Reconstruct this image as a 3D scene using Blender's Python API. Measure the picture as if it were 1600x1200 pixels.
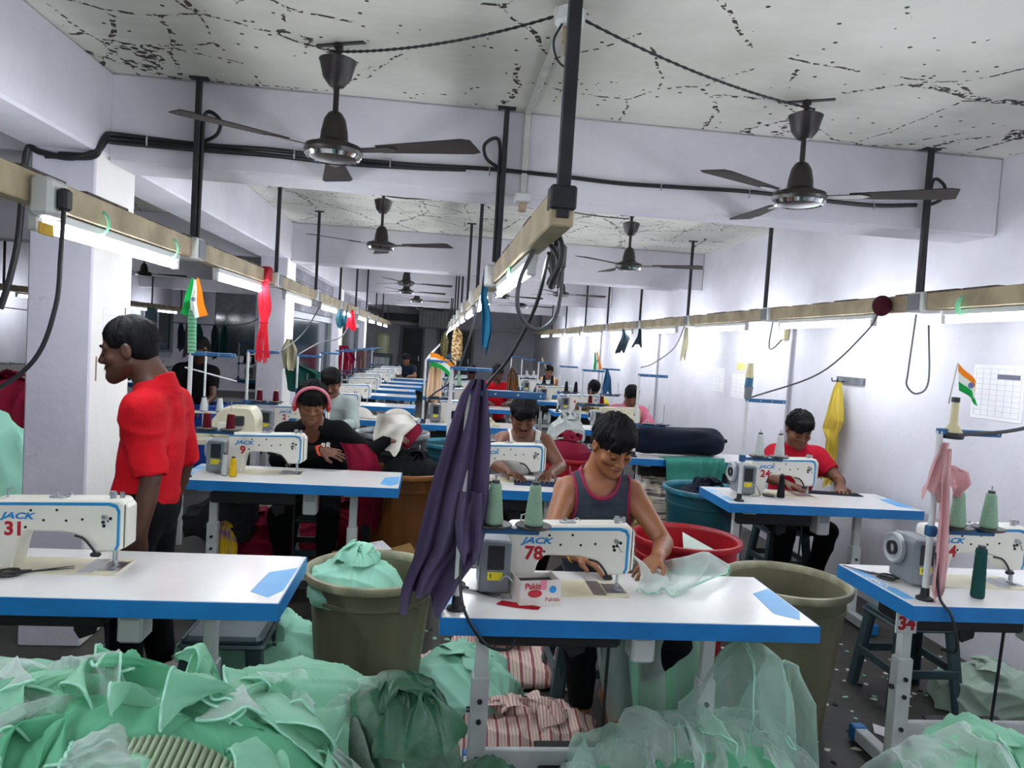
import bpy, bmesh, math, random
import numpy as np
from mathutils import Vector, Matrix, Euler
random.seed(7)
PI = math.pi
D = bpy.data
SC = bpy.context.scene
COL = SC.collection
for o in list(D.objects): D.objects.remove(o)

# ------------------------------------------------------------------ camera, world, exposure
FPX, YAW, PITCH, ROLL, EYE = 1157.7, .1054, -.0517, .0631, 1.6
_cy, _sy, _cp, _sp = math.cos(YAW), math.sin(YAW), math.cos(PITCH), math.sin(PITCH)
_f = Vector((_sy*_cp, _cy*_cp, _sp)); _r = Vector((_cy, -_sy, 0)); _u = _r.cross(_f)
_r2 = math.cos(ROLL)*_r + math.sin(ROLL)*_u; _u2 = -math.sin(ROLL)*_r + math.cos(ROLL)*_u
cam_d = D.cameras.new('camera'); cam = D.objects.new('camera', cam_d); COL.objects.link(cam)
cam_d.sensor_width = 36; cam_d.lens = FPX/1600*36; cam_d.clip_start = .05; cam_d.clip_end = 100
M = Matrix((_r2, _u2, -_f)).transposed().to_4x4(); M.translation = (0, 0, EYE)
cam.matrix_world = M
SC.camera = cam
SC.view_settings.view_transform = 'Standard'; SC.view_settings.look = 'None'
SC.view_settings.gamma = 1; SC.view_settings.exposure = 0.12
SC.view_settings.use_curve_mapping = False
w = D.worlds.new('world'); SC.world = w; w.use_nodes = True
w.node_tree.nodes['Background'].inputs[0].default_value = (.5, .55, .7, 1)
w.node_tree.nodes['Background'].inputs[1].default_value = .02
TUBE_POWER = 68.0

# ------------------------------------------------------------------ materials
def hexc(h):
    c = [int(h[i:i+2], 16)/255 for i in (0, 2, 4)]
    return tuple(((x+.055)/1.055)**2.4 if x > .04045 else x/12.92 for x in c)
MATS = {}
def mat(name, col='808080', rough=.6, metal=0., col2=None, scale=8., bump=0., bscale=None, spec=.5, emit=None, alpha=1., trans=0., stretch=None, lo=.35, hi=.65, sheen=0.):
    if name in MATS: return MATS[name]
    m = D.materials.new(name); m.use_nodes = True
    nt = m.node_tree; b = nt.nodes['Principled BSDF']; L = nt.links.new
    c = hexc(col) if isinstance(col, str) else col
    b.inputs['Base Color'].default_value = (*c, 1)
    b.inputs['Roughness'].default_value = rough; b.inputs['Metallic'].default_value = metal
    b.inputs['Specular IOR Level'].default_value = spec if rough < .7 else min(spec, .15)
    b.inputs['Alpha'].default_value = alpha
    if sheen: b.inputs['Sheen Weight'].default_value = sheen
    tc = nt.nodes.new('ShaderNodeTexCoord'); mp = nt.nodes.new('ShaderNodeMapping'); L(tc.outputs['Object'], mp.inputs[0])
    if stretch: mp.inputs['Scale'].default_value = stretch
    c2 = hexc(col2) if isinstance(col2, str) else (col2 or tuple(x*.82 for x in c))
    n = nt.nodes.new('ShaderNodeTexNoise'); n.inputs['Scale'].default_value = scale; n.inputs['Detail'].default_value = 5
    L(mp.outputs[0], n.inputs['Vector'])
    r = nt.nodes.new('ShaderNodeValToRGB'); r.color_ramp.elements[0].position = lo; r.color_ramp.elements[1].position = hi
    r.color_ramp.elements[0].color = (*c2, 1); r.color_ramp.elements[1].color = (*c, 1)
    L(n.outputs['Fac'], r.inputs[0]); L(r.outputs[0], b.inputs['Base Color'])
    if bump:
        n2 = nt.nodes.new('ShaderNodeTexNoise'); n2.inputs['Scale'].default_value = bscale or scale*4; n2.inputs['Detail'].default_value = 4
        L(mp.outputs[0], n2.inputs['Vector'])
        bp = nt.nodes.new('ShaderNodeBump'); bp.inputs['Strength'].default_value = bump; bp.inputs['Distance'].default_value = .01
        L(n2.outputs['Fac'], bp.inputs['Height']); L(bp.outputs[0], b.inputs['Normal'])
    if emit:
        b.inputs['Emission Color'].default_value = (*hexc(col), 1); b.inputs['Emission Strength'].default_value = emit
    if trans:   # thin cloth that lets light through
        out = nt.nodes['Material Output']
        tl = nt.nodes.new('ShaderNodeBsdfTranslucent'); L(r.outputs[0], tl.inputs[0])
        mx = nt.nodes.new('ShaderNodeMixShader'); mx.inputs[0].default_value = trans
        L(b.outputs[0], mx.inputs[1]); L(tl.outputs[0], mx.inputs[2]); L(mx.outputs[0], out.inputs[0])
    MATS[name] = m
    return m
def net_mat(name, col, opacity, mesh=True):
    m = D.materials.new(name); m.use_nodes = True; nt = m.node_tree; L = nt.links.new
    b = nt.nodes['Principled BSDF']; out = nt.nodes['Material Output']
    b.inputs['Base Color'].default_value = (*hexc(col), 1); b.inputs['Roughness'].default_value = .7
    tp = nt.nodes.new('ShaderNodeBsdfTransparent'); mx = nt.nodes.new('ShaderNodeMixShader')
    lw = nt.nodes.new('ShaderNodeLayerWeight'); lw.inputs[0].default_value = .35
    mr = nt.nodes.new('ShaderNodeMapRange'); mr.inputs[3].default_value = opacity; mr.inputs[4].default_value = min(1, opacity+.5)
    L(lw.outputs['Facing'], mr.inputs[0]); L(mr.outputs[0], mx.inputs[0])
    L(tp.outputs[0], mx.inputs[1]); L(b.outputs[0], mx.inputs[2]); L(mx.outputs[0], out.inputs[0])
    MATS[name] = m
    return m

# ------------------------------------------------------------------ mesh building
class MB:
    def __init__(s): s.v = []; s.f = []; s.mi = []; s.mats = []
    def m(s, mt):
        if mt not in s.mats: s.mats.append(mt)
        return s.mats.index(mt)
    def add(s, vs, fs, mt, X=None):
        o = len(s.v)
        for p in vs:
            p = Vector(p); s.v.append(tuple(X @ p) if X else tuple(p))
        k = s.m(mt)
        for f in fs: s.f.append(tuple(i+o for i in f)); s.mi.append(k)
        return s
    def prism(s, poly, z0, z1, mt, b=0., X=None):
        n = len(poly); P = [Vector((p[0], p[1])) for p in poly]
        area = sum(P[i].x*P[(i+1) % n].y-P[(i+1) % n].x*P[i].y for i in range(n))
        if area < 0: P = P[::-1]
        def inset(d):
            out = []
            for i in range(n):
                a, c, e = P[i-1], P[i], P[(i+1) % n]
                t1 = (c-a).normalized() if (c-a).length > 1e-9 else Vector((1, 0)); t2 = (e-c).normalized() if (e-c).length > 1e-9 else t1
                n1 = Vector((-t1.y, t1.x)); n2 = Vector((-t2.y, t2.x)); q = (n1+n2)
                q = q/max(.4, q.dot(q)/2) if q.length > 1e-6 else n1
                out.append(c+q*d)
            return out
        rings = [(P, z0), (P, z1)] if b <= 0 else [(inset(b), z0), (P, z0+b), (P, z1-b), (inset(b), z1)]
        vs = [(q.x, q.y, z) for R, z in rings for q in R]; fs = []
        for k in range(len(rings)-1):
            for i in range(n):
                j = (i+1) % n; fs.append((k*n+i, k*n+j, (k+1)*n+j, (k+1)*n+i))
        fs.append(tuple(range(n))[::-1]); fs.append(tuple((len(rings)-1)*n+i for i in range(n)))
        return s.add(vs, fs, mt, X)
    def box(s, x0, x1, y0, y1, z0, z1, mt, b=0., X=None):
        if b > 0:
            p = [(x0+b, y0), (x1-b, y0), (x1, y0+b), (x1, y1-b), (x1-b, y1), (x0+b, y1), (x0, y1-b), (x0, y0+b)]
        else: p = [(x0, y0), (x1, y0), (x1, y1), (x0, y1)]
        return s.prism(p, z0, z1, mt, b, X)
    def cyl(s, a, c, r, mt, n=12, r2=None, caps=True):
        return s.tube([a, c], [r, r if r2 is None else r2], mt, n, caps)
    def tube(s, pts, r, mt, n=8, caps=True):
        P = [Vector(p) for p in pts]; k = len(P); R = r if isinstance(r, (list, tuple)) else [r]*k
        T = []
        for i in range(k):
            t = P[min(i+1, k-1)]-P[max(i-1, 0)]
            T.append(t.normalized() if t.length > 1e-9 else (T[-1] if T else Vector((0, 0, 1))))
        u = T[0].orthogonal().normalized(); vs = []
        for i in range(k):
            u = (u-T[i]*u.dot(T[i])); u = u.normalized() if u.length > 1e-6 else T[i].orthogonal().normalized()
            w_ = T[i].cross(u)
            for j in range(n):
                a = 2*PI*j/n; vs.append(P[i]+(u*math.cos(a)+w_*math.sin(a))*R[i])
        fs = [(i*n+j, i*n+(j+1) % n, (i+1)*n+(j+1) % n, (i+1)*n+j) for i in range(k-1) for j in range(n)]
        if caps: fs.append(tuple(range(n))[::-1]); fs.append(tuple((k-1)*n+j for j in range(n)))
        return s.add(vs, fs, mt)
    def lathe(s, prof, mt, n=24, X=None):
        vs = [(r*math.cos(2*PI*j/n), r*math.sin(2*PI*j/n), z) for r, z in prof for j in range(n)]
        fs = [(i*n+j, i*n+(j+1) % n, (i+1)*n+(j+1) % n, (i+1)*n+j) for i in range(len(prof)-1) for j in range(n)]
        if prof[0][0] > 1e-5: fs.append(tuple(range(n))[::-1])
        if prof[-1][0] > 1e-5: fs.append(tuple((len(prof)-1)*n+j for j in range(n)))
        return s.add(vs, fs, mt, X)
    def ring(s, prof, mt, n=24, X=None):   # closed profile lathe, hollow
        k = len(prof)
        vs = [(r*math.cos(2*PI*j/n), r*math.sin(2*PI*j/n), z) for r, z in prof for j in range(n)]
        fs = [(i*n+j, i*n+(j+1) % n, ((i+1) % k)*n+(j+1) % n, ((i+1) % k)*n+j) for i in range(k) for j in range(n)]
        return s.add(vs, fs, mt, X)
    def grid(s, P, mt, flip=False):
        nu, nv = P.shape[:2]; fs = []
        for i in range(nu-1):
            for j in range(nv-1):
                q = (i*nv+j, (i+1)*nv+j, (i+1)*nv+j+1, i*nv+j+1); fs.append(q[::-1] if flip else q)
        return s.add(P.reshape(-1, 3).tolist(), fs, mt)
    def sphere(s, c, r, mt, n=12, m_=8):
        r = r if isinstance(r, (list, tuple)) else (r, r, r); vs = []; fs = []
        for i in range(m_+1):
            a = PI*i/m_
            for j in range(n):
                t = 2*PI*j/n; vs.append((c[0]+r[0]*math.sin(a)*math.cos(t), c[1]+r[1]*math.sin(a)*math.sin(t), c[2]+r[2]*math.cos(a)))
        for i in range(m_):
            for j in range(n): fs.append((i*n+j, (i+1)*n+j, (i+1)*n+(j+1) % n, i*n+(j+1) % n))
        return s.add(vs, fs, mt)
    def mesh(s, name, ang=35):
        me = D.meshes.new(name); me.from_pydata(s.v, [], s.f)
        for m_ in s.mats: me.materials.append(m_)
        me.polygons.foreach_set('material_index', s.mi)
        me.validate()
        if ang:
            me.shade_smooth(); me.set_sharp_from_angle(angle=math.radians(ang))
        me.update(); return me
def np_mesh(name, V, F, mt, smooth=True):
    me = D.meshes.new(name)
    me.vertices.add(len(V)); me.vertices.foreach_set('co', np.asarray(V, np.float32).ravel())
    F = np.asarray(F, np.int32); k = F.shape[1]
    me.loops.add(F.size); me.loops.foreach_set('vertex_index', F.ravel())
    me.polygons.add(len(F)); me.polygons.foreach_set('loop_start', np.arange(len(F), dtype=np.int32)*k)
    me.update(calc_edges=True); me.validate()
    if smooth: me.shade_smooth()
    if mt: me.materials.append(mt)
    return me
_text = {}
def text_mesh(txt, size, mt, depth=.0012, shear=0., bold=0., X=None):
    key = (txt, round(size, 4), mt.name, shear, bold, tuple(map(tuple, X)) if X else None)
    if key in _text: return _text[key]
    cu = D.curves.new('lettering', 'FONT'); cu.body = txt; cu.size = size; cu.extrude = depth/2; cu.shear = shear; cu.offset = bold
    cu.align_x = 'CENTER'; cu.align_y = 'CENTER'; cu.resolution_u = 3
    ob = D.objects.new('tmp', cu); COL.objects.link(ob)
    dg = bpy.context.evaluated_depsgraph_get(); me = D.meshes.new_from_object(ob.evaluated_get(dg))
    D.objects.remove(ob); D.curves.remove(cu)
    me.name = 'lettering'; me.materials.clear(); me.materials.append(mt)
    if X: me.transform(X)
    _text[key] = me
    return me

# ------------------------------------------------------------------ objects
def obj(name, me, parent=None, loc=None):
    o = D.objects.new(name, me); COL.objects.link(o)
    if parent: o.parent = parent
    if loc is not None: o.location = loc
    return o
def tag(o, label=None, cat=None, group=None, kind=None):
    if label: o['label'] = label
    if cat: o['category'] = cat
    if group: o['group'] = group
    if kind: o['kind'] = kind
    return o
def thing(name, label, cat, loc=(0, 0, 0), rz=0, group=None):
    o = D.objects.new(name, None); COL.objects.link(o); o.empty_display_size = .1
    o.location = loc; o.rotation_euler = (0, 0, rz)
    return tag(o, label, cat, group)
def single(name, me, label, cat, group=None, loc=None):
    return tag(obj(name, me, None, loc), label, cat, group)
def struct(name, me, parent=None):
    o = obj(name, me, parent)
    if parent is None: o['kind'] = 'structure'
    return o
def spawn(kit, name, label, cat, loc, rz=0, group=None, swap=None, skip=()):
    """a thing with its parts and sub-parts; meshes are shared between the copies"""
    r = thing(name, label, cat, loc, rz, group or GROUPS.get(name))
    for pn, me, subs in kit:
        if pn in skip: continue
        if swap and pn in swap: me = swap[pn]
        p = obj(pn, me, r)
        if pn in TINY: p['kind'] = 'stuff'
        for q in subs:
            if q[0] in skip: continue
            x = obj(q[0], (swap or {}).get(q[0], q[1]), p)
            if q[0] in TINY: x['kind'] = 'stuff'
    return r
GROUPS = dict(sewing_table='sewing tables in rows', sewing_machine='sewing machines in rows', thread_stand='thread stands on the tables', thread_cone='thread cones', ceiling_fan='ceiling fans',
              hanger_rod='black hanger rods', tube_lamp='tube lamps under the trunkings', socket_box='socket boxes on the trunkings', stool='plastic stools', barrel='barrels of cloth', scissors='scissors on the tables')
TINY = ('screw_heads', 'leg_bolts', 'guide_eyelets')
ORD = ['first', 'second', 'third', 'fourth', 'fifth', 'sixth', 'seventh', 'eighth', 'ninth', 'tenth', 'eleventh', 'twelfth']
def RX(a): return Matrix.Rotation(a, 4, 'X')
def RY(a): return Matrix.Rotation(a, 4, 'Y')
def RZ(a): return Matrix.Rotation(a, 4, 'Z')
def TR(x, y, z): return Matrix.Translation((x, y, z))
def curve_pts(pts, n=8):
    """smooth line through points (Catmull-Rom)"""
    P = [Vector(p) for p in pts]; P = [P[0]*2-P[1]]+P+[P[-1]*2-P[-2]]; out = []
    for i in range(1, len(P)-2):
        a, b, c, d = P[i-1:i+3]
        for k in range(n):
            t = k/n; out.append(.5*((2*b)+(c-a)*t+(2*a-5*b+4*c-d)*t*t+(3*b-a-3*c+d)*t**3))
    out.append(P[-2]); return out
# ------------------------------------------------------------------ room shell
XR, XC, XL, YB, YF, ZC, ZB = 3.05, -1.64, -6.65, 23., -3.2, 2.8, 2.39
def wall_mat(name, c1, c2, cstain, bump=.25, stain_lo=.62):
    m = D.materials.new(name); m.use_nodes = True; nt = m.node_tree; L = nt.links.new; b = nt.nodes['Principled BSDF']
    tc = nt.nodes.new('ShaderNodeTexCoord')
    def noise(sc, det, rough=.55, st=None):
        n = nt.nodes.new('ShaderNodeTexNoise'); n.inputs['Scale'].default_value = sc; n.inputs['Detail'].default_value = det; n.inputs['Roughness'].default_value = rough
        if st:
            mp = nt.nodes.new('ShaderNodeMapping'); mp.inputs['Scale'].default_value = st; L(tc.outputs['Object'], mp.inputs[0]); L(mp.outputs[0], n.inputs['Vector'])
        else: L(tc.outputs['Object'], n.inputs['Vector'])
        return n
    def ramp(src, p0, p1, a, c):
        r = nt.nodes.new('ShaderNodeValToRGB'); r.color_ramp.elements[0].position = p0; r.color_ramp.elements[1].position = p1
        r.color_ramp.elements[0].color = (*a, 1); r.color_ramp.elements[1].color = (*c, 1); L(src, r.inputs[0]); return r
    base = ramp(noise(1.3, 6).outputs['Fac'], .35, .65, hexc(c1), hexc(c2))
    st = ramp(noise(4.5, 9, .72).outputs['Fac'], stain_lo, stain_lo+.14, (0, 0, 0), (1, 1, 1))
    mx = nt.nodes.new('ShaderNodeMix'); mx.data_type = 'RGBA'; L(st.outputs[0], mx.inputs[0]); L(base.outputs[0], mx.inputs[6]); mx.inputs[7].default_value = (*hexc(cstain), 1)
    # thin drips and scuffs
    dr = ramp(noise(7, 8, .7, (1, 1, .12)).outputs['Fac'], .66, .72, (0, 0, 0), (.35, .35, .35))
    m2 = nt.nodes.new('ShaderNodeMix'); m2.data_type = 'RGBA'; L(dr.outputs[0], m2.inputs[0]); L(mx.outputs[2], m2.inputs[6]); m2.inputs[7].default_value = (*hexc('8d8793'), 1)
    L(m2.outputs[2], b.inputs['Base Color']); b.inputs['Roughness'].default_value = .75; b.inputs['Specular IOR Level'].default_value = .25
    n3 = noise(9, 8, .6); bp = nt.nodes.new('ShaderNodeBump'); bp.inputs['Strength'].default_value = bump; bp.inputs['Distance'].default_value = .02
    L(n3.outputs['Fac'], bp.inputs['Height']); L(bp.outputs[0], b.inputs['Normal'])
    MATS[name] = m; return m
def ceil_mat():
    m = D.materials.new('ceiling_paint'); m.use_nodes = True; nt = m.node_tree; L = nt.links.new; b = nt.nodes['Principled BSDF']
    tc = nt.nodes.new('ShaderNodeTexCoord')
    def nd(t, **k):
        n = nt.nodes.new(t)
        for a, v in k.items(): n.inputs[a.replace('_', ' ')].default_value = v
        return n
    def math_(op, a, v=None, c=None):
        n = nt.nodes.new('ShaderNodeMath'); n.operation = op; n.use_clamp = True; L(a, n.inputs[0])
        if c is not None: L(c, n.inputs[1])
        elif v is not None: n.inputs[1].default_value = v
        return n.outputs[0]
    wn = nd('ShaderNodeTexNoise', Scale=1.6, Detail=4.); L(tc.outputs['Object'], wn.inputs['Vector'])
    va = nt.nodes.new('ShaderNodeMix'); va.data_type = 'VECTOR'; va.inputs[0].default_value = .22; L(tc.outputs['Object'], va.inputs[4]); L(wn.outputs['Color'], va.inputs[5])
    res = None
    for sc, wd, st, thr in ((1.0, .009, (1, .5, 1), .42), (1.9, .010, (.6, 1, 1), .47), (2.8, .012, (1, .7, 1), .52)):
        mp = nt.nodes.new('ShaderNodeMapping'); mp.inputs['Scale'].default_value = st; L(va.outputs[1], mp.inputs[0])
        vo = nd('ShaderNodeTexVoronoi', Scale=sc); vo.feature = 'DISTANCE_TO_EDGE'; L(mp.outputs[0], vo.inputs['Vector'])
        line = math_('LESS_THAN', vo.outputs['Distance'], wd)
        n1 = nd('ShaderNodeTexNoise', Scale=38., Detail=3.); L(tc.outputs['Object'], n1.inputs['Vector'])
        dots = math_('GREATER_THAN', n1.outputs['Fac'], .5)
        n2 = nd('ShaderNodeTexNoise', Scale=1.1, Detail=2.); L(mp.outputs[0], n2.inputs['Vector'])
        zone = math_('GREATER_THAN', n2.outputs['Fac'], thr)
        x = math_('MULTIPLY', line, c=dots); x = math_('MULTIPLY', x, c=zone)
        res = x if res is None else math_('MAXIMUM', res, c=x)
    vs = nd('ShaderNodeTexVoronoi', Scale=15.); L(tc.outputs['Object'], vs.inputs['Vector'])
    sp = math_('LESS_THAN', vs.outputs['Distance'], .13)
    n4 = nd('ShaderNodeTexNoise', Scale=2.2, Detail=3.); L(tc.outputs['Object'], n4.inputs['Vector'])
    sp = math_('MULTIPLY', sp, c=math_('GREATER_THAN', n4.outputs['Fac'], .50)); res = math_('MAXIMUM', res, c=sp)
    nb = nd('ShaderNodeTexNoise', Scale=1.2, Detail=6.); L(tc.outputs['Object'], nb.inputs['Vector'])
    r = nt.nodes.new('ShaderNodeValToRGB'); r.color_ramp.elements[0].position = .33; r.color_ramp.elements[1].position = .62
    r.color_ramp.elements[0].color = (*hexc('c6c5bb'), 1); r.color_ramp.elements[1].color = (*hexc('e4e3da'), 1); L(nb.outputs['Fac'], r.inputs[0])
    mx = nt.nodes.new('ShaderNodeMix'); mx.data_type = 'RGBA'; L(res, mx.inputs[0]); L(r.outputs[0], mx.inputs[6]); mx.inputs[7].default_value = (*hexc('3a332e'), 1)
    L(mx.outputs[2], b.inputs['Base Color']); b.inputs['Roughness'].default_value = .85
    n5 = nd('ShaderNodeTexNoise', Scale=5., Detail=8.); mp5 = nt.nodes.new('ShaderNodeMapping'); mp5.inputs['Scale'].default_value = (.5, 3, 1); L(tc.outputs['Object'], mp5.inputs[0]); L(mp5.outputs[0], n5.inputs['Vector'])
    bp = nt.nodes.new('ShaderNodeBump'); bp.inputs['Strength'].default_value = .35; bp.inputs['Distance'].default_value = .02; L(n5.outputs['Fac'], bp.inputs['Height']); L(bp.outputs[0], b.inputs['Normal'])
    return m
M_WALL = wall_mat('lavender_plaster', 'bdbbc6', 'd0ced6', '9c98a4')
M_WALLR = wall_mat('white_plaster', 'c4c3cb', 'd4d3da', 'b3b0b8', stain_lo=.66)
M_BEAM = wall_mat('beam_plaster', 'c0bdc6', 'd2d0d6', 'a29ca6', stain_lo=.68)
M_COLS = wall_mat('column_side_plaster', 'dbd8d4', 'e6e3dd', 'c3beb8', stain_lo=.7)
M_CEIL = ceil_mat()
M_FLOOR = mat('concrete_floor', '46433f', .6, col2='292723', scale=2.2, bump=.3, bscale=14)
M_BLOCK = mat('grey_block', '83828a', .8, col2='6b6a72', scale=6, bump=.3)
M_DARK = mat('dark_door_paint', '1d2b31', .5, col2='15191d', scale=4)
M_GLASSN = mat('night_glass', '0f1c22', .12, col2='1b2c33', scale=2)
M_FRAME = mat('window_frame_grey', '767b80', .5)

struct('floor', MB().box(XL-.2, XR+.2, YF-.2, YB+.2, -.2, 0, M_FLOOR).mesh('floor', 0))
struct('ceiling', MB().box(XL-.2, XR+.2, YF-.2, YB+.2, ZC, ZC+.2, M_CEIL).mesh('ceiling', 0))
struct('wall_right', MB().box(XR, XR+.2, YF-.2, YB+.2, 0, ZC, M_WALLR).mesh('wall_right', 0))
struct('wall_left', MB().box(XL-.2, XL, YF-.2, YB+.2, 0, ZC, M_WALLR).mesh('wall_left', 0))
struct('wall_back', MB().box(XL, XR, YB, YB+.2, 0, ZC, M_WALL).mesh('wall_back', 0))
struct('wall_front', MB().box(XL, XR, YF-.2, YF, 0, ZC, M_WALL).mesh('wall_front', 0))
# columns and the beams they carry
CY = [3.73, 8.3, 12.8, 17.25]
for i, y in enumerate([-.75]+CY):
    mb = MB().box(-1.93, XC, y, y+.46, 0, ZC, M_WALL, .008)
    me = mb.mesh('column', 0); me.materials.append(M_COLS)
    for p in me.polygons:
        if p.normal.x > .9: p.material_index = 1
    o = struct('trim_column_%d' % (i+1), me)
for i, y in enumerate([-.6]+[a+.12 for a in CY]):
    struct('trim_cross_beam_%d' % (i+1), MB().box(XC, XR, y, y+.3, ZB-.02, ZC, M_BEAM, .012).mesh('cross_beam', 0))
    struct('trim_left_cross_beam_%d' % (i+1), MB().box(XL, -1.93, y, y+.3, ZB, ZC, M_BEAM, .012).mesh('cross_beam', 0))
struct('trim_long_beam', MB().box(-1.95, XC+.01, YF, YB, ZB+.0, ZC, M_BEAM, .012).mesh('long_beam', 0))
# pipes and pilaster lines on the right wall
for n_, yy in ((1, 6.08), (2, 9.9), (3, 13.5)):
    struct('trim_wall_pipe_%d' % n_, MB().tube([(XR-.02, yy, .3), (XR-.02, yy, 2.0)], .014, mat('grey_pipe', 'a9a7ae', .5), 8).mesh('pipe'))
# back wall: grey bands, ledge, doors
struct('trim_back_ledge', MB().box(XC, XR, YB-.35, YB, 2.02, 2.10, M_BEAM, .01).mesh('ledge', 0))
struct('trim_back_dark_band', MB().box(XC, .1, YB-.5, YB-.36, 2.14, 2.34, M_DARK, .01).mesh('band', 0))
def door(name, x0, x1, y, z1):
    d = struct(name, MB().box(x0, x1, y-.06, y, 0, z1, M_DARK, .005).mesh('door', 0))
    for k in range(2):
        obj('door_panel', MB().box(x0+.12, x1-.12, y-.075, y-.06, .15+k*z1*.48, .08+(k+1)*z1*.46, M_DARK, .006).mesh('door_panel', 0), d)
    obj('door_frame', MB().box(x0-.07, x0, y-.09, y, 0, z1+.06, M_FRAME).box(x1, x1+.07, y-.09, y, 0, z1+.06, M_FRAME).box(x0, x1, y-.09, y, z1, z1+.06, M_FRAME).mesh('door_frame', 0), d)
    obj('door_handle', MB().box(x1-.1, x1-.07, y-.13, y-.06, .95, 1.1, mat('steel', 'b8bcc0', .3, .9)).mesh('door_handle', 0), d)
door('door_1', -1.02, -.42, YB, 1.93)
door('door_2', .1, 1.1, YB, 1.93)
# dark windows in the left bay
def window(name, x, y0, y1, z0, z1, nx=2):
    wdw = struct(name, MB().box(x, x+.02, y0, y1, z0, z1, M_GLASSN).mesh('window', 0))
    f = MB()
    for a in (y0-.05, y1): f.box(x, x+.07, a, a+.05, z0-.05, z1+.05, M_FRAME)
    for a in (z0-.05, z1): f.box(x, x+.07, y0, y1, a, a+.05, M_FRAME)
    obj('window_frame', f.mesh('window_frame', 0), wdw)
    for k in range(1, nx):
        yy = y0+(y1-y0)*k/nx; obj('window_bar', MB().box(x, x+.05, yy-.02, yy+.02, z0, z1, M_FRAME).mesh('bar', 0), wdw)
window('window_1', XL, 13.6, 15.4, .95, 1.95)
window('window_2', XL, 17.6, 19.4, .95, 1.95)
# partition across the left bay that the aisle looks at, with a dark opening
def bay_wall():
    y = 19.5
    m = MB()
    m.box(XL, -5.6, y, y+.15, 0, ZC, M_WALL).box(-4.6, -1.93, y, y+.15, 0, ZC, M_WALL).box(-5.6, -4.6, y, y+.15, 2.0, ZC, M_BLOCK).box(-5.6, -4.6, y, y+.15, 0, .9, M_WALL)
    struct('wall_left_bay_end', m.mesh('bay_end', 0))
    struct('window_3', MB().box(-5.6, -4.6, y+.05, y+.08, .9, 2.0, M_GLASSN).mesh('win', 0))
bay_wall()
# grey block panel and dark window seen between columns two and four
def infill(nm, y0, y1, glass=None):
    # a low blockwork wall of separate courses between two columns, x -1.9..-1.75
    x0, x1 = -1.88, -1.76
    wl = struct(nm, MB().box(x0+.01, x1-.01, y0, y1, 1.86, ZB, mat('mortar', '5f5e66', .9)).mesh('mortar', 0))
    bm_ = MB().box(0, (y1-y0)/4-.02, 0, x1-x0, 0, .125, M_BLOCK, .006).mesh('block', 0)
    for r in range(4):
        for c in range(4):
            o = obj('block', bm_, wl); o.location = (x1, y0+c*(y1-y0)/4+.01, 1.87+r*.13); o.rotation_euler = (0, 0, PI/2)
    obj('window_pane', MB().box(x0+.04, x1-.05, y0+.1, y1-.1, .98, 1.78, M_GLASSN).mesh('pane', 0), wl)
    obj('window_frame', MB().box(x0, x1, y0, y0+.1, .9, 1.86, M_FRAME).box(x0, x1, y1-.1, y1, .9, 1.86, M_FRAME).box(x0, x1, y0+.1, y1-.1, 1.78, 1.86, M_FRAME).box(x0, x1, y0+.1, y1-.1, .9, .98, M_FRAME).mesh('frame', 0), wl)
    obj('wall_base', MB().box(x0, x1, y0, y1, 0, .9, M_WALL).mesh('base', 0), wl)
infill('wall_infill_1', 8.76, 12.8)
infill('wall_infill_2', 13.26, 17.25)

# ------------------------------------------------------------------ ceiling fans
M_FAN = mat('fan_brown', '2b2523', .35, .1, col2='1e1a19', scale=5)
M_BLADE = mat('fan_blade', '332d2b', .75, 0, col2='292422', scale=5)
M_CHROME = mat('chrome', 'd0d3d6', .12, 1.)
def fan_kit():
    can = MB().lathe([(.012, .0), (.045, -.005), (.078, -.02), (.072, -.035), (.058, -.09), (.03, -.125), (.012, -.13)], M_FAN, 20).mesh('canopy')
    rod = MB().cyl((0, 0, .05), (0, 0, -.28), .012, M_FAN, 10).mesh('rod')
    hook = MB().tube([(0, 0, .03), (.0, 0, .06)], .02, M_FAN).box(-.1, .12, -.012, .012, .045, .056, M_FAN).mesh('hook')
    bell = MB().lathe([(.014, -.225), (.03, -.235), (.045, -.26), (.055, -.31), (.058, -.345), (.085, -.36), (.115, -.37), (.122, -.39), (.118, -.40)], M_FAN, 24).mesh('bell')
    low = MB().lathe([(.118, -.40), (.115, -.41), (.095, -.42), (.06, -.428), (.0001, -.43)], M_FAN, 24).mesh('lower_cover')
    rng = MB().ring([(.108, -.400), (.118, -.408), (.106, -.423), (.098, -.418)], M_CHROME, 24).mesh('chrome_ring')
    kit = [('canopy', can, []), ('down_rod', rod, []), ('ceiling_hook', hook, []), ('motor_housing', bell, [('trim_ring', rng)]), ('lower_cover', low, [])]
    for k in range(3):
        a = k*2*PI/3
        X = RZ(a) @ TR(0, 0, -.385) @ RX(-.12)
        b = MB().prism([(.21, -.035), (.60, -.075), (.635, -.06), (.635, .06), (.60, .072), (.21, .04)], -.002, .002, M_BLADE, .0008, X)
        ir = MB().prism([(.10, -.02), (.26, -.028), (.30, 0), (.26, .028), (.10, .02)], -.006, -.002, M_FAN, .001, X)
        kit.append(('blade', b.mesh('blade', 30), [('blade_iron', ir.mesh('blade_iron', 30))]))
    return kit
FAN = fan_kit()
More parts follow.
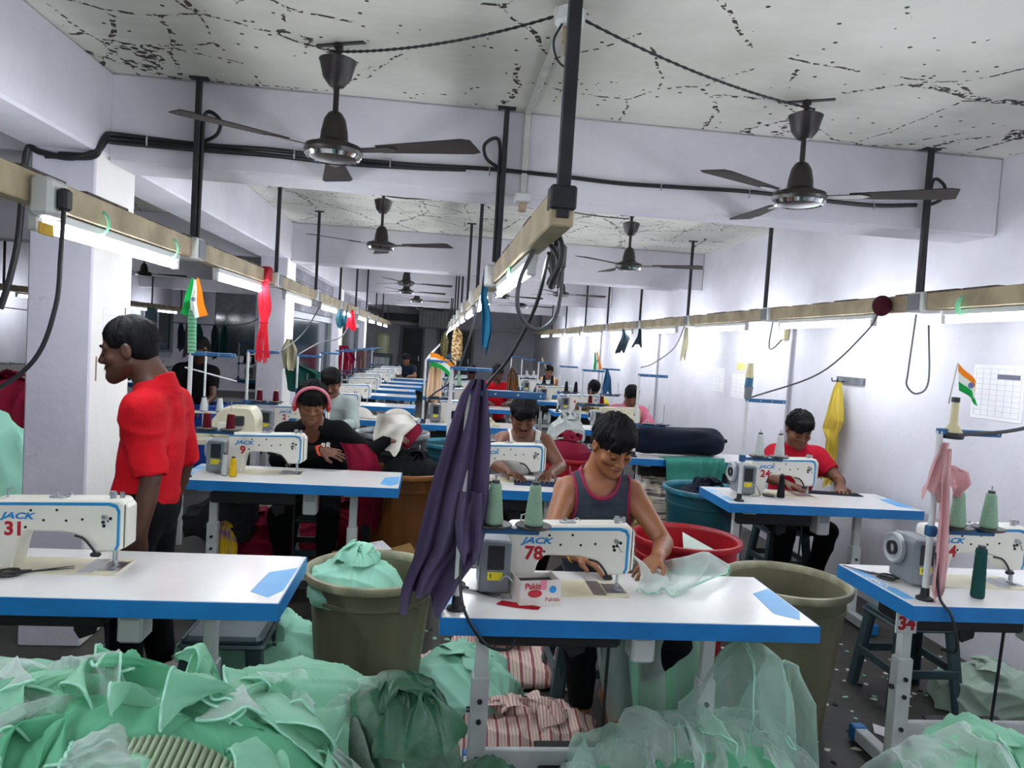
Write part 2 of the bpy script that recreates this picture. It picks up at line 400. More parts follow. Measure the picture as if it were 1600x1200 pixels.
fans = [(-.47, 3.2, -.42, 'dark brown ceiling fan nearest the camera on the left'), (1.62, 3.3, -.50, 'dark brown ceiling fan on the right in front of the first beam'),
        (-.50, 6.3, -.45, 'brown ceiling fan on the left just behind the first beam'), (1.64, 6.42, -.4, 'brown ceiling fan on the right just behind the first beam'),
        (-.45, 10.3, .15, 'ceiling fan on the left beyond the second beam, nearer of two'), (1.7, 10.3, .0, 'ceiling fan on the right beyond the second beam'),
        (-.52, 12.1, .1, 'ceiling fan on the left beyond the second beam, farther of two'), (1.0, 11.6, .05, 'ceiling fan hanging just right of the middle light row'),
        (-.42, 14.6, .07, 'ceiling fan on the left behind the third beam'), (1.55, 13.9, .1, 'ceiling fan on the right behind the third beam'),
        (-.45, 18.6, .3, 'farthest ceiling fan, near the dark back door'), (-4.6, 12.2, .1, 'ceiling fan in the left bay seen past the column')]
for x, y, a, lb in fans: spawn(FAN, 'ceiling_fan', lb, 'fan', (x, y, ZC-.05), a)

# ------------------------------------------------------------------ light trunkings, lamps, hanger rods
M_DUCT = mat('cream_duct', 'b9a988', .6, col2='96866a', scale=5, bump=.1)
M_DUST = mat('grey_dust', '6a625c', .95, col2='4a443f', scale=20, bump=.6)
M_WPL = mat('white_plastic', 'd5d8d6', .4, col2='c6c9c6', scale=4)
M_BLKP = mat('black_plastic', '16181a', .5)
M_RODM = mat('black_rod_paint', '17191e', .55, col2='23262c', scale=12)
M_TUBE = mat('lit_tube', 'f2f7ff', .4, emit=TUBE_POWER)
M_CABLE = mat('black_cable', '15181b', .5)
M_GCABLE = mat('grey_cable', '4b4e52', .5)
ROWS_Y = [3.87+1.83*k for k in range(-4, 9)]
TRK = {'left': (-1.21, 1.965), 'middle': (.29, 1.94), 'right': (2.59, 1.965), 'far left': (-6.1, 1.965), 'rear': (.29, 1.96), 'rear left': (-3.9, 1.96)}  # last two, with their lamps, are unseen and added for fill light
def tube_kit():
    t = MB().cyl((0, -.58, 0), (0, .58, 0), .0155, M_TUBE, 10).mesh('glass_tube')
    b = MB().box(-.018, .018, -.61, .61, .022, .052, M_WPL, .004).mesh('batten', 0)
    c = MB().box(-.014, .014, -.615, -.58, -.018, .03, M_WPL, .004).mesh('end_cap', 0)
    c2 = MB().box(-.014, .014, .58, .615, -.018, .03, M_WPL, .004).mesh('end_cap', 0)
    return [('batten', b, []), ('glass_tube', t, []), ('end_cap', c, []), ('end_cap', c2, [])]
TUBE = tube_kit()
SOCK = [('socket_body', MB().box(-.065, .06, -.06, .06, -.05, .055, M_WPL, .008).mesh('socket', 0), [('socket_face', MB().box(.06, .066, -.05, .05, -.04, .045, M_FRAME, .002).mesh('face', 0))])]
def rod_mesh(z0):
    return [('square_rod', MB().box(-.013, .013, -.013, .013, z0, ZC-.004, M_RODM, .002).mesh('rod', 0), []),
            ('ceiling_plate', MB().box(-.045, .045, -.02, .02, ZC-.01, ZC, M_RODM, .002).mesh('plate', 0), [])]
random.seed(3)
for nm, (x, z) in TRK.items():
    y0 = 1.82 if nm == 'middle' else YF+.1
    y1 = 19.4 if nm != 'far left' else 19.3
    if nm == 'far left': y0 = 5.5
    if nm.startswith('rear'): y0, y1 = YF+.1, -.35
    t = thing('cable_trunking', {'left': 'cream cable trunking carrying the left row of tube lamps', 'middle': 'cream cable trunking with loose cables carrying the middle row of lamps',
                                 'right': 'cream cable trunking along the right wall', 'far left': 'cream cable trunking in the left bay behind the column',
                                 'rear': 'short cream trunking added behind the camera in the middle for fill light', 'rear left': 'short cream trunking added behind the camera in the left bay for fill light'}[nm], 'trunking', (x, 0, z))
    obj('duct', MB().box(-.03, .03, y0, y1, -.04, .05, M_DUCT, .004).mesh('duct', 0), t)
    dm = MB(); yy = y0+.1
    while yy < min(y1, 14):
        w_ = random.uniform(.1, .35); dm.box(-.028, .028, yy, yy+w_, .048, .052+random.random()*.008, M_DUST, .002); yy += w_+random.uniform(.02, .2)
    tag(obj('dust_layer', dm.mesh('dust', 0), t), kind='stuff')
    for k, yr in enumerate(ROWS_Y):
        if nm == 'far left' and (yr < 9 or yr > 19): continue
        if yr < y0-.2 and nm != 'middle': continue
        if nm.startswith('rear') and yr > .6: continue
        yr2 = 1.83 if (nm == 'middle' and abs(yr-2.04) < .3) else yr
        for cb in CY:
            if cb+.08 < yr2 < cb+.46: yr2 = cb+.12-.045
        if yr > 1.5 and yr2 > y0-.1:
            rk = rod_mesh(z+.05)
            if nm == 'middle' and yr2 < 2: rk = [('square_rod', MB().box(-.016, .016, -.016, .016, z-.02, ZC-.004, M_RODM, .002).box(-.033, .033, -.02, .04, z-.0, z+.06, M_RODM, .005).mesh('rod', 0), []), rk[1]]
            vis = [q for q in ROWS_Y if q > 1.5]
            i_ = min(range(len(vis)), key=lambda q: abs(vis[q]-yr))
            lab = 'black hanger rod of the %s trunking, %s from the camera' % (nm, ORD[i_] if i_ < 12 else 'last')
            if nm == 'middle' and yr2 < 2: lab = 'thick black rod in front of everything at the end of the middle trunking'
            spawn(rk, 'hanger_rod', lab, 'rod', (x, yr2, 0))
        if (nm == 'middle' and yr < 3) or (nm == 'far left' and yr < 11): continue
        yc = yr-.9
        ln = [q for q in ROWS_Y if q > 3]
        pos = ORD[min(range(len(ln)), key=lambda q: abs(ln[q]-yr))] if yr > 3 else None
        if nm == 'far left' and k % 2 == 0 and yr < 12: continue
        lab = ('lit white tube lamp under the %s trunking, %s from the camera' % (nm, pos)) if pos else ('lit white tube lamp under the %s trunking, behind the camera' % nm)
        if not pos: lab = '%s tube lamp under the %s trunking counted from the front wall' % (ORD[k], nm)
        spawn(TUBE, 'tube_lamp', lab, 'lamp', (x, yc, z-.095))
        if yr > (3 if nm == 'left' else 1.5) and nm != 'far left' and yr < 16:
            sk = spawn(SOCK, 'socket_box', 'white socket box on the %s trunking beside its %s hanger rod' % (nm, ORD[[round(q, 2) for q in ROWS_Y if q > 1.5].index(round(yr, 2))]), 'socket', (x, yr-.12 if not (nm == 'left' and abs(yr-2.04) < .3) else 1.95, z), PI if nm == 'right' else 0)
# hanging-rod cables and the cable along the first beam
def cable(name, pts, r, m_, label, cat='cable', n=8, parent=None, group=None, sm=7):
    me = MB().tube(curve_pts(pts, sm), r, m_, n).mesh(name)
    if parent: return obj(name, me, parent)
    return single(name, me, label, cat, group)
YBM = CY[0]+.12-.016
for k, (dz, x1_) in enumerate(((0, 2.55), (-.022, .1), (-.04, -.6))):
    pts = [(-1.80-.03*k, CY[0]-.014, 2.36+dz*.4), (XC-.02, CY[0]-.014, 2.37+dz*.4), (XC+.025, CY[0]-.012, 2.42+dz*.5), (XC+.025, CY[0]+.05, 2.48+dz*.7), (XC+.05, YBM, 2.50+dz)]
    x = -1.2
    while x < x1_:
        pts.append((x, YBM, 2.485+dz*(1 if k < 2 else .6+.4*math.sin(x*3))+.008*math.sin(x*5+k))); x += .35
    pts.append((x1_, YBM, 2.50+dz))
    cable('beam_cable', pts, .011, M_CABLE, ['black cable running the whole length of the first beam', 'middle black cable of the bundle on the first beam', 'lowest black cable of the bundle at the beam left end'][k])
clips = [-1.45, -.75, -.28, .22, .62, 1.12, 1.6, 1.95, 2.3]
ck = MB().tube([(0, -.012, .016), (0, -.016, 0), (0, -.012, -.03)], .004, M_CHROME, 6).mesh('cable_clip')
for k, x in enumerate(clips): single('cable_clip', ck, '%s metal clip from the left on the first beam cable' % ORD[k], 'clip', 'cable clips on the first beam', (x, YBM, 2.485))
cable('column_cable', [(XC-.0, 3.715, 2.38), (-1.75, 3.712, 2.345), (-1.88, 3.712, 2.36), (-1.935, 3.712, 2.37), (-1.95, 3.71, 2.2), (-1.965, 3.71, 1.95), (-2.0, 3.71, 1.75), (-2.03, 3.7, 1.62)], .014, M_CABLE, 'black cable draped round the head of the first column and down its left edge')
for nm, x, sgn in (('left', -1.21, 1), ('middle', .29, -1), ('right', 2.59, 1)):
    cable('rod_cable', [(x+.02*sgn, YBM+.0, 2.50), (x+.09*sgn, YBM-.02, 2.54), (x+.10*sgn, YBM-.02, 2.61), (x+.03*sgn, YBM-.02, 2.63), (x+.022*sgn, YBM-.02, 2.4), (x+.022*sgn, YBM-.03, 2.02)], .009, M_CABLE, 'black cable looping from the beam down the %s hanger rod' % nm)
# conduit on the ceiling and beam, with junction boxes
M_COND = mat('white_conduit', 'c9c8c2', .5, col2='b5b4ad', scale=9)
cd = thing('conduit', 'white plastic conduit across the ceiling and down the beam', 'conduit')
obj('conduit_run', MB().box(.385, .415, 1.0, CY[0]+.11, ZC-.018, ZC, M_COND, .003).mesh('run', 0), cd)
obj('conduit_drop', MB().box(.385, .415, YBM-.008, YBM+.006, ZB-.03, ZC-.018, M_COND, .003).mesh('drop', 0), cd)
jb = MB().lathe([(.0001, 0), (.05, 0), (.052, -.045), (.04, -.06), (.0001, -.06)], M_WPL, 20).box(-.055, .055, -.02, .02, -.03, 0, M_WPL).mesh('box')
lh = MB().lathe([(.022, -.058), (.024, -.11), (.017, -.112), (.016, -.15), (.0001, -.152)], mat('holder_tan', 'a9967d', .5), 16).mesh('holder')
spawn([('junction_box', jb, [('bulb_holder', lh)])], 'ceiling_light_point', 'round white junction box with empty bulb holder beside the thick black rod', 'light fitting', (.40, 2.63, ZC-.018))
spawn([('junction_box', MB().box(-.04, .04, -.04, .04, -.045, 0, M_WPL, .005).mesh('box', 0), [('bulb_holder', MB().lathe([(.02, -.04), (.02, -.09), (.0001, -.092)], mat('holder_tan'), 14).mesh('holder'))])],
      'beam_light_point', 'small white bulb holder at the bottom of the beam conduit', 'light fitting', (.40, YBM+.0, ZB-.01))
cable('holder_wire', [(.37, 2.60, 2.72), (.345, 2.6, 2.66), (.36, 2.6, 2.60), (.395, 2.6, 2.575), (.42, 2.6, 2.6), (.43, 2.6, 2.67), (.42, 2.6, 2.73)], .004, M_CABLE, 'black wire hanging in a loop below the empty bulb holder')
def sag(a, b, d, n=12):
    a = Vector(a); b = Vector(b)
    return [a.lerp(b, i/n)+Vector((0, 0, -d*4*(i/n)*(1-i/n))) for i in range(n+1)]
def twisted(pts, r):
    P = curve_pts(pts, 8); return P
for a, b, lb in (((-.5, 3.2, 2.765), (.36, 2.64, 2.765), 'twisted black wire along the ceiling from the left fan'), ((.45, 2.66, 2.77), (1.66, 3.3, 2.765), 'twisted black wire along the ceiling to the right fan')):
    P = sag(a, b, .035, 60); q = []
    for s_ in (0, 1):
        q.append([p+Vector((0, .003*math.cos(i*1.6+s_*PI), .003*math.sin(i*1.6+s_*PI))) for i, p in enumerate(P)])
    mb = MB()
    for s_ in q: mb.tube(s_, .0035, M_CABLE, 6)
    single('fan_wire', mb.mesh('fan_wire'), lb, 'wire')
for a, b, lb in (((-.48, 6.3, 2.77), (.3, 5.9, 2.77), 'black fan wire behind the first beam on the left'), ((.5, 5.9, 2.77), (1.62, 6.42, 2.77), 'black fan wire behind the first beam on the right')):
    single('fan_wire', MB().tube(sag(a, b, .03, 20), .005, M_CABLE, 6).mesh('fan_wire'), lb, 'wire')
# ------------------------------------------------------------------ sewing workstations
TZ = .77
M_TOP = mat('white_laminate', 'e3e3e1', .22, col2='dadad8', scale=3, spec=.5)
M_EDGE = mat('blue_edge', '1173b5', .4, col2='0f66a4', scale=6)
M_DECAL = mat('light_blue_decal', '63a9dc', .4, col2='5aa0d6', scale=10)
M_DECALW = mat('decal_white', 'dbe8f2', .4)
M_LEG = mat('leg_white', 'c9cdcc', .4, col2='b4b8b7', scale=7)
M_MW = mat('machine_white', 'e2e0d6', .28, col2='d8d5c9', scale=4)
M_BED = mat('machine_cream', 'd8d3b9', .3, col2='c9c3a6', scale=6)
M_MGREY = mat('control_grey', '747a80', .45, col2='686e74', scale=5)
M_MLG = mat('motor_silver', 'a3a7ab', .4, col2='92979c', scale=5)
M_DISP = mat('display_dark', '2d3033', .25)
M_YEL = mat('sticker_yellow', 'e5d41a', .4)
M_STRIPE = mat('stripe_blue', '1f8bc7', .3)
M_LOGO = mat('logo_blue', '1d83c4', .4)
M_REDN = mat('number_red', 'b01526', .4)
M_STEEL = mat('steel', 'b8bcc0', .3, .9)
M_SB = mat('stand_blue', '1b5f94', .4, col2='174f7d', scale=6)
M_SW = mat('stand_white', 'd3d6d6', .35)
LBX = RX(PI/2)   # text plane facing the camera (-y)

def table_kit(near=True, text=True):
    top = MB().box(.004, 1.206, .004, .496, .718, TZ, M_TOP, .002).mesh('tabletop', 30)
    bands = []
    e = MB().box(0, 1.21, 0, .005, .714, .768, M_EDGE, .001).box(0, 1.21, .495, .5, .714, .768, M_EDGE, .001).box(0, .005, .005, .495, .714, .768, M_EDGE).box(1.205, 1.21, .005, .495, .714, .768, M_EDGE).mesh('edge_band', 0)
    dl = MB().prism([(.012, .07), (.058, .07), (.058, .40), (.012, .45)], TZ, TZ+.0006, M_DECAL).mesh('decal', 0)
    dr = MB().prism([(1.115, .30), (1.20, .36), (1.20, .12), (1.165, .05), (1.10, .10)], TZ, TZ+.0006, M_DECAL).mesh('decal', 0)
    kit = [('tabletop', top, [('corner_decal', dl), ('corner_decal', dr)] + ([('decal_lettering', text_mesh('JACK', .05, M_DECALW, .0006, bold=.002, X=TR(.036, .25, TZ+.0008) @ RZ(-PI/2)))] if text else [])),
           ('edge_band', e, [])]
    for x in (.125, .915):
        up = MB().box(x+.008, x+.052, .235, .27, .43, .705, M_LEG, .003).mesh('upper_leg', 0)
        lo = MB().box(x, x+.06, .225, .28, .06, .48, M_LEG, .004).mesh('leg', 0)
        br = MB().box(x-.01, x+.07, .06, .44, .695, .717, M_LEG, .003).mesh('bracket', 0)
        bo = MB()
        for z in (.4, .33, .2): bo.cyl((x+.03, .225, z), (x+.03, .217, z), .009, M_DISP, 8)
        bo.cyl((x, .25, .36), (x-.012, .25, .36), .01, M_DISP, 8)
        ft = MB().box(x+.003, x+.057, .02, .48, .015, .07, M_LEG, .004).mesh('foot', 0)
        fc = MB().box(x, x+.06, -.02, .03, .008, .075, M_EDGE, .006).mesh('cap', 0); fd = MB().box(x, x+.06, .47, .52, .008, .075, M_EDGE, .006).mesh('cap', 0)
        kit += [('leg', lo, [('upper_leg', up), ('leg_bolts', bo.mesh('leg_bolts'))]), ('leg_bracket', br, []), ('foot', ft, [('foot_cap', fc), ('foot_cap', fd)])]
    kit.append(('crossbar', MB().box(.185, .915, .30, .325, .10, .19, M_LEG, .004).mesh('crossbar', 0), [('crossbar_lettering', text_mesh('JACK', .07, M_LOGO, .001, shear=.25, bold=.003, X=TR(.55, .299, .145) @ LBX))] if text else []))
    kit.append(('oil_pan', MB().box(.14, .62, .20, .42, .60, .712, M_BLKP, .01).mesh('pan', 0), []))
    mtr = MB().box(.66, .74, .20, .30, .55, .70, M_WPL, .008).mesh('box', 0)
    kit.append(('motor_control_box', mtr, [('control_front', MB().box(.672, .728, .195, .2, .63, .68, M_MLG, .002).mesh('f', 0))]))
    kit.append(('pull_rod', MB().tube([(.60, .28, .62), (.60, .29, .4), (.605, .31, .16)], .006, M_BLKP, 8).mesh('rod'), []))
    kit.append(('pedal', MB().box(.38, .72, .22, .42, .125, .14, M_BLKP, .004, TR(0, .32, .13) @ RX(.25) @ TR(0, -.32, -.13)).mesh('pedal', 0), [('pedal_bar', MB().cyl((.19, .34, .12), (.91, .34, .12), .01, M_BLKP, 8).mesh('bar'))]))
    kit.append(('knee_lifter', MB().prism([(0, 0), (.05, .02), (.06, .10), (.02, .15), (-.02, .12), (-.02, .03)], -.01, .01, M_BLKP, .003, TR(.48, .36, .50) @ RX(PI/2)).tube([(.5, .36, .6), (.55, .33, .68)], .006, M_STEEL).mesh('knee'), []))
    return kit
TABLE = table_kit()

def rounded(poly, r, n=4):
    """round the corners of a polygon"""
    out = []; k = len(poly)
    for i in range(k):
        a, b, c = Vector(poly[i-1]), Vector(poly[i]), Vector(poly[(i+1) % k])
        d = r[i] if isinstance(r, (list, tuple)) else r
        d = min(d, (a-b).length*.45, (c-b).length*.45)
        if d <= 0: out.append(tuple(b)); continue
        p, q = b+(a-b).normalized()*d, b+(c-b).normalized()*d
        for j in range(n+1):
            t = j/n; out.append(tuple(p*(1-t)**2+b*2*t*(1-t)+q*t*t))
    return out
Y0, Y1 = .255, .345
def machine_kit(number='', logo='JACK', near=True, cream=False, stripe=True):
    W = M_BED if cream else M_MW
    o = [(.225, 0), (.225, .225), (.635, .24), (.648, .228), (.648, .07), (.56, .062), (.552, .085), (.52, .115), (.47, .128), (.345, .126), (.325, .10), (.305, 0)]
    prof = rounded(o, [0, .02, .02, .008, .02, .015, .02, .03, .03, .03, .03, 0])
    X = TR(0, Y1, 0) @ RX(PI/2)
    arm = MB().prism(prof, 0, Y1-Y0, W, .006, X).mesh('arm', 40)
    subs = []
    if stripe:
        s = [(.228, .208), (.60, .2205), (.622, .214), (.629, .20), (.629, .09), (.622, .074)]
        s2 = [(.63, .07), (.638, .09), (.638, .205), (.628, .225), (.605, .231), (.228, .217)]
        sm = MB().prism(s+s2, 0, Y1-Y0+.0016, M_STRIPE, .0004, TR(0, Y1+.0008, 0) @ RX(PI/2)).mesh('stripe', 0)
        subs.append(('blue_stripe', sm))
    if logo: subs.append(('logo', text_mesh(logo, .034, M_LOGO, .001, shear=.3, bold=.0012, X=TR(.318, Y0-.0008, .176) @ LBX @ Matrix.Diagonal((1.25, .85, 1, 1)))))
    if number: subs.append(('number', text_mesh(number, .062, M_REDN, .001, bold=.0022, X=TR(.31, Y0-.0008, .132) @ LBX)))
    sc = MB()
    for x, z in ((.36, .196), (.44, .200), (.40, .165), (.47, .166), (.52, .172), (.345, .062 if 0 else .14), (.585, .165), (.597, .168), (.588, .153), (.608, .178)):
        sc.cyl((x, Y0+.001, z), (x, Y0-.0012, z), .0045 if x < .57 else .006, M_DISP, 8)
    subs.append(('screw_heads', sc.mesh('screws')))
    kit = [('arm', arm, subs)]
    kit.append(('bed', MB().prism(rounded([(.20, .215), (.645, .215), (.645, .385), (.20, .385)], .012), -.01, .004, M_BED, .001).mesh('bed', 30),
                [('needle_plate', MB().box(.57, .64, .25, .35, .004, .0052, M_STEEL).mesh('plate', 0)), ('slide_plate', MB().box(.52, .566, .225, .375, .004, .0048, M_STEEL).mesh('plate', 0))]))
    nb = MB().cyl((.615, .30, .07), (.615, .30, .012), .0035, M_STEEL, 8).cyl((.612, .285, .08), (.612, .285, .02), .005, M_STEEL, 8)
    pf = MB().box(.606, .621, .262, .31, .006, .012, M_STEEL, .002).tube([(.612, .285, .03), (.614, .288, .012)], .006, M_STEEL)
    kit.append(('needle_bar', nb.mesh('needle_bar'), [('presser_foot', pf.mesh('foot'))]))
    kit.append(('face_cover', MB().prism(rounded([(.648, .075), (.66, .085), (.66, .215), (.648, .228)], .006), 0, Y1-Y0-.014, W, .004, TR(0, Y1-.007, 0) @ RX(PI/2)).mesh('cover', 30), []))
    kit.append(('light_arm', MB().tube(curve_pts([(.50, Y0-.002, .118), (.53, Y0-.012, .112), (.555, Y0-.012, .085), (.568, Y0-.008, .062)]), .004, M_BLKP).box(.553, .585, Y0-.018, Y0, .052, .066, M_BLKP, .004).mesh('light_arm'), []))
    tg = MB().cyl((.60, .29, .235), (.60, .29, .262), .010, M_STEEL, 10).cyl((.625, .30, .23), (.625, .30, .258), .008, M_STEEL, 10).cyl((.60, .29, .25), (.60, .29, .255), .014, M_STEEL, 10)
    kit.append(('tension_post', tg.mesh('post'), []))
    kit.append(('thread_guide', MB().box(.40, .455, .285, .315, .233, .238, M_STEEL, .001).cyl((.42, .30, .235), (.42, .30, .248), .005, M_STEEL, 8).tube([(.44, .30, .238), (.46, .3, .25), (.475, .3, .24)], .002, M_STEEL).mesh('guide'), []))
    kit.append(('thread_guide', MB().cyl((.265, .30, .22), (.265, .30, .255), .003, M_STEEL, 6).tube([(.265, .30, .25), (.28, .3, .258), (.29, .3, .245)], .002, M_STEEL).mesh('guide'), []))
    kit.append(('check_spring_lever', MB().tube([(.592, Y0-.008, .185), (.60, Y0-.014, .172), (.612, Y0-.012, .15)], .003, M_STEEL).cyl((.592, Y0, .185), (.592, Y0-.014, .185), .008, M_STEEL, 8).mesh('lever'), []))
    # control box and motor at the left end
    cb = MB().prism(rounded([(.125, .012), (.228, .012), (.228, .185), (.135, .19), (.125, .175)], .012), 0, .15, M_MGREY if not cream else M_MLG, .006, TR(0, .345, 0) @ RX(PI/2))
    kit.append(('control_box', cb.mesh('control_box', 35),
                [('display_panel', MB().box(.150, .205, .192, .196, .09, .17, M_DISP, .001).mesh('disp', 0)), ('warning_sticker', MB().box(.152, .202, .193, .1955, .055, .082, M_YEL).mesh('sticker', 0)),
                 ('sticker_print', text_mesh('!', .02, M_BLKP, .0005, bold=.001, X=TR(.162, .1925, .069) @ LBX))]))
    hw = MB().ring([(.055, 0), (.06, .004), (.06, .022), (.055, .026), (.045, .02), (.045, .006)], M_MLG, 24, TR(.10, .30, .13) @ RY(PI/2)).lathe([(.045, .008), (.03, .012), (.0001, .012)], M_MLG, 20, TR(.10, .30, .13) @ RY(PI/2)).ring([(.02, -.004), (.028, -.004), (.028, .012), (.02, .012)], M_DISP, 16, TR(.10, .30, .13) @ RY(PI/2))
    kit.append(('handwheel', hw.mesh('handwheel', 35), []))
    cbx = MB().tube(curve_pts([(.19, .20, .05), (.215, .18, .075), (.245, .19, .04), (.26, .20, .006), (.20, .17, .005)]), .004, M_MLG, 6)
    kit.append(('machine_cable', cbx.mesh('cable'), []))
    return kit
_mk = {}
def machine(number, label, x, y, logo='JACK', cream=False, group=None, stripe=True, rz=0):
    key = (number, logo, cream, stripe)
    if key not in _mk:
        base = _mk.get(('', '', cream, stripe))
        if base is None: base = _mk[('', '', cream, stripe)] = machine_kit('', '', True, cream, stripe)
        if number or logo:
            b2 = list(base); n_, me, subs = b2[0]; subs = list(subs)
            if logo: subs.append(('logo', text_mesh(logo, .034, M_LOGO, .001, shear=.3, bold=.0012, X=TR(.318, Y0-.0008, .176) @ LBX @ Matrix.Diagonal((1.25, .85, 1, 1)))))
            if number: subs.append(('number', text_mesh(number, .062, M_REDN, .001, bold=.0022, X=TR(.31, Y0-.0008, .132) @ LBX)))
            b2[0] = (n_, me, subs); _mk[key] = b2
        else: _mk[key] = base
    return spawn(_mk[key], 'sewing_machine', label, 'sewing machine', (x, y, TZ), rz, group)

M_CONEB = mat('cone_black', '17181a', .5)
def stand_kit(h=.68):
    pole = MB().cyl((0, 0, 0), (0, 0, h), .0115, M_SW, 12).mesh('pole')
    nut = MB().lathe([(.03, 0), (.03, .008), (.016, .016), (.014, .045), (.0001, .046)], M_BLKP, 14).mesh('nut')
    a1 = MB().box(-.01, .245, -.013, .013, .245, .262, M_SB, .003).box(-.016, .016, -.016, .016, .235, .275, M_SB, .004).box(.13, .16, -.02, .02, .262, .266, M_SB).mesh('arm', 0)
    a2 = MB().box(-.01, .235, -.011, .011, h-.012, h+.010, M_SB, .003).mesh('arm', 0)
    dots = MB()
    for x in (.08, .15, .22): dots.cyl((x, -.0125, h-.001), (x, -.011, h-.001), .003, M_WPL, 8)
    d = [MB().lathe([(.0001, .264), (.05, .266), (.058, .272), (.056, .276), (.02, .272), (.0001, .272)], M_CONEB, 24, TR(x, 0, 0)).cyl((x, 0, .27), (x, 0, .43), .003, M_STEEL, 6).mesh('disc', 35) for x in (.10, .225)]
    return [('pole', pole, [('pole_nut', nut)]), ('spool_tray_arm', a1, [('spool_disc', d[0]), ('spool_disc', d[1])]), ('top_guide_arm', a2, [('guide_eyelets', dots.mesh('dots'))])]
STAND = stand_kit()
CONES = {}
def cone(kind, loc, label, h=.135, r0=.03, r1=.017, group=None, black_tip=True):
    key = (kind, h, r0)
    if key not in CONES:
        m_ = {'sage': mat('thread_sage', '8fae96', .8, col2='7c9b83', scale=60, stretch=(1, 1, 12), bump=.3), 'maroon': mat('thread_maroon', '5f1020', .8, col2='4a0b18', scale=60, stretch=(1, 1, 12)),
              'white': mat('thread_white', 'c5c9c8', .8, col2='aeb3b2', scale=60, stretch=(1, 1, 12)), 'yellow': mat('thread_yellow', 'd9b21a', .7, col2='c39d12', scale=60, stretch=(1, 1, 12)),
              'black': mat('thread_black', '1b1c22', .8, col2='101116', scale=60, stretch=(1, 1, 12)), 'dark': mat('thread_dark_green', '1c4a45', .7, col2='143a36', scale=60, stretch=(1, 1, 12))}[kind]
        core = mat('cone_core', {'maroon': 'd8c39a'}.get(kind, '3a3d3f'), .6) if kind != 'maroon' else mat('cone_core_cream', 'd8c39a', .6)
        n = 14; pr = [(r0*.93, 0)]
        for i in range(n+1): pr.append((r0+(r1-r0)*i/n+(.0006 if i % 2 else 0), .004+(h-.012)*i/n))
        pr.append((r1*.8, h-.005))
        CONES[key] = [('thread', MB().lathe(pr, m_, 18).mesh('thread', 50), []), ('cone_core', MB().lathe([(r0*.9, -.003), (r0*.9, .0), (r1*.7, h-.006), (r1*.72, h+.004), (r1*.4, h+.004)], core, 14).mesh('core', 50), [])]
    return spawn(CONES[key], 'thread_cone', label, 'thread cone', loc, 0, group)

# ------------------------------------------------------------------ barrels, stools, boxes
def barrel_kit(key, col, col2, r_top, r_bot, h, rim, ribs=16, rough=.5, handles=False, rimcol=None, depth=None):
    m_ = mat(key+'_plastic', col, rough, col2=col2, scale=5, bump=.12, stretch=(1, 1, .35), lo=.3, hi=.7)
    mr = mat(key+'_rim', rimcol, .45, col2=col, scale=9) if rimcol else m_
    n = 64; t = .006; Z = [0, .01, h*.3, h*.6, h*.86, h-.03]
    def R(z): return r_bot+(r_top-r_bot)*z/h
    vs = []; fs = []; k = 0
    prof = [(R(z), z, 1) for z in Z]+[(R(h)-t, h-.03, 0), (R(h*.5)-t*1.4, h*.5, 0), (R(0)-t, .02, 0)]
    for r, z, outer in prof:
        for j in range(n):
            a = 2*PI*j/n; q = r
            if outer and ribs and .01 < z < h*.9: q = r*(1-.035*(1 if (j*ribs//n*1.0) != ((j-1)*ribs//n*1.0) else 0))
            vs.append((q*math.cos(a), q*math.sin(a), z))
    for i in range(len(prof)-1):
        for j in range(n): fs.append((i*n+j, i*n+(j+1) % n, (i+1)*n+(j+1) % n, (i+1)*n+j))
    fs.append(tuple(range(n))[::-1]); fs.append(tuple((len(prof)-1)*n+j for j in range(n)))
    b = MB().add(vs, fs, m_)
    hp = MB().ring([(R(h*.86)+.001, h*.84), (R(h*.86)+.006, h*.845), (R(h*.86)+.006, h*.865), (R(h*.86)+.001, h*.87)], m_, n)
    rimm = MB().ring([(R(h)-t, h-.03), (R(h), h-.035), (R(h)+rim*.8, h-.03), (R(h)+rim, h-.012), (R(h)+rim*.8, h), (R(h)+rim*.2, h+.002), (R(h)-t, h-.008)], mr, n)
    kit = [('barrel_body', b.mesh('barrel_body', 40), [('hoop', hp.mesh('hoop', 40))]), ('rim', rimm.mesh('rim', 50), [])]
    if handles:
        for s_ in handles:
            X = RZ(s_)
            hb = MB().tube([X @ Vector(p) for p in curve_pts([(R(h)+.004, -.05, h*.93), (R(h)+.03, -.045, h*.86), (R(h)+.035, 0, h*.8), (R(h)+.03, .045, h*.86), (R(h)+.004, .05, h*.93)], 5)], .004, M_STEEL, 6)
            kit.append(('handle', hb.mesh('handle'), []))
    return kit
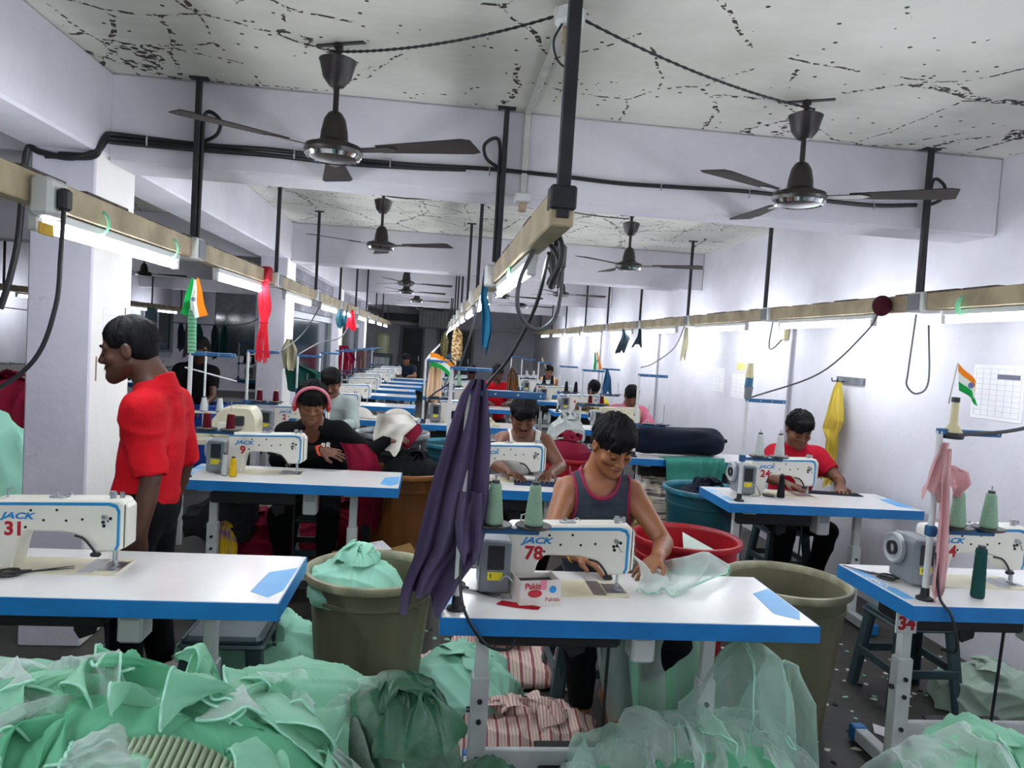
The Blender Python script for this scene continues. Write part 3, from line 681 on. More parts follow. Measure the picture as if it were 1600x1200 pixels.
def stool_kit():
    m_ = mat('stool_plastic', '30474d', .45, col2='293d42', scale=6)
    s = MB().box(-.15, .15, -.15, .15, .40, .43, m_, .02).box(-.16, .16, -.16, .16, .385, .405, m_, .01).mesh('seat', 30)
    kit = [('seat', s, [])]
    for a, b in ((1, 1), (1, -1), (-1, 1), (-1, -1)):
        p = [(a*.145, b*.145), (a*.145-a*.05, b*.145), (a*.145, b*.145-b*.05)]
        q = [(a*.185, b*.185), (a*.185-a*.045, b*.185), (a*.185, b*.185-b*.045)]
        vs = [(x, y, 0) for x, y in q]+[(x, y, .39) for x, y in p]+[(x-a*.012, y-b*.012, 0) for x, y in q]+[(x-a*.012, y-b*.012, .39) for x, y in p]
        fs = [(0, 1, 4, 3), (0, 3, 5, 2), (6, 9, 10, 7), (6, 8, 11, 9), (1, 7, 10, 4), (2, 5, 11, 8), (0, 2, 8, 6), (0, 6, 7, 1)]
        kit.append(('leg', MB().add(vs, fs, m_).mesh('leg', 0), []))
    st = MB()
    for s_ in (1, -1): st.box(-.15, .15, s_*.16-.008, s_*.16+.008, .17, .21, m_, .003).box(s_*.16-.008, s_*.16+.008, -.15, .15, .17, .21, m_, .003)
    kit.append(('stretcher', st.mesh('stretcher', 0), []))
    return kit
STOOL = stool_kit()
def scissors_kit():
    b = MB()
    for s_ in (1, -1):
        X = RZ(.10*s_)
        b.prism([(-.005*s_, -.01), (.004*s_, -.02), (.011*s_, .0), (.003*s_, .12)], 0+.002*(s_ > 0), .002+.002*(s_ > 0), M_DISP if 1 else M_STEEL, .0004, X)
    h = MB()
    for s_ in (1, -1):
        P = [Vector((s_*(.022+.018*math.cos(a)), -.065+.032*math.sin(a), .004)) for a in [i*2*PI/14 for i in range(15)]]
        h.tube([P[4], Vector((s_*.006, -.03, .004)), Vector((0, 0, .004))], .005, M_BLKP, 6).tube(P, .0045, M_BLKP, 6)
    return [('blades', b.mesh('blades', 0), []), ('finger_loops', h.mesh('loops'), [])]
SCISS = scissors_kit()
def flag(name, label, base, h, poly_fn, tilt=(0, 0), w=.16, ht=.11, order=0, droop=.3, rz=0, dark=False):
    """a small tricolour on its stick"""
    t = thing(name, label, 'flag', base, rz)
    st = MB().tube([(0, 0, 0), (tilt[0]*h, tilt[1]*h, h)], .003, mat('flag_stick', 'd9d6cf', .5), 6); obj('stick', st.mesh('stick'), t)
    cols = [mat('flag_orange', 'f08a24', .7, trans=.4), mat('flag_white', 'e9eee9', .7, trans=.4), mat('flag_green', '1fa04a', .7, trans=.4)]
    for k in range(3):
        nu, nv = 12, 4; P = np.zeros((nu, nv, 3))
        for i in range(nu):
            for j in range(nv):
                u = i/(nu-1); v = (k+j/(nv-1))/3
                x, z = poly_fn(u, v)
                P[i, j] = (x+tilt[0]*h*.8, .018*math.sin(u*7+v*2)*u*(1)+tilt[1]*h*.8, h+z)
        obj(('orange', 'white', 'green')[k]+'_band', MB().grid(P, cols[k]).mesh('band', 60), t)
    wr = MB().ring([(.008, -.0004), (.011, -.0004), (.011, .0012), (.008, .0012)], mat('chakra_blue', '2b3f8f', .5), 16)
    x, z = poly_fn(.5, .5)
    for a in range(6): wr.box(-.009, .009, -.0006, .0006, 0, .0008, MATS['chakra_blue'], 0, RZ(a*PI/6))
    wb = obj('wheel_emblem', wr.mesh('emblem', 0), t); wb.location = (x+tilt[0]*h*.8, .018*math.sin(.5*7+1)*.5+tilt[1]*h*.8-.004, h+z); wb.rotation_euler = (PI/2, 0, 0)
    return t
# ------------------------------------------------------------------ cloth: sheets settled by position-based dynamics
def wav(P, s, seed, n=6):
    rs = np.random.RandomState(seed); o = np.zeros(P.shape[:-1])
    for i in range(n):
        d = rs.normal(size=3); d /= np.linalg.norm(d); f = s*rs.uniform(.5, 1.8)
        o += np.sin(P @ d*f+rs.uniform(0, 6.28))/n
    return o*1.6
def settle(P, L, steps=60, iters=6, pins=None, col=None, g=9.8, dt=.016, damp=.985, bend=.15, shear=.4, wind=None):
    """P (nu,nv,3) start, L = (Lu, Lv) rest spacing; pins = mask of fixed points; col = list of collider functions"""
    nu, nv = P.shape[:2]; W = np.ones((nu, nv)) if pins is None else (~pins).astype(float)
    V = np.zeros_like(P); cons = []
    def add(du, dv, Ln, st):
        for par in (0, 1):
            iu = np.arange(0, nu-abs(du)) if du == 0 else np.arange(0, nu-abs(du)); iv = np.arange(0, nv-abs(dv))
            if du and (dv == 0): iu = iu[(iu//du) % 2 == par]
            elif dv: iv = iv[(iv//abs(dv)) % 2 == par]
            if len(iu) == 0 or len(iv) == 0: continue
            A = np.ix_(iu, iv)
            if dv >= 0: B = np.ix_(iu+du, iv+dv); cons.append((A, B, Ln, st))
    add(1, 0, L[0], 1.); add(0, 1, L[1], 1.); add(1, 1, math.hypot(*L), shear)
    # other diagonal
    for par in (0, 1):
        iu = np.arange(0, nu-1); iv = np.arange(1, nv); iv = iv[iv % 2 == par]
        if len(iv): cons.append((np.ix_(iu, iv), np.ix_(iu+1, iv-1), math.hypot(*L), shear))
    add(2, 0, 2*L[0], bend); add(0, 2, 2*L[1], bend)
    P0 = P.copy(); P = P.copy()
    for s in range(steps):
        V[..., 2] -= g*dt
        if wind is not None: V += wind(P, s)*dt
        V *= damp; Q = P+V*dt*W[..., None]
        for _ in range(iters):
            for A, B, Ln, st in cons:
                a = Q[A]; b = Q[B]; d = b-a; l = np.sqrt((d*d).sum(-1))+1e-9; wa = W[A]; wb = W[B]; ws = wa+wb+1e-9
                c = (st*(l-Ln)/l/ws)[..., None]*d
                Q[A] = a+c*wa[..., None]; Q[B] = b-c*wb[..., None]
            if col:
                for f in col: Q = f(Q)
            if pins is not None: Q[pins] = P0[pins]
        V = (Q-P)/dt; P = Q
    return P
def c_floor(z=0.006, fr=.5):
    def f(Q):
        lo = Q[..., 2] < z; Q = Q.copy(); Q[..., 2][lo] = z; return Q
    return f
def c_ell(c, r, pad=.006):
    c = np.array(c); r = np.array(r)+pad
    def f(Q):
        d = (Q-c)/r; l = np.sqrt((d*d).sum(-1)); m = l < 1
        if m.any(): Q = Q.copy(); Q[m] = c+(d[m]/np.maximum(l[m], 1e-6)[:, None])*r
        return Q
    return f
def c_box(x0, x1, y0, y1, z1, z0=-9):      # push up onto a table top, or off its near side
    def f(Q):
        m = (Q[..., 0] > x0) & (Q[..., 0] < x1) & (Q[..., 1] > y0) & (Q[..., 1] < y1) & (Q[..., 2] < z1) & (Q[..., 2] > z0)
        if m.any():
            Q = Q.copy(); q = Q[m]; dz = z1-q[:, 2]; dx0 = q[:, 0]-x0; dx1 = x1-q[:, 0]; dy0 = q[:, 1]-y0; dy1 = y1-q[:, 1]
            k = np.argmin(np.stack([dz, dx0, dx1, dy0, dy1]), 0)
            q[k == 0, 2] = z1; q[k == 1, 0] = x0; q[k == 2, 0] = x1; q[k == 3, 1] = y0; q[k == 4, 1] = y1; Q[m] = q
        return Q
    return f
def c_tub(cx, cy, r, zr=None):               # keep inside a barrel
    def f(Q):
        d = Q[..., :2]-np.array([cx, cy]); l = np.sqrt((d*d).sum(-1)); m = l > r
        if m.any(): Q = Q.copy(); Q[..., :2][m] = np.array([cx, cy])+d[m]/l[m][:, None]*r
        return Q
    return f
def c_cyl(cx, cy, r, z0=-9, z1=9):                # keep outside a post or barrel
    def f(Q):
        d = Q[..., :2]-np.array([cx, cy]); l = np.sqrt((d*d).sum(-1))+1e-9; m = (l < r) & (Q[..., 2] > z0) & (Q[..., 2] < z1)
        if m.any(): Q = Q.copy(); Q[..., :2][m] = np.array([cx, cy])+d[m]/l[m][:, None]*r
        return Q
    return f
def smooth_up(P, k=2):
    """subdivide the grid by cubic interpolation"""
    def up(A):
        n = A.shape[0]; t = np.linspace(0, n-1, (n-1)*k+1); i = np.clip(t.astype(int), 0, n-2); f = (t-i).reshape(-1, *([1]*(A.ndim-1)))
        a = A[np.clip(i-1, 0, n-1)]; b = A[i]; c = A[i+1]; d = A[np.clip(i+2, 0, n-1)]
        return .5*((2*b)+(c-a)*f+(2*a-5*b+4*c-d)*f*f+(3*b-a-3*c+d)*f**3)
    return np.swapaxes(up(np.swapaxes(up(P), 0, 1)), 0, 1)
def sheet_mesh(P, mt, k=2, thick=0., name='cloth'):
    if k > 1: P = smooth_up(P, k)
    nu, nv = P.shape[:2]; I = np.arange(nu*nv).reshape(nu, nv)
    F = np.stack([I[:-1, :-1], I[1:, :-1], I[1:, 1:], I[:-1, 1:]], -1).reshape(-1, 4)
    V = P.reshape(-1, 3)
    if thick:
        du = np.gradient(P, axis=0); dv = np.gradient(P, axis=1); n = np.cross(du, dv); n /= np.linalg.norm(n, axis=-1, keepdims=True)+1e-9
        V = np.concatenate([V, (P-n*thick).reshape(-1, 3)]); N = nu*nv; B = np.concatenate([I[0, :], I[1:, -1], I[-1, -2::-1], I[-2:0:-1, 0]])
        B2 = np.roll(B, -1); F = np.concatenate([F, F[:, ::-1]+N, np.stack([B2, B, B+N, B2+N], -1)])
    return np_mesh(name, V, F, mt)
def edge_tube(P, mt, r=.004, sides='0123', k=2, n=5, name='hem'):
    if k > 1: P = smooth_up(P, k)
    mb = MB()
    for s in sides:
        E_ = {'0': P[0, :], '1': P[:, -1], '2': P[-1, :], '3': P[:, 0]}[s]
        mb.tube([tuple(p) for p in E_], r, mt, n)
    return mb.mesh(name, 60)
def crumple_start(c, size, n, squeeze, h=.1, seed=0, rot=0., lift=.1):
    """a sheet of n x n points, squeezed to a fraction of its size and rumpled, ready to drop"""
    u = np.linspace(-.5, .5, n[0]); v = np.linspace(-.5, .5, n[1]); U, V_ = np.meshgrid(u, v, indexing='ij')
    x = U*size[0]*squeeze[0]; y = V_*size[1]*squeeze[1]
    P = np.stack([x*math.cos(rot)-y*math.sin(rot), x*math.sin(rot)+y*math.cos(rot), np.zeros_like(x)], -1)
    rs = np.random.RandomState(seed)
    P[..., 2] = h*wav(P, 16, seed)+lift; P[..., 0] += .03*wav(P+3, 11, seed+1); P[..., 1] += .03*wav(P+9, 11, seed+2)
    P += np.array(c)
    return P, (size[0]/(n[0]-1), size[1]/(n[1]-1))
M_MINT = mat('mint_cloth', 'a2dabd', .75, col2='8accab', scale=5, trans=.35, sheen=.2)
M_MINTD = mat('mint_cloth_deep', '7cc7a1', .75, col2='68b890', scale=4, trans=.35)
M_MINTJ = mat('mint_jersey', '9fd6bf', .85, col2='8ec9b0', scale=6)
M_HEM = mat('mint_hem', 'a9dcc6', .6, col2='8cc9ae', scale=30)
M_TULLE = net_mat('mint_net', 'b6d9ca', .22)
M_TULLEW = net_mat('white_net', 'c9d8d2', .30)
M_PLEAT = mat('pleated_mint', 'a8b89c', .7, col2='8fa286', scale=3)
M_TARP = mat('green_tarp', '2f6146', .42, col2='224c36', scale=9, bump=.5, bscale=30)
M_TARPG = mat('grey_green_tarp', '4a5f50', .45, col2='3a4c40', scale=9, bump=.5, bscale=30)
M_STRP = None
def stripe_mat(name, cols, scale=30, axis='X', rough=.8):
    m = D.materials.new(name); m.use_nodes = True; nt = m.node_tree; L = nt.links.new; b = nt.nodes['Principled BSDF']
    tc = nt.nodes.new('ShaderNodeTexCoord'); wv = nt.nodes.new('ShaderNodeTexWave'); wv.bands_direction = axis; wv.inputs['Scale'].default_value = scale; wv.inputs['Distortion'].default_value = .6
    L(tc.outputs['Generated'], wv.inputs['Vector']); r = nt.nodes.new('ShaderNodeValToRGB'); r.color_ramp.interpolation = 'CONSTANT'
    while len(r.color_ramp.elements) < len(cols): r.color_ramp.elements.new(.5)
    for i, c in enumerate(cols): r.color_ramp.elements[i].position = i/len(cols); r.color_ramp.elements[i].color = (*hexc(c), 1)
    L(wv.outputs['Fac'], r.inputs[0]); L(r.outputs[0], b.inputs['Base Color']); b.inputs['Roughness'].default_value = rough; MATS[name] = m; return m
def folds(P, amp, freq, seed, layers=4):
    """puffy gathered folds with sharp valleys between them"""
    rs = np.random.RandomState(seed); h = np.zeros(P.shape[:-1])
    for i in range(layers):
        d = rs.normal(size=3); d[2] *= .5; d /= np.linalg.norm(d); f = freq*(1+.75*i); a = amp/(1+.9*i)
        ph = f*(P @ d)+3.2*wav(P, freq*.30, seed+7*i+1)+1.2*wav(P, freq*.9, seed+7*i+2)
        w_ = np.clip(wav(P, 5+2*i, seed+50+i)*1.4+.55, 0, 1)
        h += a*w_*(np.abs(np.sin(ph))**.6-.62)
    return h
def folded(c, r, seed, amp=.04, freq=14, n=(150, 70), phi=1.0, lump=.16, o=(0, 0, 0), sgn=1):
    a = np.linspace(0, 2*PI, n[0]); b = np.linspace(.001, PI*.5*phi+.0, n[1]); A, B = np.meshgrid(a, b, indexing='ij')
    d = np.stack([np.sin(B)*np.cos(A), np.sin(B)*np.sin(A), np.cos(B)], -1); r = np.array(r, float); c = np.array(c, float)
    P = c+d*r*(1+lump*wav(d*1.0, 2.6, seed+90))[..., None]; N = d/r; N /= np.linalg.norm(N, axis=-1, keepdims=True)
    P = P-N*sgn*folds(P, amp, freq, seed)[..., None]; P[-1] = P[0]
    P[..., 2] = np.maximum(P[..., 2], .004)
    return P-np.array(o)
def top_z(x, y, ells):
    z = .01; nn = Vector((0, 0, 1))
    for c, r in ells:
        q = 1-((x-c[0])/r[0])**2-((y-c[1])/r[1])**2
        if q > .02:
            zz = c[2]+r[2]*math.sqrt(q)
            if zz > z: z = zz; nn = Vector(((x-c[0])/r[0]**2, (y-c[1])/r[1]**2, (zz-c[2])/r[2]**2)).normalized()
    return z, nn
def ruffle(name, label, path, width, waves, ells, mt, seed=0, tilt=.6, amp=.75, hem=M_HEM, r=.0032, parent=None, cat='cloth', rows=9, n=150, lift=.012, side=1, slack=.3, droop=.35):
    C_ = curve_pts([(p[0], p[1], 0) for p in path], 12); L_ = [0]
    for i in range(1, len(C_)): L_.append(L_[-1]+(C_[i]-C_[i-1]).length)
    U = np.linspace(0, L_[-1], n); X = np.interp(U, L_, [c.x for c in C_]); Y = np.interp(U, L_, [c.y for c in C_]); rs = np.random.RandomState(seed)
    B = []; NN = []
    for x, y in zip(X, Y): z, q = top_z(x, y, ells); B.append(Vector((x, y, z+lift))); NN.append(q)
    for _ in range(6): NN = [(NN[max(i-1, 0)]+NN[i]*2+NN[min(i+1, n-1)]).normalized() for i in range(n)]
    ph = rs.uniform(0, 6, 5); P = np.zeros((n, rows, 3))
    for i in range(n):
        T = (B[min(i+1, n-1)]-B[max(i-1, 0)]).normalized(); S = NN[i].cross(T).normalized()*side; u = i/(n-1)
        s_ = 2*PI*waves*u+ph[0]+.9*math.sin(2*PI*u*2.3+ph[1]); wd = width*(.85+.25*math.sin(2*PI*u*1.3+ph[2]))*min(1, (5*u+.15)**.6, (5*(1-u)+.15)**.6)
        for j in range(rows):
            v = j/(rows-1); a = tilt+amp*v*math.sin(s_)+.25*math.sin(s_*2.1+ph[3])*v
            q = B[i]+(NN[i]*math.sin(a)+S*math.cos(a))*wd*v+T*(slack*wd*v*math.cos(s_))+NN[i]*.010*math.sin(s_*.5+v*5+ph[4])*v
            q.z -= droop*wd*v*v*abs(math.cos(a)); P[i, j] = q
    Q = P.reshape(-1, 3)
    for c, rr in ells: Q = c_ell(c, rr, .008)(Q[None])[0]
    Q[:, 2] = np.maximum(Q[:, 2], .006); P = Q.reshape(P.shape)
    o = obj(name, sheet_mesh(P, mt, 2 if rows < 12 else 1), parent)
    if parent is None: tag(o, label, cat)
    if hem: obj('corded_hem', edge_tube(P, hem, r, '1', 2, 6), o)
    return o
def lay(name, label, path, width, waves, ells, mt, seed=0, lift=.05, hem=M_HEM, r=.0032, parent=None, cat='cloth', rows=12, n=160, side=-1, slack=.35, base=.012):
    """a flounce lying over a heap: gathered along its path, its free edge rippling over what is below"""
    C_ = curve_pts([(p[0], p[1], 0) for p in path], 12); L_ = [0]
    for i in range(1, len(C_)): L_.append(L_[-1]+(C_[i]-C_[i-1]).length)
    U = np.linspace(0, L_[-1], n); X = np.interp(U, L_, [c.x for c in C_]); Y = np.interp(U, L_, [c.y for c in C_]); rs = np.random.RandomState(seed+3)
    ph = rs.uniform(0, 6, 6); P = np.zeros((n, rows, 3))
    for i in range(n):
        a = Vector((X[min(i+1, n-1)]-X[max(i-1, 0)], Y[min(i+1, n-1)]-Y[max(i-1, 0)], 0)).normalized(); S = Vector((a.y, -a.x, 0))*side*-1; u = i/(n-1)
        s_ = 2*PI*waves*u+ph[0]+1.1*math.sin(2*PI*u*1.9+ph[1]); wd = width*(.85+.25*math.sin(2*PI*u*1.3+ph[2]))*(1+.16*math.sin(s_+.6))*min(1, (5*u+.1)**.6, (5*(1-u)+.1)**.6)
        for j in range(rows):
            v = j/(rows-1); q = Vector((X[i], Y[i], 0))+S*wd*v+a*slack*wd*v*v*math.cos(s_)
            z, nn = top_z(q.x, q.y, ells)
            up = base+lift*(.12*math.sin(v*PI)+v*(.5+.5*math.sin(s_))+.22*v*math.sin(s_*2.3+ph[3]+v*2))+lift*.35*math.sin(v*PI)*abs(math.sin(s_*.5+ph[4]))
            q.z = z; P[i, j] = q+nn*up if z > .02 else q+Vector((0, 0, up))
    P[..., 2] += (folds(P, lift*.42*min(1, (width/.24)**2), 20/(width*4+.2), seed+40, 4)*-np.clip(np.linspace(0, 1, rows)*3, 0, 1)[None]).clip(-lift*.25, lift)
    o = obj(name, sheet_mesh(P, mt, 2), parent)
    if parent is None: tag(o, label, cat)
    if hem: obj('corded_hem', edge_tube(P, hem, r, '1', 2, 6), o)
    return o
def heap(name, label, c, r, mt, cat='fabric pile', seed=1, n=44, size=None, squeeze=.62, col=None, group=None, steps=45, core=True, h=.12, thick=0., kind=None, clear=0.0, amp=None, freq=None, extra=2, mt2=None, nn=None):
    """a loose pile of folded cloth with a few free edges standing out of it"""
    t = thing(name, label, cat, (c[0], c[1], 0), 0, group); m_ = max(r[0], r[1])
    amp = amp or .13*m_+.012; freq = freq or 5.2/m_**.8
    P = folded(c, r, seed, amp, freq, nn or (130, 60), 1.35 if c[2] > .12 else 1.0+.5*c[2]/r[2], .18, (c[0], c[1], 0))
    obj('folded_cloth', sheet_mesh(P, mt, 1), t)
    rs = np.random.RandomState(seed+5)
    for k in range(extra):
        a = rs.uniform(0, 6.28); R_ = rs.uniform(.3, .7); pa = [(c[0]+r[0]*R_*math.cos(a+q)-c[0]*0, c[1]+r[1]*R_*math.sin(a+q)) for q in (-.9, -.3, .3, .9)]
        o = lay('cloth_edge', None, pa, .10+.2*m_, 2.5, [(c, r)], mt2 or mt, seed+k, .10*m_+.01, None, parent=t, n=50, rows=7, side=1)
        o.matrix_parent_inverse = Matrix.Translation((-c[0], -c[1], 0))
    return t, P
# ------------------------------------------------------------------ people: smooth distance fields meshed by surface nets
class Field:
    def __init__(s, lo, hi, h):
        s.h = h; s.lo = np.array(lo, float); s.n = np.ceil((np.array(hi)-s.lo)/h).astype(int)+1
        s.F = np.full(s.n, .2, np.float32); s.ax = [s.lo[i]+np.arange(s.n[i])*h for i in range(3)]
    def sub(s, lo, hi):
        a = np.clip(((np.array(lo)-s.lo)/s.h).astype(int), 0, s.n); b = np.clip(((np.array(hi)-s.lo)/s.h).astype(int)+2, 0, s.n)
        if (b-a).min() <= 0: return None, None
        sl = tuple(slice(i, j) for i, j in zip(a, b))
        P = np.stack(np.meshgrid(*[s.ax[i][sl[i]] for i in range(3)], indexing='ij'), -1)
        return sl, P
    def put(s, d, sl, k, op):
        F = s.F[sl]
        if op == 'add':
            if k > 0: hh = np.clip(.5+.5*(F-d)/k, 0, 1); r = F*(1-hh)+d*hh-k*hh*(1-hh)
            else: r = np.minimum(F, d)
        elif op == 'int': r = np.maximum(F, d)
        elif op == 'cut':
            d = -d
            if k > 0: hh = np.clip(.5-.5*(F-d)/k, 0, 1); r = F*(1-hh)+d*hh+k*hh*(1-hh)
            else: r = np.maximum(F, d)
        s.F[sl] = r
    def cone(s, a, b, ra, rb, k=.02, op='add', flat=None):
        a = np.array(a, float); b = np.array(b, float); R = max(ra, rb)+k+.03
        sl, P = s.sub(np.minimum(a, b)-R, np.maximum(a, b)+R)
        if sl is None: return s
        ab = b-a; t = np.clip(((P-a)@ab)/(ab@ab+1e-12), 0, 1)
        D_ = P-(a+t[..., None]*ab)
        if flat is not None:  # (direction, factor): squash along direction
            n_, f = flat; n_ = np.array(n_, float); n_ /= np.linalg.norm(n_); q = D_@n_; D_ = D_+(q*(f-1))[..., None]*n_
        d = np.sqrt((D_*D_).sum(-1))-(ra+(rb-ra)*t)
        s.put(d.astype(np.float32), sl, k, op); return s
    def ell(s, c, r, X=None, k=.02, op='add'):
        c = np.array(c, float); r = np.array(r, float); R = r.max()+k+.03
        sl, P = s.sub(c-R, c+R)
        if sl is None: return s
        q = P-c
        if X is not None: q = q@X      # columns of X are local axes
        l = np.sqrt(((q/r)**2).sum(-1)); g = np.sqrt(((q/r**2)**2).sum(-1))+1e-9
        s.put((l*(l-1)/g).astype(np.float32), sl, k, op); return s
    def plane(s, p, n_, k=.01):   # cut away the side n points to
        n_ = np.array(n_, float); n_ /= np.linalg.norm(n_); p = np.array(p, float)
        P = [a.reshape([-1 if i == j else 1 for j in range(3)]) for i, a in enumerate(s.ax)]
        d = sum((P[i]-p[i])*n_[i] for i in range(3)); s.put(-d.astype(np.float32)*1., tuple(slice(None) for _ in range(3)), k, 'cut'); return s
    def rumple(s, amp, freq, seed=0, stretch=(1, 1, 1)):
        m = np.abs(s.F) < .05; I = np.argwhere(m); P = (s.lo+I*s.h)*np.array(stretch)
        s.F[m] += (amp*wav(P, freq, seed, 7)).astype(np.float32); return s
    def ridge(s, amp, freq, seed=0, stretch=(1, 1, 1)):
        m = np.abs(s.F) < .05; I = np.argwhere(m); P = (s.lo+I*s.h)*np.array(stretch)
        s.F[m] += folds(P, amp, freq, seed, 3).astype(np.float32); return s
    def mesh(s, name, mt):
        F = s.F; sg = F < 0; n = np.array(F.shape)
        c = np.zeros(n-1, np.int8)
        for dx in (0, 1):
            for dy in (0, 1):
                for dz in (0, 1): c += sg[dx:n[0]-1+dx, dy:n[1]-1+dy, dz:n[2]-1+dz]
        act = (c > 0) & (c < 8); I = np.argwhere(act)
        if len(I) == 0: return None
        idx = np.full(n-1, -1, np.int32); idx[act] = np.arange(len(I))
        S = np.zeros((len(I), 3)); K = np.zeros(len(I))
        C = [np.array((i, j, k)) for i in (0, 1) for j in (0, 1) for k in (0, 1)]
        for a in C:
            for b in C:
                if (b-a).sum() == 1 and (b-a).min() >= 0:
                    fa = F[tuple((I+a).T)]; fb = F[tuple((I+b).T)]; m = (fa < 0) != (fb < 0)
                    t = fa[m]/(fa[m]-fb[m]); S[m] += a+(b-a)*t[:, None]; K[m] += 1
        V = s.lo+(I+S/K[:, None])*s.h; Q = []
        for ax in range(3):
            o = [i for i in range(3) if i != ax]; sl0 = [slice(1, -1)]*3; sl0[ax] = slice(0, -1); sl1 = list(sl0); sl1[ax] = slice(1, None)
            x = sg[tuple(sl0)] != sg[tuple(sl1)]; E_ = np.argwhere(x); inside = sg[tuple(sl0)][x]
            off = np.ones(3, int); off[ax] = 0; E_ = E_+off
            q = []
            for da, db in ((0, 0), (-1, 0), (-1, -1), (0, -1)):
                e = E_.copy(); e[:, o[0]] += da; e[:, o[1]] += db; q.append(idx[tuple(e.T)])
            q = np.stack(q, 1); fl = inside if ax != 1 else ~inside
            q[~fl] = q[~fl][:, ::-1]; Q.append(q)
        return np_mesh(name, V, np.concatenate(Q), mt)
def unit(v): v = np.array(v, float); return v/(np.linalg.norm(v)+1e-9)
def hand(B, W, d, nrm, side, curl=.5, sc=1., spread=.12):
    """palm and five fingers from wrist W along d; nrm = back of the hand; side +1 puts the thumb on +cross(d,nrm)"""
    d = unit(d); nrm = unit(nrm-d*np.dot(nrm, d)); x = unit(np.cross(d, nrm))*side; W = np.array(W, float)
    B.ell(W+d*.045*sc, (.040*sc, .050*sc, .015*sc), np.stack([x, d, nrm], 1), .012)
    B.cone(W-d*.02, W+d*.03*sc, .023*sc, .026*sc, .015, flat=(nrm, 1.5))
    Ls = (.072, .080, .074, .058)
    for i in range(4):
        b = W+d*(.082-.004*abs(i-1.2))*sc+x*(.028-.0185*i)*sc; a = (1.5-i)*spread; dd = unit(d+x*math.tan(a)); L_ = Ls[i]*sc; ang = 0; p = b
        r = (.0088, .0082, .0074, .0066)
        for s_ in range(3):
            ang += curl*(.55, .75, .5)[s_]; u = dd*math.cos(ang)-nrm*math.sin(ang); q = p+u*L_*(.44, .32, .26)[s_]
            B.cone(p, q, r[s_]*sc, r[s_+1]*sc, .004 if s_ else .007); p = q
    p = W+d*.03*sc+x*.030*sc; u = unit(d*.75+x*.75-nrm*.25)
    q = p+u*.038*sc; B.cone(p-x*.012, q, .0125*sc, .0105*sc, .012); u2 = unit(d*.95+x*.25-nrm*.35); B.cone(q, q+u2*.034*sc, .0100*sc, .0078*sc, .005)
def frame(fwd, up=(0, 0, 1)):
    f = unit(fwd); x = unit(np.cross(f, up)); u = np.cross(x, f); return np.stack([x, f, u], 1)   # columns: right, forward, up
SKIN = [mat('skin_warm', '8d5a38', .5, col2='7c4c2e', scale=6), mat('skin_brown', '6d432c', .5, col2='5e3825', scale=6), mat('skin_dark', '4f3021', .5, col2='43281b', scale=6), mat('skin_light', '9b6b49', .5, col2='8a5b3c', scale=6)]
M_HAIR = mat('black_hair', '050405', .72, col2='0a090c', scale=40, bump=.6, bscale=90, spec=.3, stretch=(1, 1, .3))
M_BROW = mat('brow_hair', '120e0d', .8)
M_LIP = mat('lip', '6d3a30', .5)
M_NAIL = mat('nail', 'b58a72', .35)
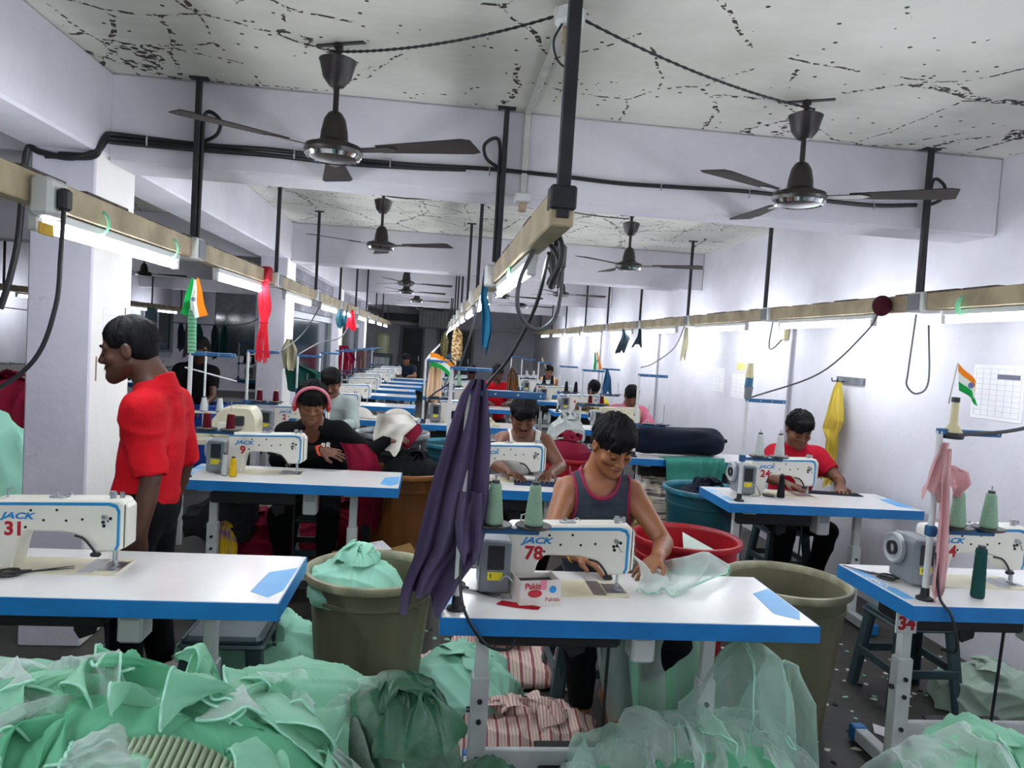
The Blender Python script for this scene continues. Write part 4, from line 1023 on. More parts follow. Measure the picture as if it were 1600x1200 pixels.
def person(name, label, H, face, N, S1, S2, E1, E2, W1, W2, hip, knees=None, ankles=None, skin=1, hd=1., h=.008, top='tee', topcol=None, legcol=None, hair='short', hair_h=None,
           palms=((0, 0, 1), (0, 0, 1)), hdir=(None, None), curl=(.5, .5), mous=False, sleeve=.55, neckcut=.085, side=(1, -1), fold=.004, detail=True, feet=True, thick=1., trim=None, beard=False, vneck=0., rolls=0.):
    """H head centre, face direction, N neck base, S shoulders, E elbows, W wrists (1 = image left), hip centre"""
    A = lambda v: np.array(v, float)
    H, N, S1, S2, E1, E2, W1, W2, hip = map(A, (H, N, S1, S2, E1, E2, W1, W2, hip)); X = frame(face)
    if rolls: X = np.array(Matrix.Rotation(rolls, 3, Vector(X[:, 1]))) @ X
    T = thing(name, label, 'person', (float(hip[0]), float(hip[1]), 0)); o0 = A((hip[0], hip[1], 0))
    sk = SKIN[skin]
    def hp(x, y, z): return H+X@(A((x, y, z))*hd)
    shw = unit(S2-S1); mid = (S1+S2)/2; chest = mid*.62+hip*.38; belly = mid*.3+hip*.7; fwd = unit(np.cross(A((0, 0, 1)), shw)); 
    if fwd@X[:, 1] < 0 and abs(fwd@X[:, 1]) > .3: fwd = -fwd
    TX = frame(fwd if 1 else face); tup = unit(mid-hip); TX = np.stack([shw, unit(np.cross(tup, shw)), tup], 1)
    if TX[:, 1]@fwd < 0: TX[:, 1] *= -1
    sw = np.linalg.norm(S2-S1)
    pts = [H, N, S1, S2, E1, E2, W1, W2, hip]+([A(k) for k in knees] if knees else [])+([A(k) for k in ankles] if ankles else [])
    hands = [W1+unit((hdir[0] if hdir[0] is not None else W1-E1))*.2, W2+unit((hdir[1] if hdir[1] is not None else W2-E2))*.2]
    def body(B, grow=0., torso_only=False):
        g = grow
        B.ell(chest, (sw*.46*thick+g, .105*thick+g, .19+g), TX, .05)
        B.ell(belly, (sw*.40*thick+g, .10*thick+g, .17+g), TX, .05)
        B.ell(hip+A((0, 0, .02)), (sw*.42*thick+g, .115*thick+g, .12+g), TX, .05)
        B.cone(S1+shw*.03, S2-shw*.03, .052+g, .052+g, .045)
        B.cone(mid-TX[:, 1]*.01, N, .075+g, .062+g, .05)
        for S_ in (S1, S2): B.cone(N-A((0, 0, .015)), S_-A((0, 0, .004)), .052+g, .050+g, .05); B.ell(S_*.75+chest*.25-A((0, 0, .03)), (.07+g, .075+g, .09+g), None, .05)
    def arm(B, S, E, W, g=0., upto=2.):
        B.cone(S, S*.6+E*.4, .054*thick+g, (.047 if g == 0 else .052)*thick+g, .022 if g == 0 else .05)
        q = S*.6+E*.4; t = min(1., max(0., (upto-.4)/.6)) if upto < 1 else 1.
        B.cone(q, q+(E-q)*t, (.047 if g == 0 else .052)*thick+g, .047*thick-(.011 if g == 0 else -.004)*t+g, .003)
        if upto > 1:
            u = min(1., upto-1); m = E*.65+W*.35
            B.cone(E, E+(m-E)*min(1, u/.35), .036*thick+g, .038*thick+g, .006)
            if u > .35: B.cone(m, m+(W-m)*min(1, (u-.35)/.65), .038*thick+g, .024+g, .003)
    def legs(B, g=0.):
        if not knees: return
        for s_, (K, A_) in enumerate(zip(knees, ankles or knees)):
            K = A(K); hs = hip+shw*(-.09 if s_ == 0 else .09); B.cone(hs, K, .085+g, .058+g, .04)
            if ankles: A_ = A(A_); m = K*.7+A_*.3; B.cone(K, m, .056+g, .055+g, .008); B.cone(m, A_, .055+g, .033+g, .003)
    # --- skin, one continuous surface
    allp = np.array(pts+hands+[hp(0, .12, -.13), hp(0, -.12, .15)]); lo = allp.min(0)-.16; hi = allp.max(0)+.16
    if not knees: lo[2] = hip[2]-.16
    B = Field(lo, hi, h); body(B)
    B.cone(N, hp(0, -.025, -.05), .058, .054, .03)
    B.cone(N+A((0, 0, -.02)), hp(0, -.04, .0), .056, .050, .03)
    arm(B, S1, E1, W1); arm(B, S2, E2, W2)
    hand(B, W1, hdir[0] if hdir[0] is not None else W1-E1, A(palms[0]), side[0], curl[0]); hand(B, W2, hdir[1] if hdir[1] is not None else W2-E2, A(palms[1]), side[1], curl[1])
    legs(B)
    if ankles and feet:
        for a_ in ankles:
            a_ = A(a_); ff = unit(A((fwd[0], fwd[1], -.35))); B.cone(a_+A((0, 0, -.02)), a_+ff*.15+A((0, 0, -.02)), .032, .026, .02); B.ell(a_-ff*.03+A((0, 0, -.03)), (.03, .035, .03), None, .015)
    # head
    B.ell(hp(0, -.012, .035), A((.076, .095, .085))*hd, X, .015)
    B.ell(hp(0, .028, -.02), A((.064, .062, .075))*hd, X, .02)
    B.cone(hp(-.03, .03, -.065), hp(0, .070, -.092), .028*hd, .024*hd, .025); B.cone(hp(.03, .03, -.065), hp(0, .070, -.092), .028*hd, .024*hd, .025)
    B.cone(hp(-.055, .0, -.045), hp(-.025, .05, -.085), .02*hd, .02*hd, .025); B.cone(hp(.055, 0, -.045), hp(.025, .05, -.085), .02*hd, .02*hd, .025)
    if detail:
        for s_ in (-1, 1):
            B.cone(hp(s_*.012, .078, .026), hp(s_*.048, .066, .022), .012*hd, .010*hd, .014)
            B.ell(hp(s_*.031, .092, .006), A((.019, .014, .013))*hd, X, .012, 'cut')
            B.ell(hp(s_*.031, .073, .005), A((.0145, .013, .0125))*hd, X, .004)
            B.ell(hp(s_*.046, .058, -.022), A((.022, .020, .018))*hd, X, .018)
            B.ell(hp(s_*.079, -.012, -.004), A((.010, .020, .033))*hd, X, .008); B.ell(hp(s_*.088, -.006, .0), A((.006, .010, .018))*hd, X, .005, 'cut')
            B.ell(hp(s_*.013, .094, -.030), A((.009, .012, .0085))*hd, X, .006)
        B.cone(hp(0, .086, .012), hp(0, .106, -.024), .0085*hd, .0115*hd, .008)
        B.ell(hp(0, .086, -.052), A((.025, .012, .0075))*hd, X, .006); B.ell(hp(0, .084, -.064), A((.021, .012, .0080))*hd, X, .006)
        B.ell(hp(0, .100, -.0575), A((.022, .010, .0016))*hd, X, .003, 'cut')
        B.ell(hp(0, .078, -.088), A((.018, .014, .012))*hd, X, .015)
    else:
        for s_ in (-1, 1): B.ell(hp(s_*.079, -.012, -.004), A((.010, .020, .033))*hd, X, .008); B.ell(hp(s_*.031, .094, .006), A((.02, .014, .014))*hd, X, .012, 'cut')
        B.cone(hp(0, .086, .012), hp(0, .104, -.024), .009*hd, .013*hd, .01)
    me = B.mesh('body', sk); me.transform(Matrix.Translation(-Vector(o0))); obj('body', me, T)
    # --- features
    if detail:
        for s_ in (-1, 1):
            mb = MB().tube([tuple(hp(s_*a, b, c)-o0) for a, b, c in ((.012, .0915, .028), (.028, .089, .034), (.044, .080, .033), (.054, .070, .027))], [.0035, .0045, .004, .002], M_BROW, 6)
            obj('eyebrow', mb.mesh('eyebrow'), T)
            mb = MB().tube([tuple(hp(s_*a, b, c)-o0) for a, b, c in ((.017, .083, -.001), (.026, .0872, -.0045), (.036, .0862, -.005), (.046, .080, -.001))], [.0012, .0022, .0022, .0012], M_BROW, 6)
            obj('eyelashes', mb.mesh('eyelashes'), T)
        mb = MB().tube([tuple(hp(a, b, c)-o0) for a, b, c in ((-.023, .090, -.0585), (-.01, .0965, -.0575), (0, .0975, -.058), (.01, .0965, -.0575), (.023, .090, -.0585))], [.001, .003, .0034, .003, .001], M_LIP, 6)
        obj('lips', mb.mesh('lips'), T)
    if mous:
        mb = MB().tube([tuple(hp(a, b, c)-o0) for a, b, c in ((-.030, .086, -.052), (-.018, .0955, -.044), (0, .099, -.041), (.018, .0955, -.044), (.030, .086, -.052))], [.002, .0055, .0045, .0055, .002], M_HAIR, 7)
        obj('moustache', mb.mesh('moustache'), T)
    # --- hair
    hh = h if hair_h is None else hair_h
    G = Field(hp(0, 0, .04)-.19, hp(0, 0, .04)+.19, hh)
    th = {'short': .007, 'full': .013, 'crop': .004, 'messy': .018}[hair]
    G.ell(hp(0, -.018, .040), A((.079+th*.7, .094+th*.8, .086+th))*hd, X, .01)
    G.ell(hp(0, -.055, .0), A((.070+th*.5, .05+th*.5, .068))*hd, X, .02)
    if hair in ('full', 'messy'): G.ell(hp(0, .052, .092), A((.062, .046, .026))*hd, X, .02)
    if hair == 'full': G.ell(hp(.028, .086, .058), A((.042, .014, .030))*hd, X, .012); G.ell(hp(-.03, .078, .070), A((.034, .012, .016))*hd, X, .012)
    if hair == 'messy':
        for a in (-.045, -.02, .005, .03, .05): G.ell(hp(a, .088-abs(a)*.3, .050), A((.016, .014, .030))*hd, X, .01)
    # keep face, ears and neck free
    G.ell(hp(0, .125, -.035), A((.068, .07, .078 if hair != 'messy' else .062))*hd, X, .008, 'cut')
    for s_ in (-1, 1): G.ell(hp(s_*.088, .008, -.012), A((.022, .036, .036))*hd, X, .006, 'cut'); G.ell(hp(s_*.075, .055, -.03), A((.03, .04, .055))*hd, X, .008, 'cut')
    G.plane(hp(0, -.02, -.062), -X[:, 2]+X[:, 1]*.35, .01)
    G.rumple(.0025 if hair != 'messy' else .006, 95 if hair != 'messy' else 60, 3, (1, 1, .6))
    rl = np.random.RandomState(int(abs(H[0]*1000)) % 997); cc = np.array((0, -.018, .040)); rr_ = np.array((.079+th*.7, .094+th*.8, .086+th))
    for q in range(110 if detail else 30):
        az = rl.uniform(-PI, PI); f_ = math.cos(az)
        te = math.radians(62+16*rl.rand()+(10 if hair in ('full', 'messy') else 0)) if f_ > .55 else math.radians(92+10*rl.rand()) if f_ > -.35 else math.radians(118+18*rl.rand())
        if hair == 'messy' and f_ > .4: te += math.radians(8)
        a0 = math.radians(rl.uniform(8, 50)); lf = rl.uniform(.0, .006)+(.006*rl.rand() if hair == 'messy' else 0); tw = rl.uniform(-.25, .25)
        pp = [hp(*(cc+(rr_+lf)*np.array((math.sin(t_)*math.sin(az+tw*s_), math.sin(t_)*math.cos(az+tw*s_), math.cos(t_))))) for s_, t_ in [(s_, a0+(te-a0)*s_) for s_ in (0, .35, .7, 1.)]]
        for j_ in range(3): G.cone(pp[j_], pp[j_+1], (.006, .0055, .0045)[j_], (.0055, .0045, .0015)[j_], .003)
    me = G.mesh('hair', M_HAIR); me.transform(Matrix.Translation(-Vector(o0))); obj('hair', me, T)
    # --- clothes
    if top:
        C = Field(lo, hi, h); body(C, .009)
        if top in ('tee', 'shirt', 'long'):
            up = {'tee': sleeve, 'shirt': sleeve, 'long': 1.95}[top]
            arm(C, S1, E1, W1, .014, up); arm(C, S2, E2, W2, .014, up)
            for S, E in ((S1, E1), (S2, E2)):
                if up < 1: q_ = S+(E-S)*(up+.02); C.ell(q_+unit(E-S)*.078, (.082, .082, .082), None, .003, 'cut')
            C.ell(N+A((0, 0, .03)), (.066, .066, .075), None, .006, 'cut')
            if vneck: C.cone(N+A((0, 0, .03))+TX[:, 1]*.05, N+TX[:, 1]*.15-A((0, 0, vneck)), .060, .018, .006, 'cut')
        if top in ('tank', 'vest'):
            CUT = [(S1-shw*.022-A((0, 0, .03)), (.058 if top == 'tank' else .085, .13, .13)), (S2+shw*.022-A((0, 0, .03)), (.058 if top == 'tank' else .085, .13, .13)),
                   (N+A((0, 0, .005))+TX[:, 1]*.03, (.082, .11, neckcut+(.02 if top == 'vest' else .015)))]
            for c_, r_ in CUT: C.ell(c_, r_, None, .004, 'cut')
            if trim:
                for q, (c_, r_) in enumerate(CUT):
                    Z = Field(lo, hi, h); body(Z, .0125)
                    for c2, r2 in CUT: Z.ell(c2, r2, None, .002, 'cut')
                    rb_ = np.array(r_)+.013; P_ = np.stack(np.meshgrid(*Z.ax, indexing='ij'), -1)-np.array(c_); l_ = np.sqrt(((P_/rb_)**2).sum(-1)); g_ = np.sqrt(((P_/rb_**2)**2).sum(-1))+1e-9
                    Z.F = np.maximum(Z.F, (l_*(l_-1)/g_).astype(np.float32)); me = Z.mesh('trim', trim)
                    if me: me.transform(Matrix.Translation(-Vector(o0))); obj('neck_trim' if q == 2 else 'armhole_trim', me, T)
        if knees: C.plane(hip+A((0, 0, -.06)), (0, 0, -1))
        C.ridge(fold*1.5, 15, 5, (1, 1, 2.2))
        me = C.mesh('shirt', topcol); me.transform(Matrix.Translation(-Vector(o0))); obj('shirt' if top != 'vest' else 'vest', me, T)
        if top in ('shirt', 'long'):
            K = Field(N-.15, N+.15, min(h, .006)); K.cone(N+A((0, 0, -.015)), N+A((0, 0, .045))-TX[:, 1]*.012, .088, .068, .01); K.ell(N+A((0, 0, .03)), (.058, .058, .10), None, .004, 'cut')
            K.cone(N+A((0, 0, .07))+TX[:, 1]*.03, N+A((0, 0, -.05))+TX[:, 1]*.12, .05, .03, .006, 'cut')
            K.plane(N-A((0, 0, .03)), (0, 0, -1))
            me = K.mesh('collar', topcol)
            if me: me.transform(Matrix.Translation(-Vector(o0))); obj('collar', me, T)
    if knees and legcol:
        lo2 = np.array([hip]+[A(k) for k in knees]+[A(k) for k in (ankles or [])]).min(0)-.15; hi2 = np.array([hip]+[A(k) for k in knees]+[A(k) for k in (ankles or [])]).max(0)+.17
        C = Field(lo2, hi2, max(h, .01)); C.ell(hip+A((0, 0, .0)), (sw*.42+.014, .13, .13), TX, .04); legs(C, .014)
        if ankles:
            for a_ in ankles: C.ell(A(a_)+A((0, 0, -.06)), (.09, .09, .10), None, .006, 'cut')
        C.ridge(.007, 13, 8, (1, 1, 1.6)); me = C.mesh('trousers', legcol)
        if me: me.transform(Matrix.Translation(-Vector(o0))); obj('trousers', me, T)
    return T, dict(hp=hp, X=X, o0=o0, TX=TX, N=N, hip=hip, W1=W1, W2=W2, E1=E1, E2=E2, S1=S1, S2=S2, mid=mid, chest=chest)
# ------------------------------------------------------------------ rows of workstations
TLAB = 'blue edged white sewing table '
stations = [  # x0, y0, number, place words, thread colour, machine dx, dy, stand height, cream
    (-1.64, 2.28, '31', 'at the left front', None, 0, 0, .68, 0),
    (.06, 2.20, '78', 'in front of the man in the grey tank top', 'sage', 0, 0, .68, 0),
    (1.735, 2.42, '34', 'at the right front', 'sage', .0, .0, .62, 0),
    (-1.37, 4.12, '9', 'in front of the man with pink headphones', 'maroon', -.01, 0, .68, 0),
    (.05, 4.20, '', 'in front of the man in the white vest', None, 0, 0, .68, 0),
    (1.745, 4.10, '24', 'in front of the man in red at the right wall', 'white', .03, .04, .60, 0),
    (-1.50, 5.90, '2', 'in front of the man in the pale grey shirt', 'maroon', 0, 0, .66, 0),
    (1.58, 5.72, '', 'with the dark blue bundle on it', None, -.02, 0, .66, 0),
    (-.14, 7.35, '', 'in the middle row behind the big purple cloth', None, 0, 0, .63, 0),
    (1.50, 7.60, '', 'in front of the man in the pink plaid shirt', 'maroon', .1, 0, .62, 1),
    (-1.40, 7.45, '', 'in the left row, third behind the column', None, 0, 0, .6, 0),
    (-1.42, 9.0, '', 'in the left row, fourth behind the column', None, 0, 0, .6, 0),
    (.05, 9.45, '', 'of the red shirted man far back', 'sage', 0, 0, .6, 0),
    (1.58, 9.50, '4', 'in front of the man in the yellow shirt', 'black', 0, 0, .6, 0),
    (-1.45, 10.65, '', 'in the left row, fifth behind the column', None, 0, 0, .6, 0),
    (.1, 11.3, '', 'in the middle row, second from the back', 'sage', 0, 0, .6, 0),
    (1.55, 11.3, '', 'in the right row behind the man in yellow', 'black', 0, 0, .6, 0),
    (-1.5, 11.85, '', 'in the left row, sixth behind the column', None, 0, 0, .6, 0),
    (-1.42, 12.95, '', 'in the left row, seventh behind the column', None, 0, 0, .6, 0),
    (.1, 13.2, '', 'in the middle row, last before the back doors', 'maroon', 0, 0, .6, 0),
    (1.5, 13.1, '', 'of the man in the orange vest', 'white', 0, 0, .6, 0),
    (-1.40, 14.1, '', 'in the left row, second from the back', None, 0, 0, .6, 0),
    (-1.35, 15.5, '', 'in front of the man in navy far back', None, 0, 0, .6, 0),
    (1.5, 15.0, '', 'in the right row, farthest back by the wall', None, 0, 0, .6, 0),
    (-3.30, 8.6, '', 'in the left bay by the standing man', 'white', 0, 0, .6, 0),
    (-4.3, 10.6, '', 'in the left bay beyond the red barrel', None, 0, 0, .6, 0),
    (-3.25, 12.5, '', 'in the left bay beside the second column', 'black', 0, 0, .6, 0),
    (-5.6, 9.4, '', 'in the left bay under the far left lamps', 'black', 0, 0, .6, 0),
    (-5.3, 12.3, '', 'in the left bay, deepest under the fan', 'maroon', 0, 0, .6, 0),
    (-3.6, 5.6, '', 'at the left picture edge behind the column', None, 0, 0, .6, 0),
]
FAR = [k for k in TABLE if k[0] not in ('pull_rod', 'knee_lifter')]
TPLAIN = [(a, b, [q for q in c if 'lettering' not in q[0]]) for a, b, c in FAR]
stand_of = {}
for x0, y0, num, where, thr, dx, dy, sh, cream in stations:
    near = y0 < 6
    spawn(TABLE if near else TPLAIN, 'sewing_table', TLAB+where, 'table', (x0, y0, 0))
    nm = (' marked with red '+num) if num else ''
    if (x0, y0) != (1.58, 5.72):
        machine(num, ('cream' if cream else 'white')+' sewing machine'+nm+' '+(where if not num else {'31': 'at the left picture edge', '78': 'at the front centre', '34': 'half hidden by pink ribbon', '9': 'beside yellow thread cone', '24': 'by the right wall', '2': 'behind the headphone man', '4': 'before the man in yellow'}[num]),
                x0+dx, y0+dy, logo='JACK' if (near and not cream) else '', cream=bool(cream), stripe=not cream)
    else:
        pass
    px = x0+{'24': .085, '34': .09}.get(num, .05); py = y0+.07
    if num == '31': continue
    key = ('s', sh)
    if key not in stand_of: stand_of[key] = stand_kit(sh)
    spawn(stand_of[key], 'thread_stand', 'thread stand with blue arms '+where, 'thread stand', (px, py, TZ))
    if thr:
        for i_, cx in enumerate((.10, .225)):
            cone(thr, (px+cx, py, TZ+.277), '%s cone, %s disc, stand %s' % ({'sage': 'sage green', 'maroon': 'dark red', 'white': 'grey', 'black': 'black'}[thr], ('left', 'right')[i_], where),
                 h=.13 if thr != 'maroon' else .085, r0=.030 if thr != 'maroon' else .024, r1=.017 if thr != 'maroon' else .019)
spawn(stand_of[('s', .6)], 'thread_stand', 'second thread stand on table 4, holding the blue cloth', 'thread stand', (2.20, 9.58, TZ))
# numbers on the leg of table 34
single('leg_number', text_mesh('34', .07, M_REDN, .001, bold=.003, X=TR(1.842, 2.597, .638) @ LBX), 'red number 34 lettered on the front right table leg plate', 'number')
single('number_plate', MB().box(1.80, 1.885, 2.598, 2.606, .60, .712, M_LEG, .002).box(1.80, 1.885, 2.6, 2.66, .70, .712, M_LEG).mesh('plate', 0), 'white plate behind the red 34 under the right table', 'plate')

# stools behind the tables
for x, y, lb in ((.76, 3.27, 'dark green plastic stool under the man in the grey tank top'), (-.76, 4.95, 'dark plastic stool under the headphone man'), (.62, 5.05, 'dark plastic stool under the man in the white vest'),
                 (2.56, 5.08, 'dark plastic stool under the man in red at the right wall'), (2.37, 3.32, 'empty dark green plastic stool behind the right front table'), (-.9, 6.85, 'dark plastic stool under the man in the pale shirt'),
                 (-.74, 2.98, 'empty dark plastic stool behind the left front table'), (.52, 8.35, 'dark plastic stool in the middle aisle row')):
    spawn(STOOL, 'stool', lb, 'stool', (x, y, 0))

# barrels
BK = dict(
    olive=barrel_kit('olive', '78765c', '5c5b46', .255, .19, .65, .022, 16, .5, None, 'a3a084'),
    red=barrel_kit('red', 'a8101d', '8c0d18', .27, .21, .655, .022, 0, .35, [.7, -2.0]),
    teal=barrel_kit('teal', '12505c', '0f4049', .27, .21, .72, .022, 0, .4, None, '2a7f93'),
    brown=barrel_kit('brown', '7a4a1c', '633a14', .27, .21, .74, .022, 16, .45, [.5, 2.6], 'a5662a'),
    grey=barrel_kit('grey', '2c3437', '242b2e', .25, .20, .93, .016, 12, .5, [-1.2], '8f969a'),
    blue=barrel_kit('blue', '1248a0', '0e3b86', .22, .2, .8, .016, 0, .4, None))
for kk, x, y, lb in (('olive', -.205, 3.05, 'dirty olive barrel with mint cloth inside, left of centre'), ('olive', 1.60, 3.08, 'empty dirty olive barrel right of the front centre table'),
                     ('red', 1.375, 3.76, 'bright red bucket with paper in it behind the centre table'), ('teal', 1.88, 4.83, 'dark teal barrel left of machine 24'),
                     ('brown', -.13, 4.93, 'brown barrel with light rim and black cloth, right of table 9'), ('grey', -.27, 5.36, 'dark grey drum with white and maroon cloth behind table 9'),
                     ('red', 1.28, 6.45, 'large red barrel with maroon cloth, handle facing front'), ('red', -2.95, 10.2, 'red barrel in the left bay beside the blue one'),
                     ('blue', -2.35, 8.0, 'blue drum behind the standing man in black'), ('teal', .2, 6.5, 'dark blue-green tub behind the drum in the middle aisle')):
    spawn(BK[kk], 'barrel', lb, 'barrel', (x, y, 0), .3)

# overlock machine with three grey cones left of the headphone man
oc = thing('overlock_machine', 'rounded cream overlock machine behind table 9', 'sewing machine', (-1.40, 5.35, 0))
obj('stand_table', MB().box(-.42, .24, -.2, .25, .80, .84, M_BED, .004).mesh('top', 0), oc)
for a, b in ((-.38, -.16), (.2, -.16), (-.38, .2), (.2, .2)): obj('leg', MB().box(a-.015, a+.015, b-.015, b+.015, 0, .80, M_LEG).mesh('leg', 0), oc)
obj('machine_body', MB().prism(rounded([(-.10, 0), (-.12, .10), (-.02, .22), (.16, .22), (.20, .15), (.20, 0)], .04, 5), -.1, .1, M_BED, .012, TR(0, 0, .84) @ RX(PI/2)).mesh('body', 40), oc)
obj('looper_cover', MB().box(-.06, .06, -.112, -.10, .86, .95, M_MW, .006).mesh('cover', 0), oc)
obj('needle_head', MB().box(.05, .12, -.13, -.09, .93, 1.0, M_DISP, .008).cyl((.085, -.11, .93), (.085, -.11, .87), .004, M_STEEL).mesh('head', 0), oc)
obj('cone_rail', MB().box(-.36, -.08, .10, .14, .98, .995, M_LEG, .003).cyl((-.22, .12, .84), (-.22, .12, 1.42), .008, M_SW).cyl((-.36, .12, 1.30), (.0, .12, 1.22), .006, M_SW).mesh('rail'), oc)
for k in range(3): cone('white', (-1.40-.33+.11*k, 5.47, .998), '%s grey thread cone on the overlock machine rail' % ('left', 'middle', 'right')[k], .10, .028, .016)

# things standing on the near tables
cone('white', (-1.14, 4.28, TZ+.003), 'grey cone standing on table 9 before the machine', .12, .020, .013)
cone('yellow', (-1.09, 4.26, TZ+.003), 'yellow thread cone standing on table 9', .105, .021, .015)
cone('black', (2.165, 4.33, TZ+.003), 'black thread cone standing on the table of machine 24', .14, .024, .014)
cone('dark', (2.065, 2.53, TZ+.003), 'dark green upright cone on the table of machine 34', .19, .024, .019)
spawn(SCISS, 'scissors', 'black scissors lying by the pillar of machine 31', 'scissors', (-1.255, 2.50, TZ+.004), -1.1)
spawn(SCISS, 'scissors', 'scissors lying at the left end of the table of machine 34', 'scissors', (1.80, 2.78, TZ+.004), .6)
spawn(SCISS, 'scissors', 'thread snips lying behind the stand on the front centre table', 'scissors', (.155, 2.45, TZ+.004), -2.2)
spawn(SCISS, 'scissors', 'small scissors on the table of the man in the white vest', 'scissors', (.33, 4.36, TZ+.004), 1.7)
M_CARD = mat('white_carton', 'd8d4cf', .6, col2='c5beb6', scale=9); M_RPRINT = mat('red_print', 'b5202b', .6); M_PINK = mat('pink_tape', 'e0809c', .6)
bx = thing('carton', 'torn white and red printed carton used as a bin on the front table', 'box', (.37, 2.37, TZ), .18)
bo = MB()
for sx in (-1, 1): bo.box(sx*.068-.0015, sx*.068+.0015, -.055, .055, 0, .082, M_CARD)
for sy in (-1, 1): bo.box(-.068, .068, sy*.055-.0015, sy*.055+.0015, 0, .085-(.01 if sy > 0 else 0), M_CARD)
bo.box(-.068, .068, -.055, .055, 0, .003, M_CARD)
obj('carton_walls', bo.mesh('carton', 0), bx)
obj('print_oval', MB().lathe([(.0001, 0), (.024, 0), (.024, .001), (.0001, .001)], M_RPRINT, 18, TR(-.02, -.0575, .043) @ RX(PI/2) @ Matrix.Diagonal((1, .55, 1, 1))).mesh('oval', 0), bx)
obj('print_lettering', text_mesh('Pakiza', .026, M_RPRINT, .0006, bold=.0008, X=TR(-.022, -.0572, .066) @ LBX), bx)
obj('print_lettering', text_mesh('Pakiza', .02, M_RPRINT, .0006, X=TR(.040, -.0572, .022) @ LBX), bx)
obj('print_badge', MB().lathe([(.0001, 0), (.012, 0), (.012, .001), (.0001, .001)], M_LOGO, 14, TR(.04, -.0575, .055) @ RX(PI/2)).mesh('badge', 0), bx)
obj('pink_tape', MB().box(-.002, .018, -.059, -.0565, .055, .086, M_PINK).mesh('tape', 0), bx)
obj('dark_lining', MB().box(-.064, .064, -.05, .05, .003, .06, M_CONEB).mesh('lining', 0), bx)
single('red_scrap', MB().prism([(-.09, -.01), (-.03, -.035), (.04, -.05), (.05, -.03), (-.02, .0), (-.07, .02)], 0, .004, mat('red_cloth', 'a01020', .8), .001).mesh('scrap', 0), 'small red scrap under the printed carton', 'scrap', None, (.33, 2.33, TZ+.001))
single('bobbin_tray', MB().lathe([(.0001, 0), (.035, 0), (.038, .008), (.0001, .004)], M_BLKP, 20).mesh('tray', 40), 'round black magnet tray beside the black cone of table 24', 'tray', None, (2.10, 4.36, TZ+.002))

# flags on their stands
flag('flag', 'folded orange white green flag on the stand of table 9', (-1.305, 4.16, 1.66), .13, lambda u, v: ((.018+.055*u)*(1-2*v), .05-u*.20+.02*abs(1-2*v)), dark=False)
flag('flag', 'curling orange white green flag standing in the middle row', (-.05, 7.42, 1.36), .10, lambda u, v: (u*.26*(1-.25*v), -.0-u*u*.13-v*.14*(1-.3*u)+.02))
flag('flag', 'orange white green flag on a thin stick above machine 34', (1.855, 2.50, 1.49), .15, lambda u, v: (.004+u*.085+v*.014, -u*.06-v*.10*(1-.25*u)-.02*u*u), tilt=(.15, 0))
flag('flag', 'orange and white flag drooping from the stand of the far right row', (1.66, 7.67, 1.50), .10, lambda u, v: ((1-v)*.09*(.35+.65*u)+.004, -.01-u*.18-.01*v))
flag('flag', 'tiny orange white green flag hanging far back in the right row', (1.65, 11.4, 1.36), .10, lambda u, v: (u*.07*(1-v)+.08*u*v, -.01-u*.14-v*.05))
# green spring sleeve and black sleeve on poles
gs = MB(); pts = [(-1.315+.012*math.cos(a), 4.19+.012*math.sin(a), 1.455+a*.0022) for a in [i*.5 for i in range(260)]]
gs.cyl((-1.315, 4.19, 1.45), (-1.325, 4.19, 1.74), .022, mat('green_sleeve', '76b890', .6, col2='5da57b', scale=9), 14)
single('spool_sleeve', gs.mesh('sleeve'), 'pale green banded tube standing on the stand of table 9', 'tube')
rb = MB()
for i in range(13): rb.ring([(.0222, .002), (.0235, .004), (.0222, .006)], mat('green_band', '2f6b4c', .6), 14, TR(-1.315-.01*i/13, 4.19, 1.46+i*.021))
o_ = obj('bands', rb.mesh('bands'), [x for x in D.objects if x.name == 'spool_sleeve'][0])
cs_ = thing('cone_stack', 'cream, blue and grey cones stacked on the stand of table 24', 'thread cone', (1.832, 4.17, 0))
for a, b, r0, r1, c in ((1.375, 1.45, .02, .026, 'grey_cone:6d7378'), (1.44, 1.51, .024, .022, 'bluecone:1c5f86'), (1.50, 1.585, .025, .016, 'cream_cone:cfc69a')):
    n_, h_ = c.split(':'); obj('cone', MB().tube([(0, 0, a), (.004, 0, b)], [r0, r1], mat(n_, h_, .5), 14).mesh('cone'), cs_)
cs_ = thing('cone_holder', 'cream upturned cone holding the flag stick above machine 34', 'cone', (1.875, 2.49, 0))
obj('cone', MB().lathe([(.03, 1.385), (.028, 1.40), (.014, 1.42), (.012, 1.50)], mat('cream_cone', 'cfc69a'), 16).mesh('c'), cs_)
obj('black_cap', MB().lathe([(.014, 1.497), (.014, 1.515), (.0001, 1.516)], M_BLKP, 12).mesh('c'), cs_)
obj('black_base', MB().lathe([(.035, 1.365), (.038, 1.375), (.034, 1.388), (.0001, 1.388)], M_BLKP, 18).mesh('c'), cs_)
# more stand arms: none

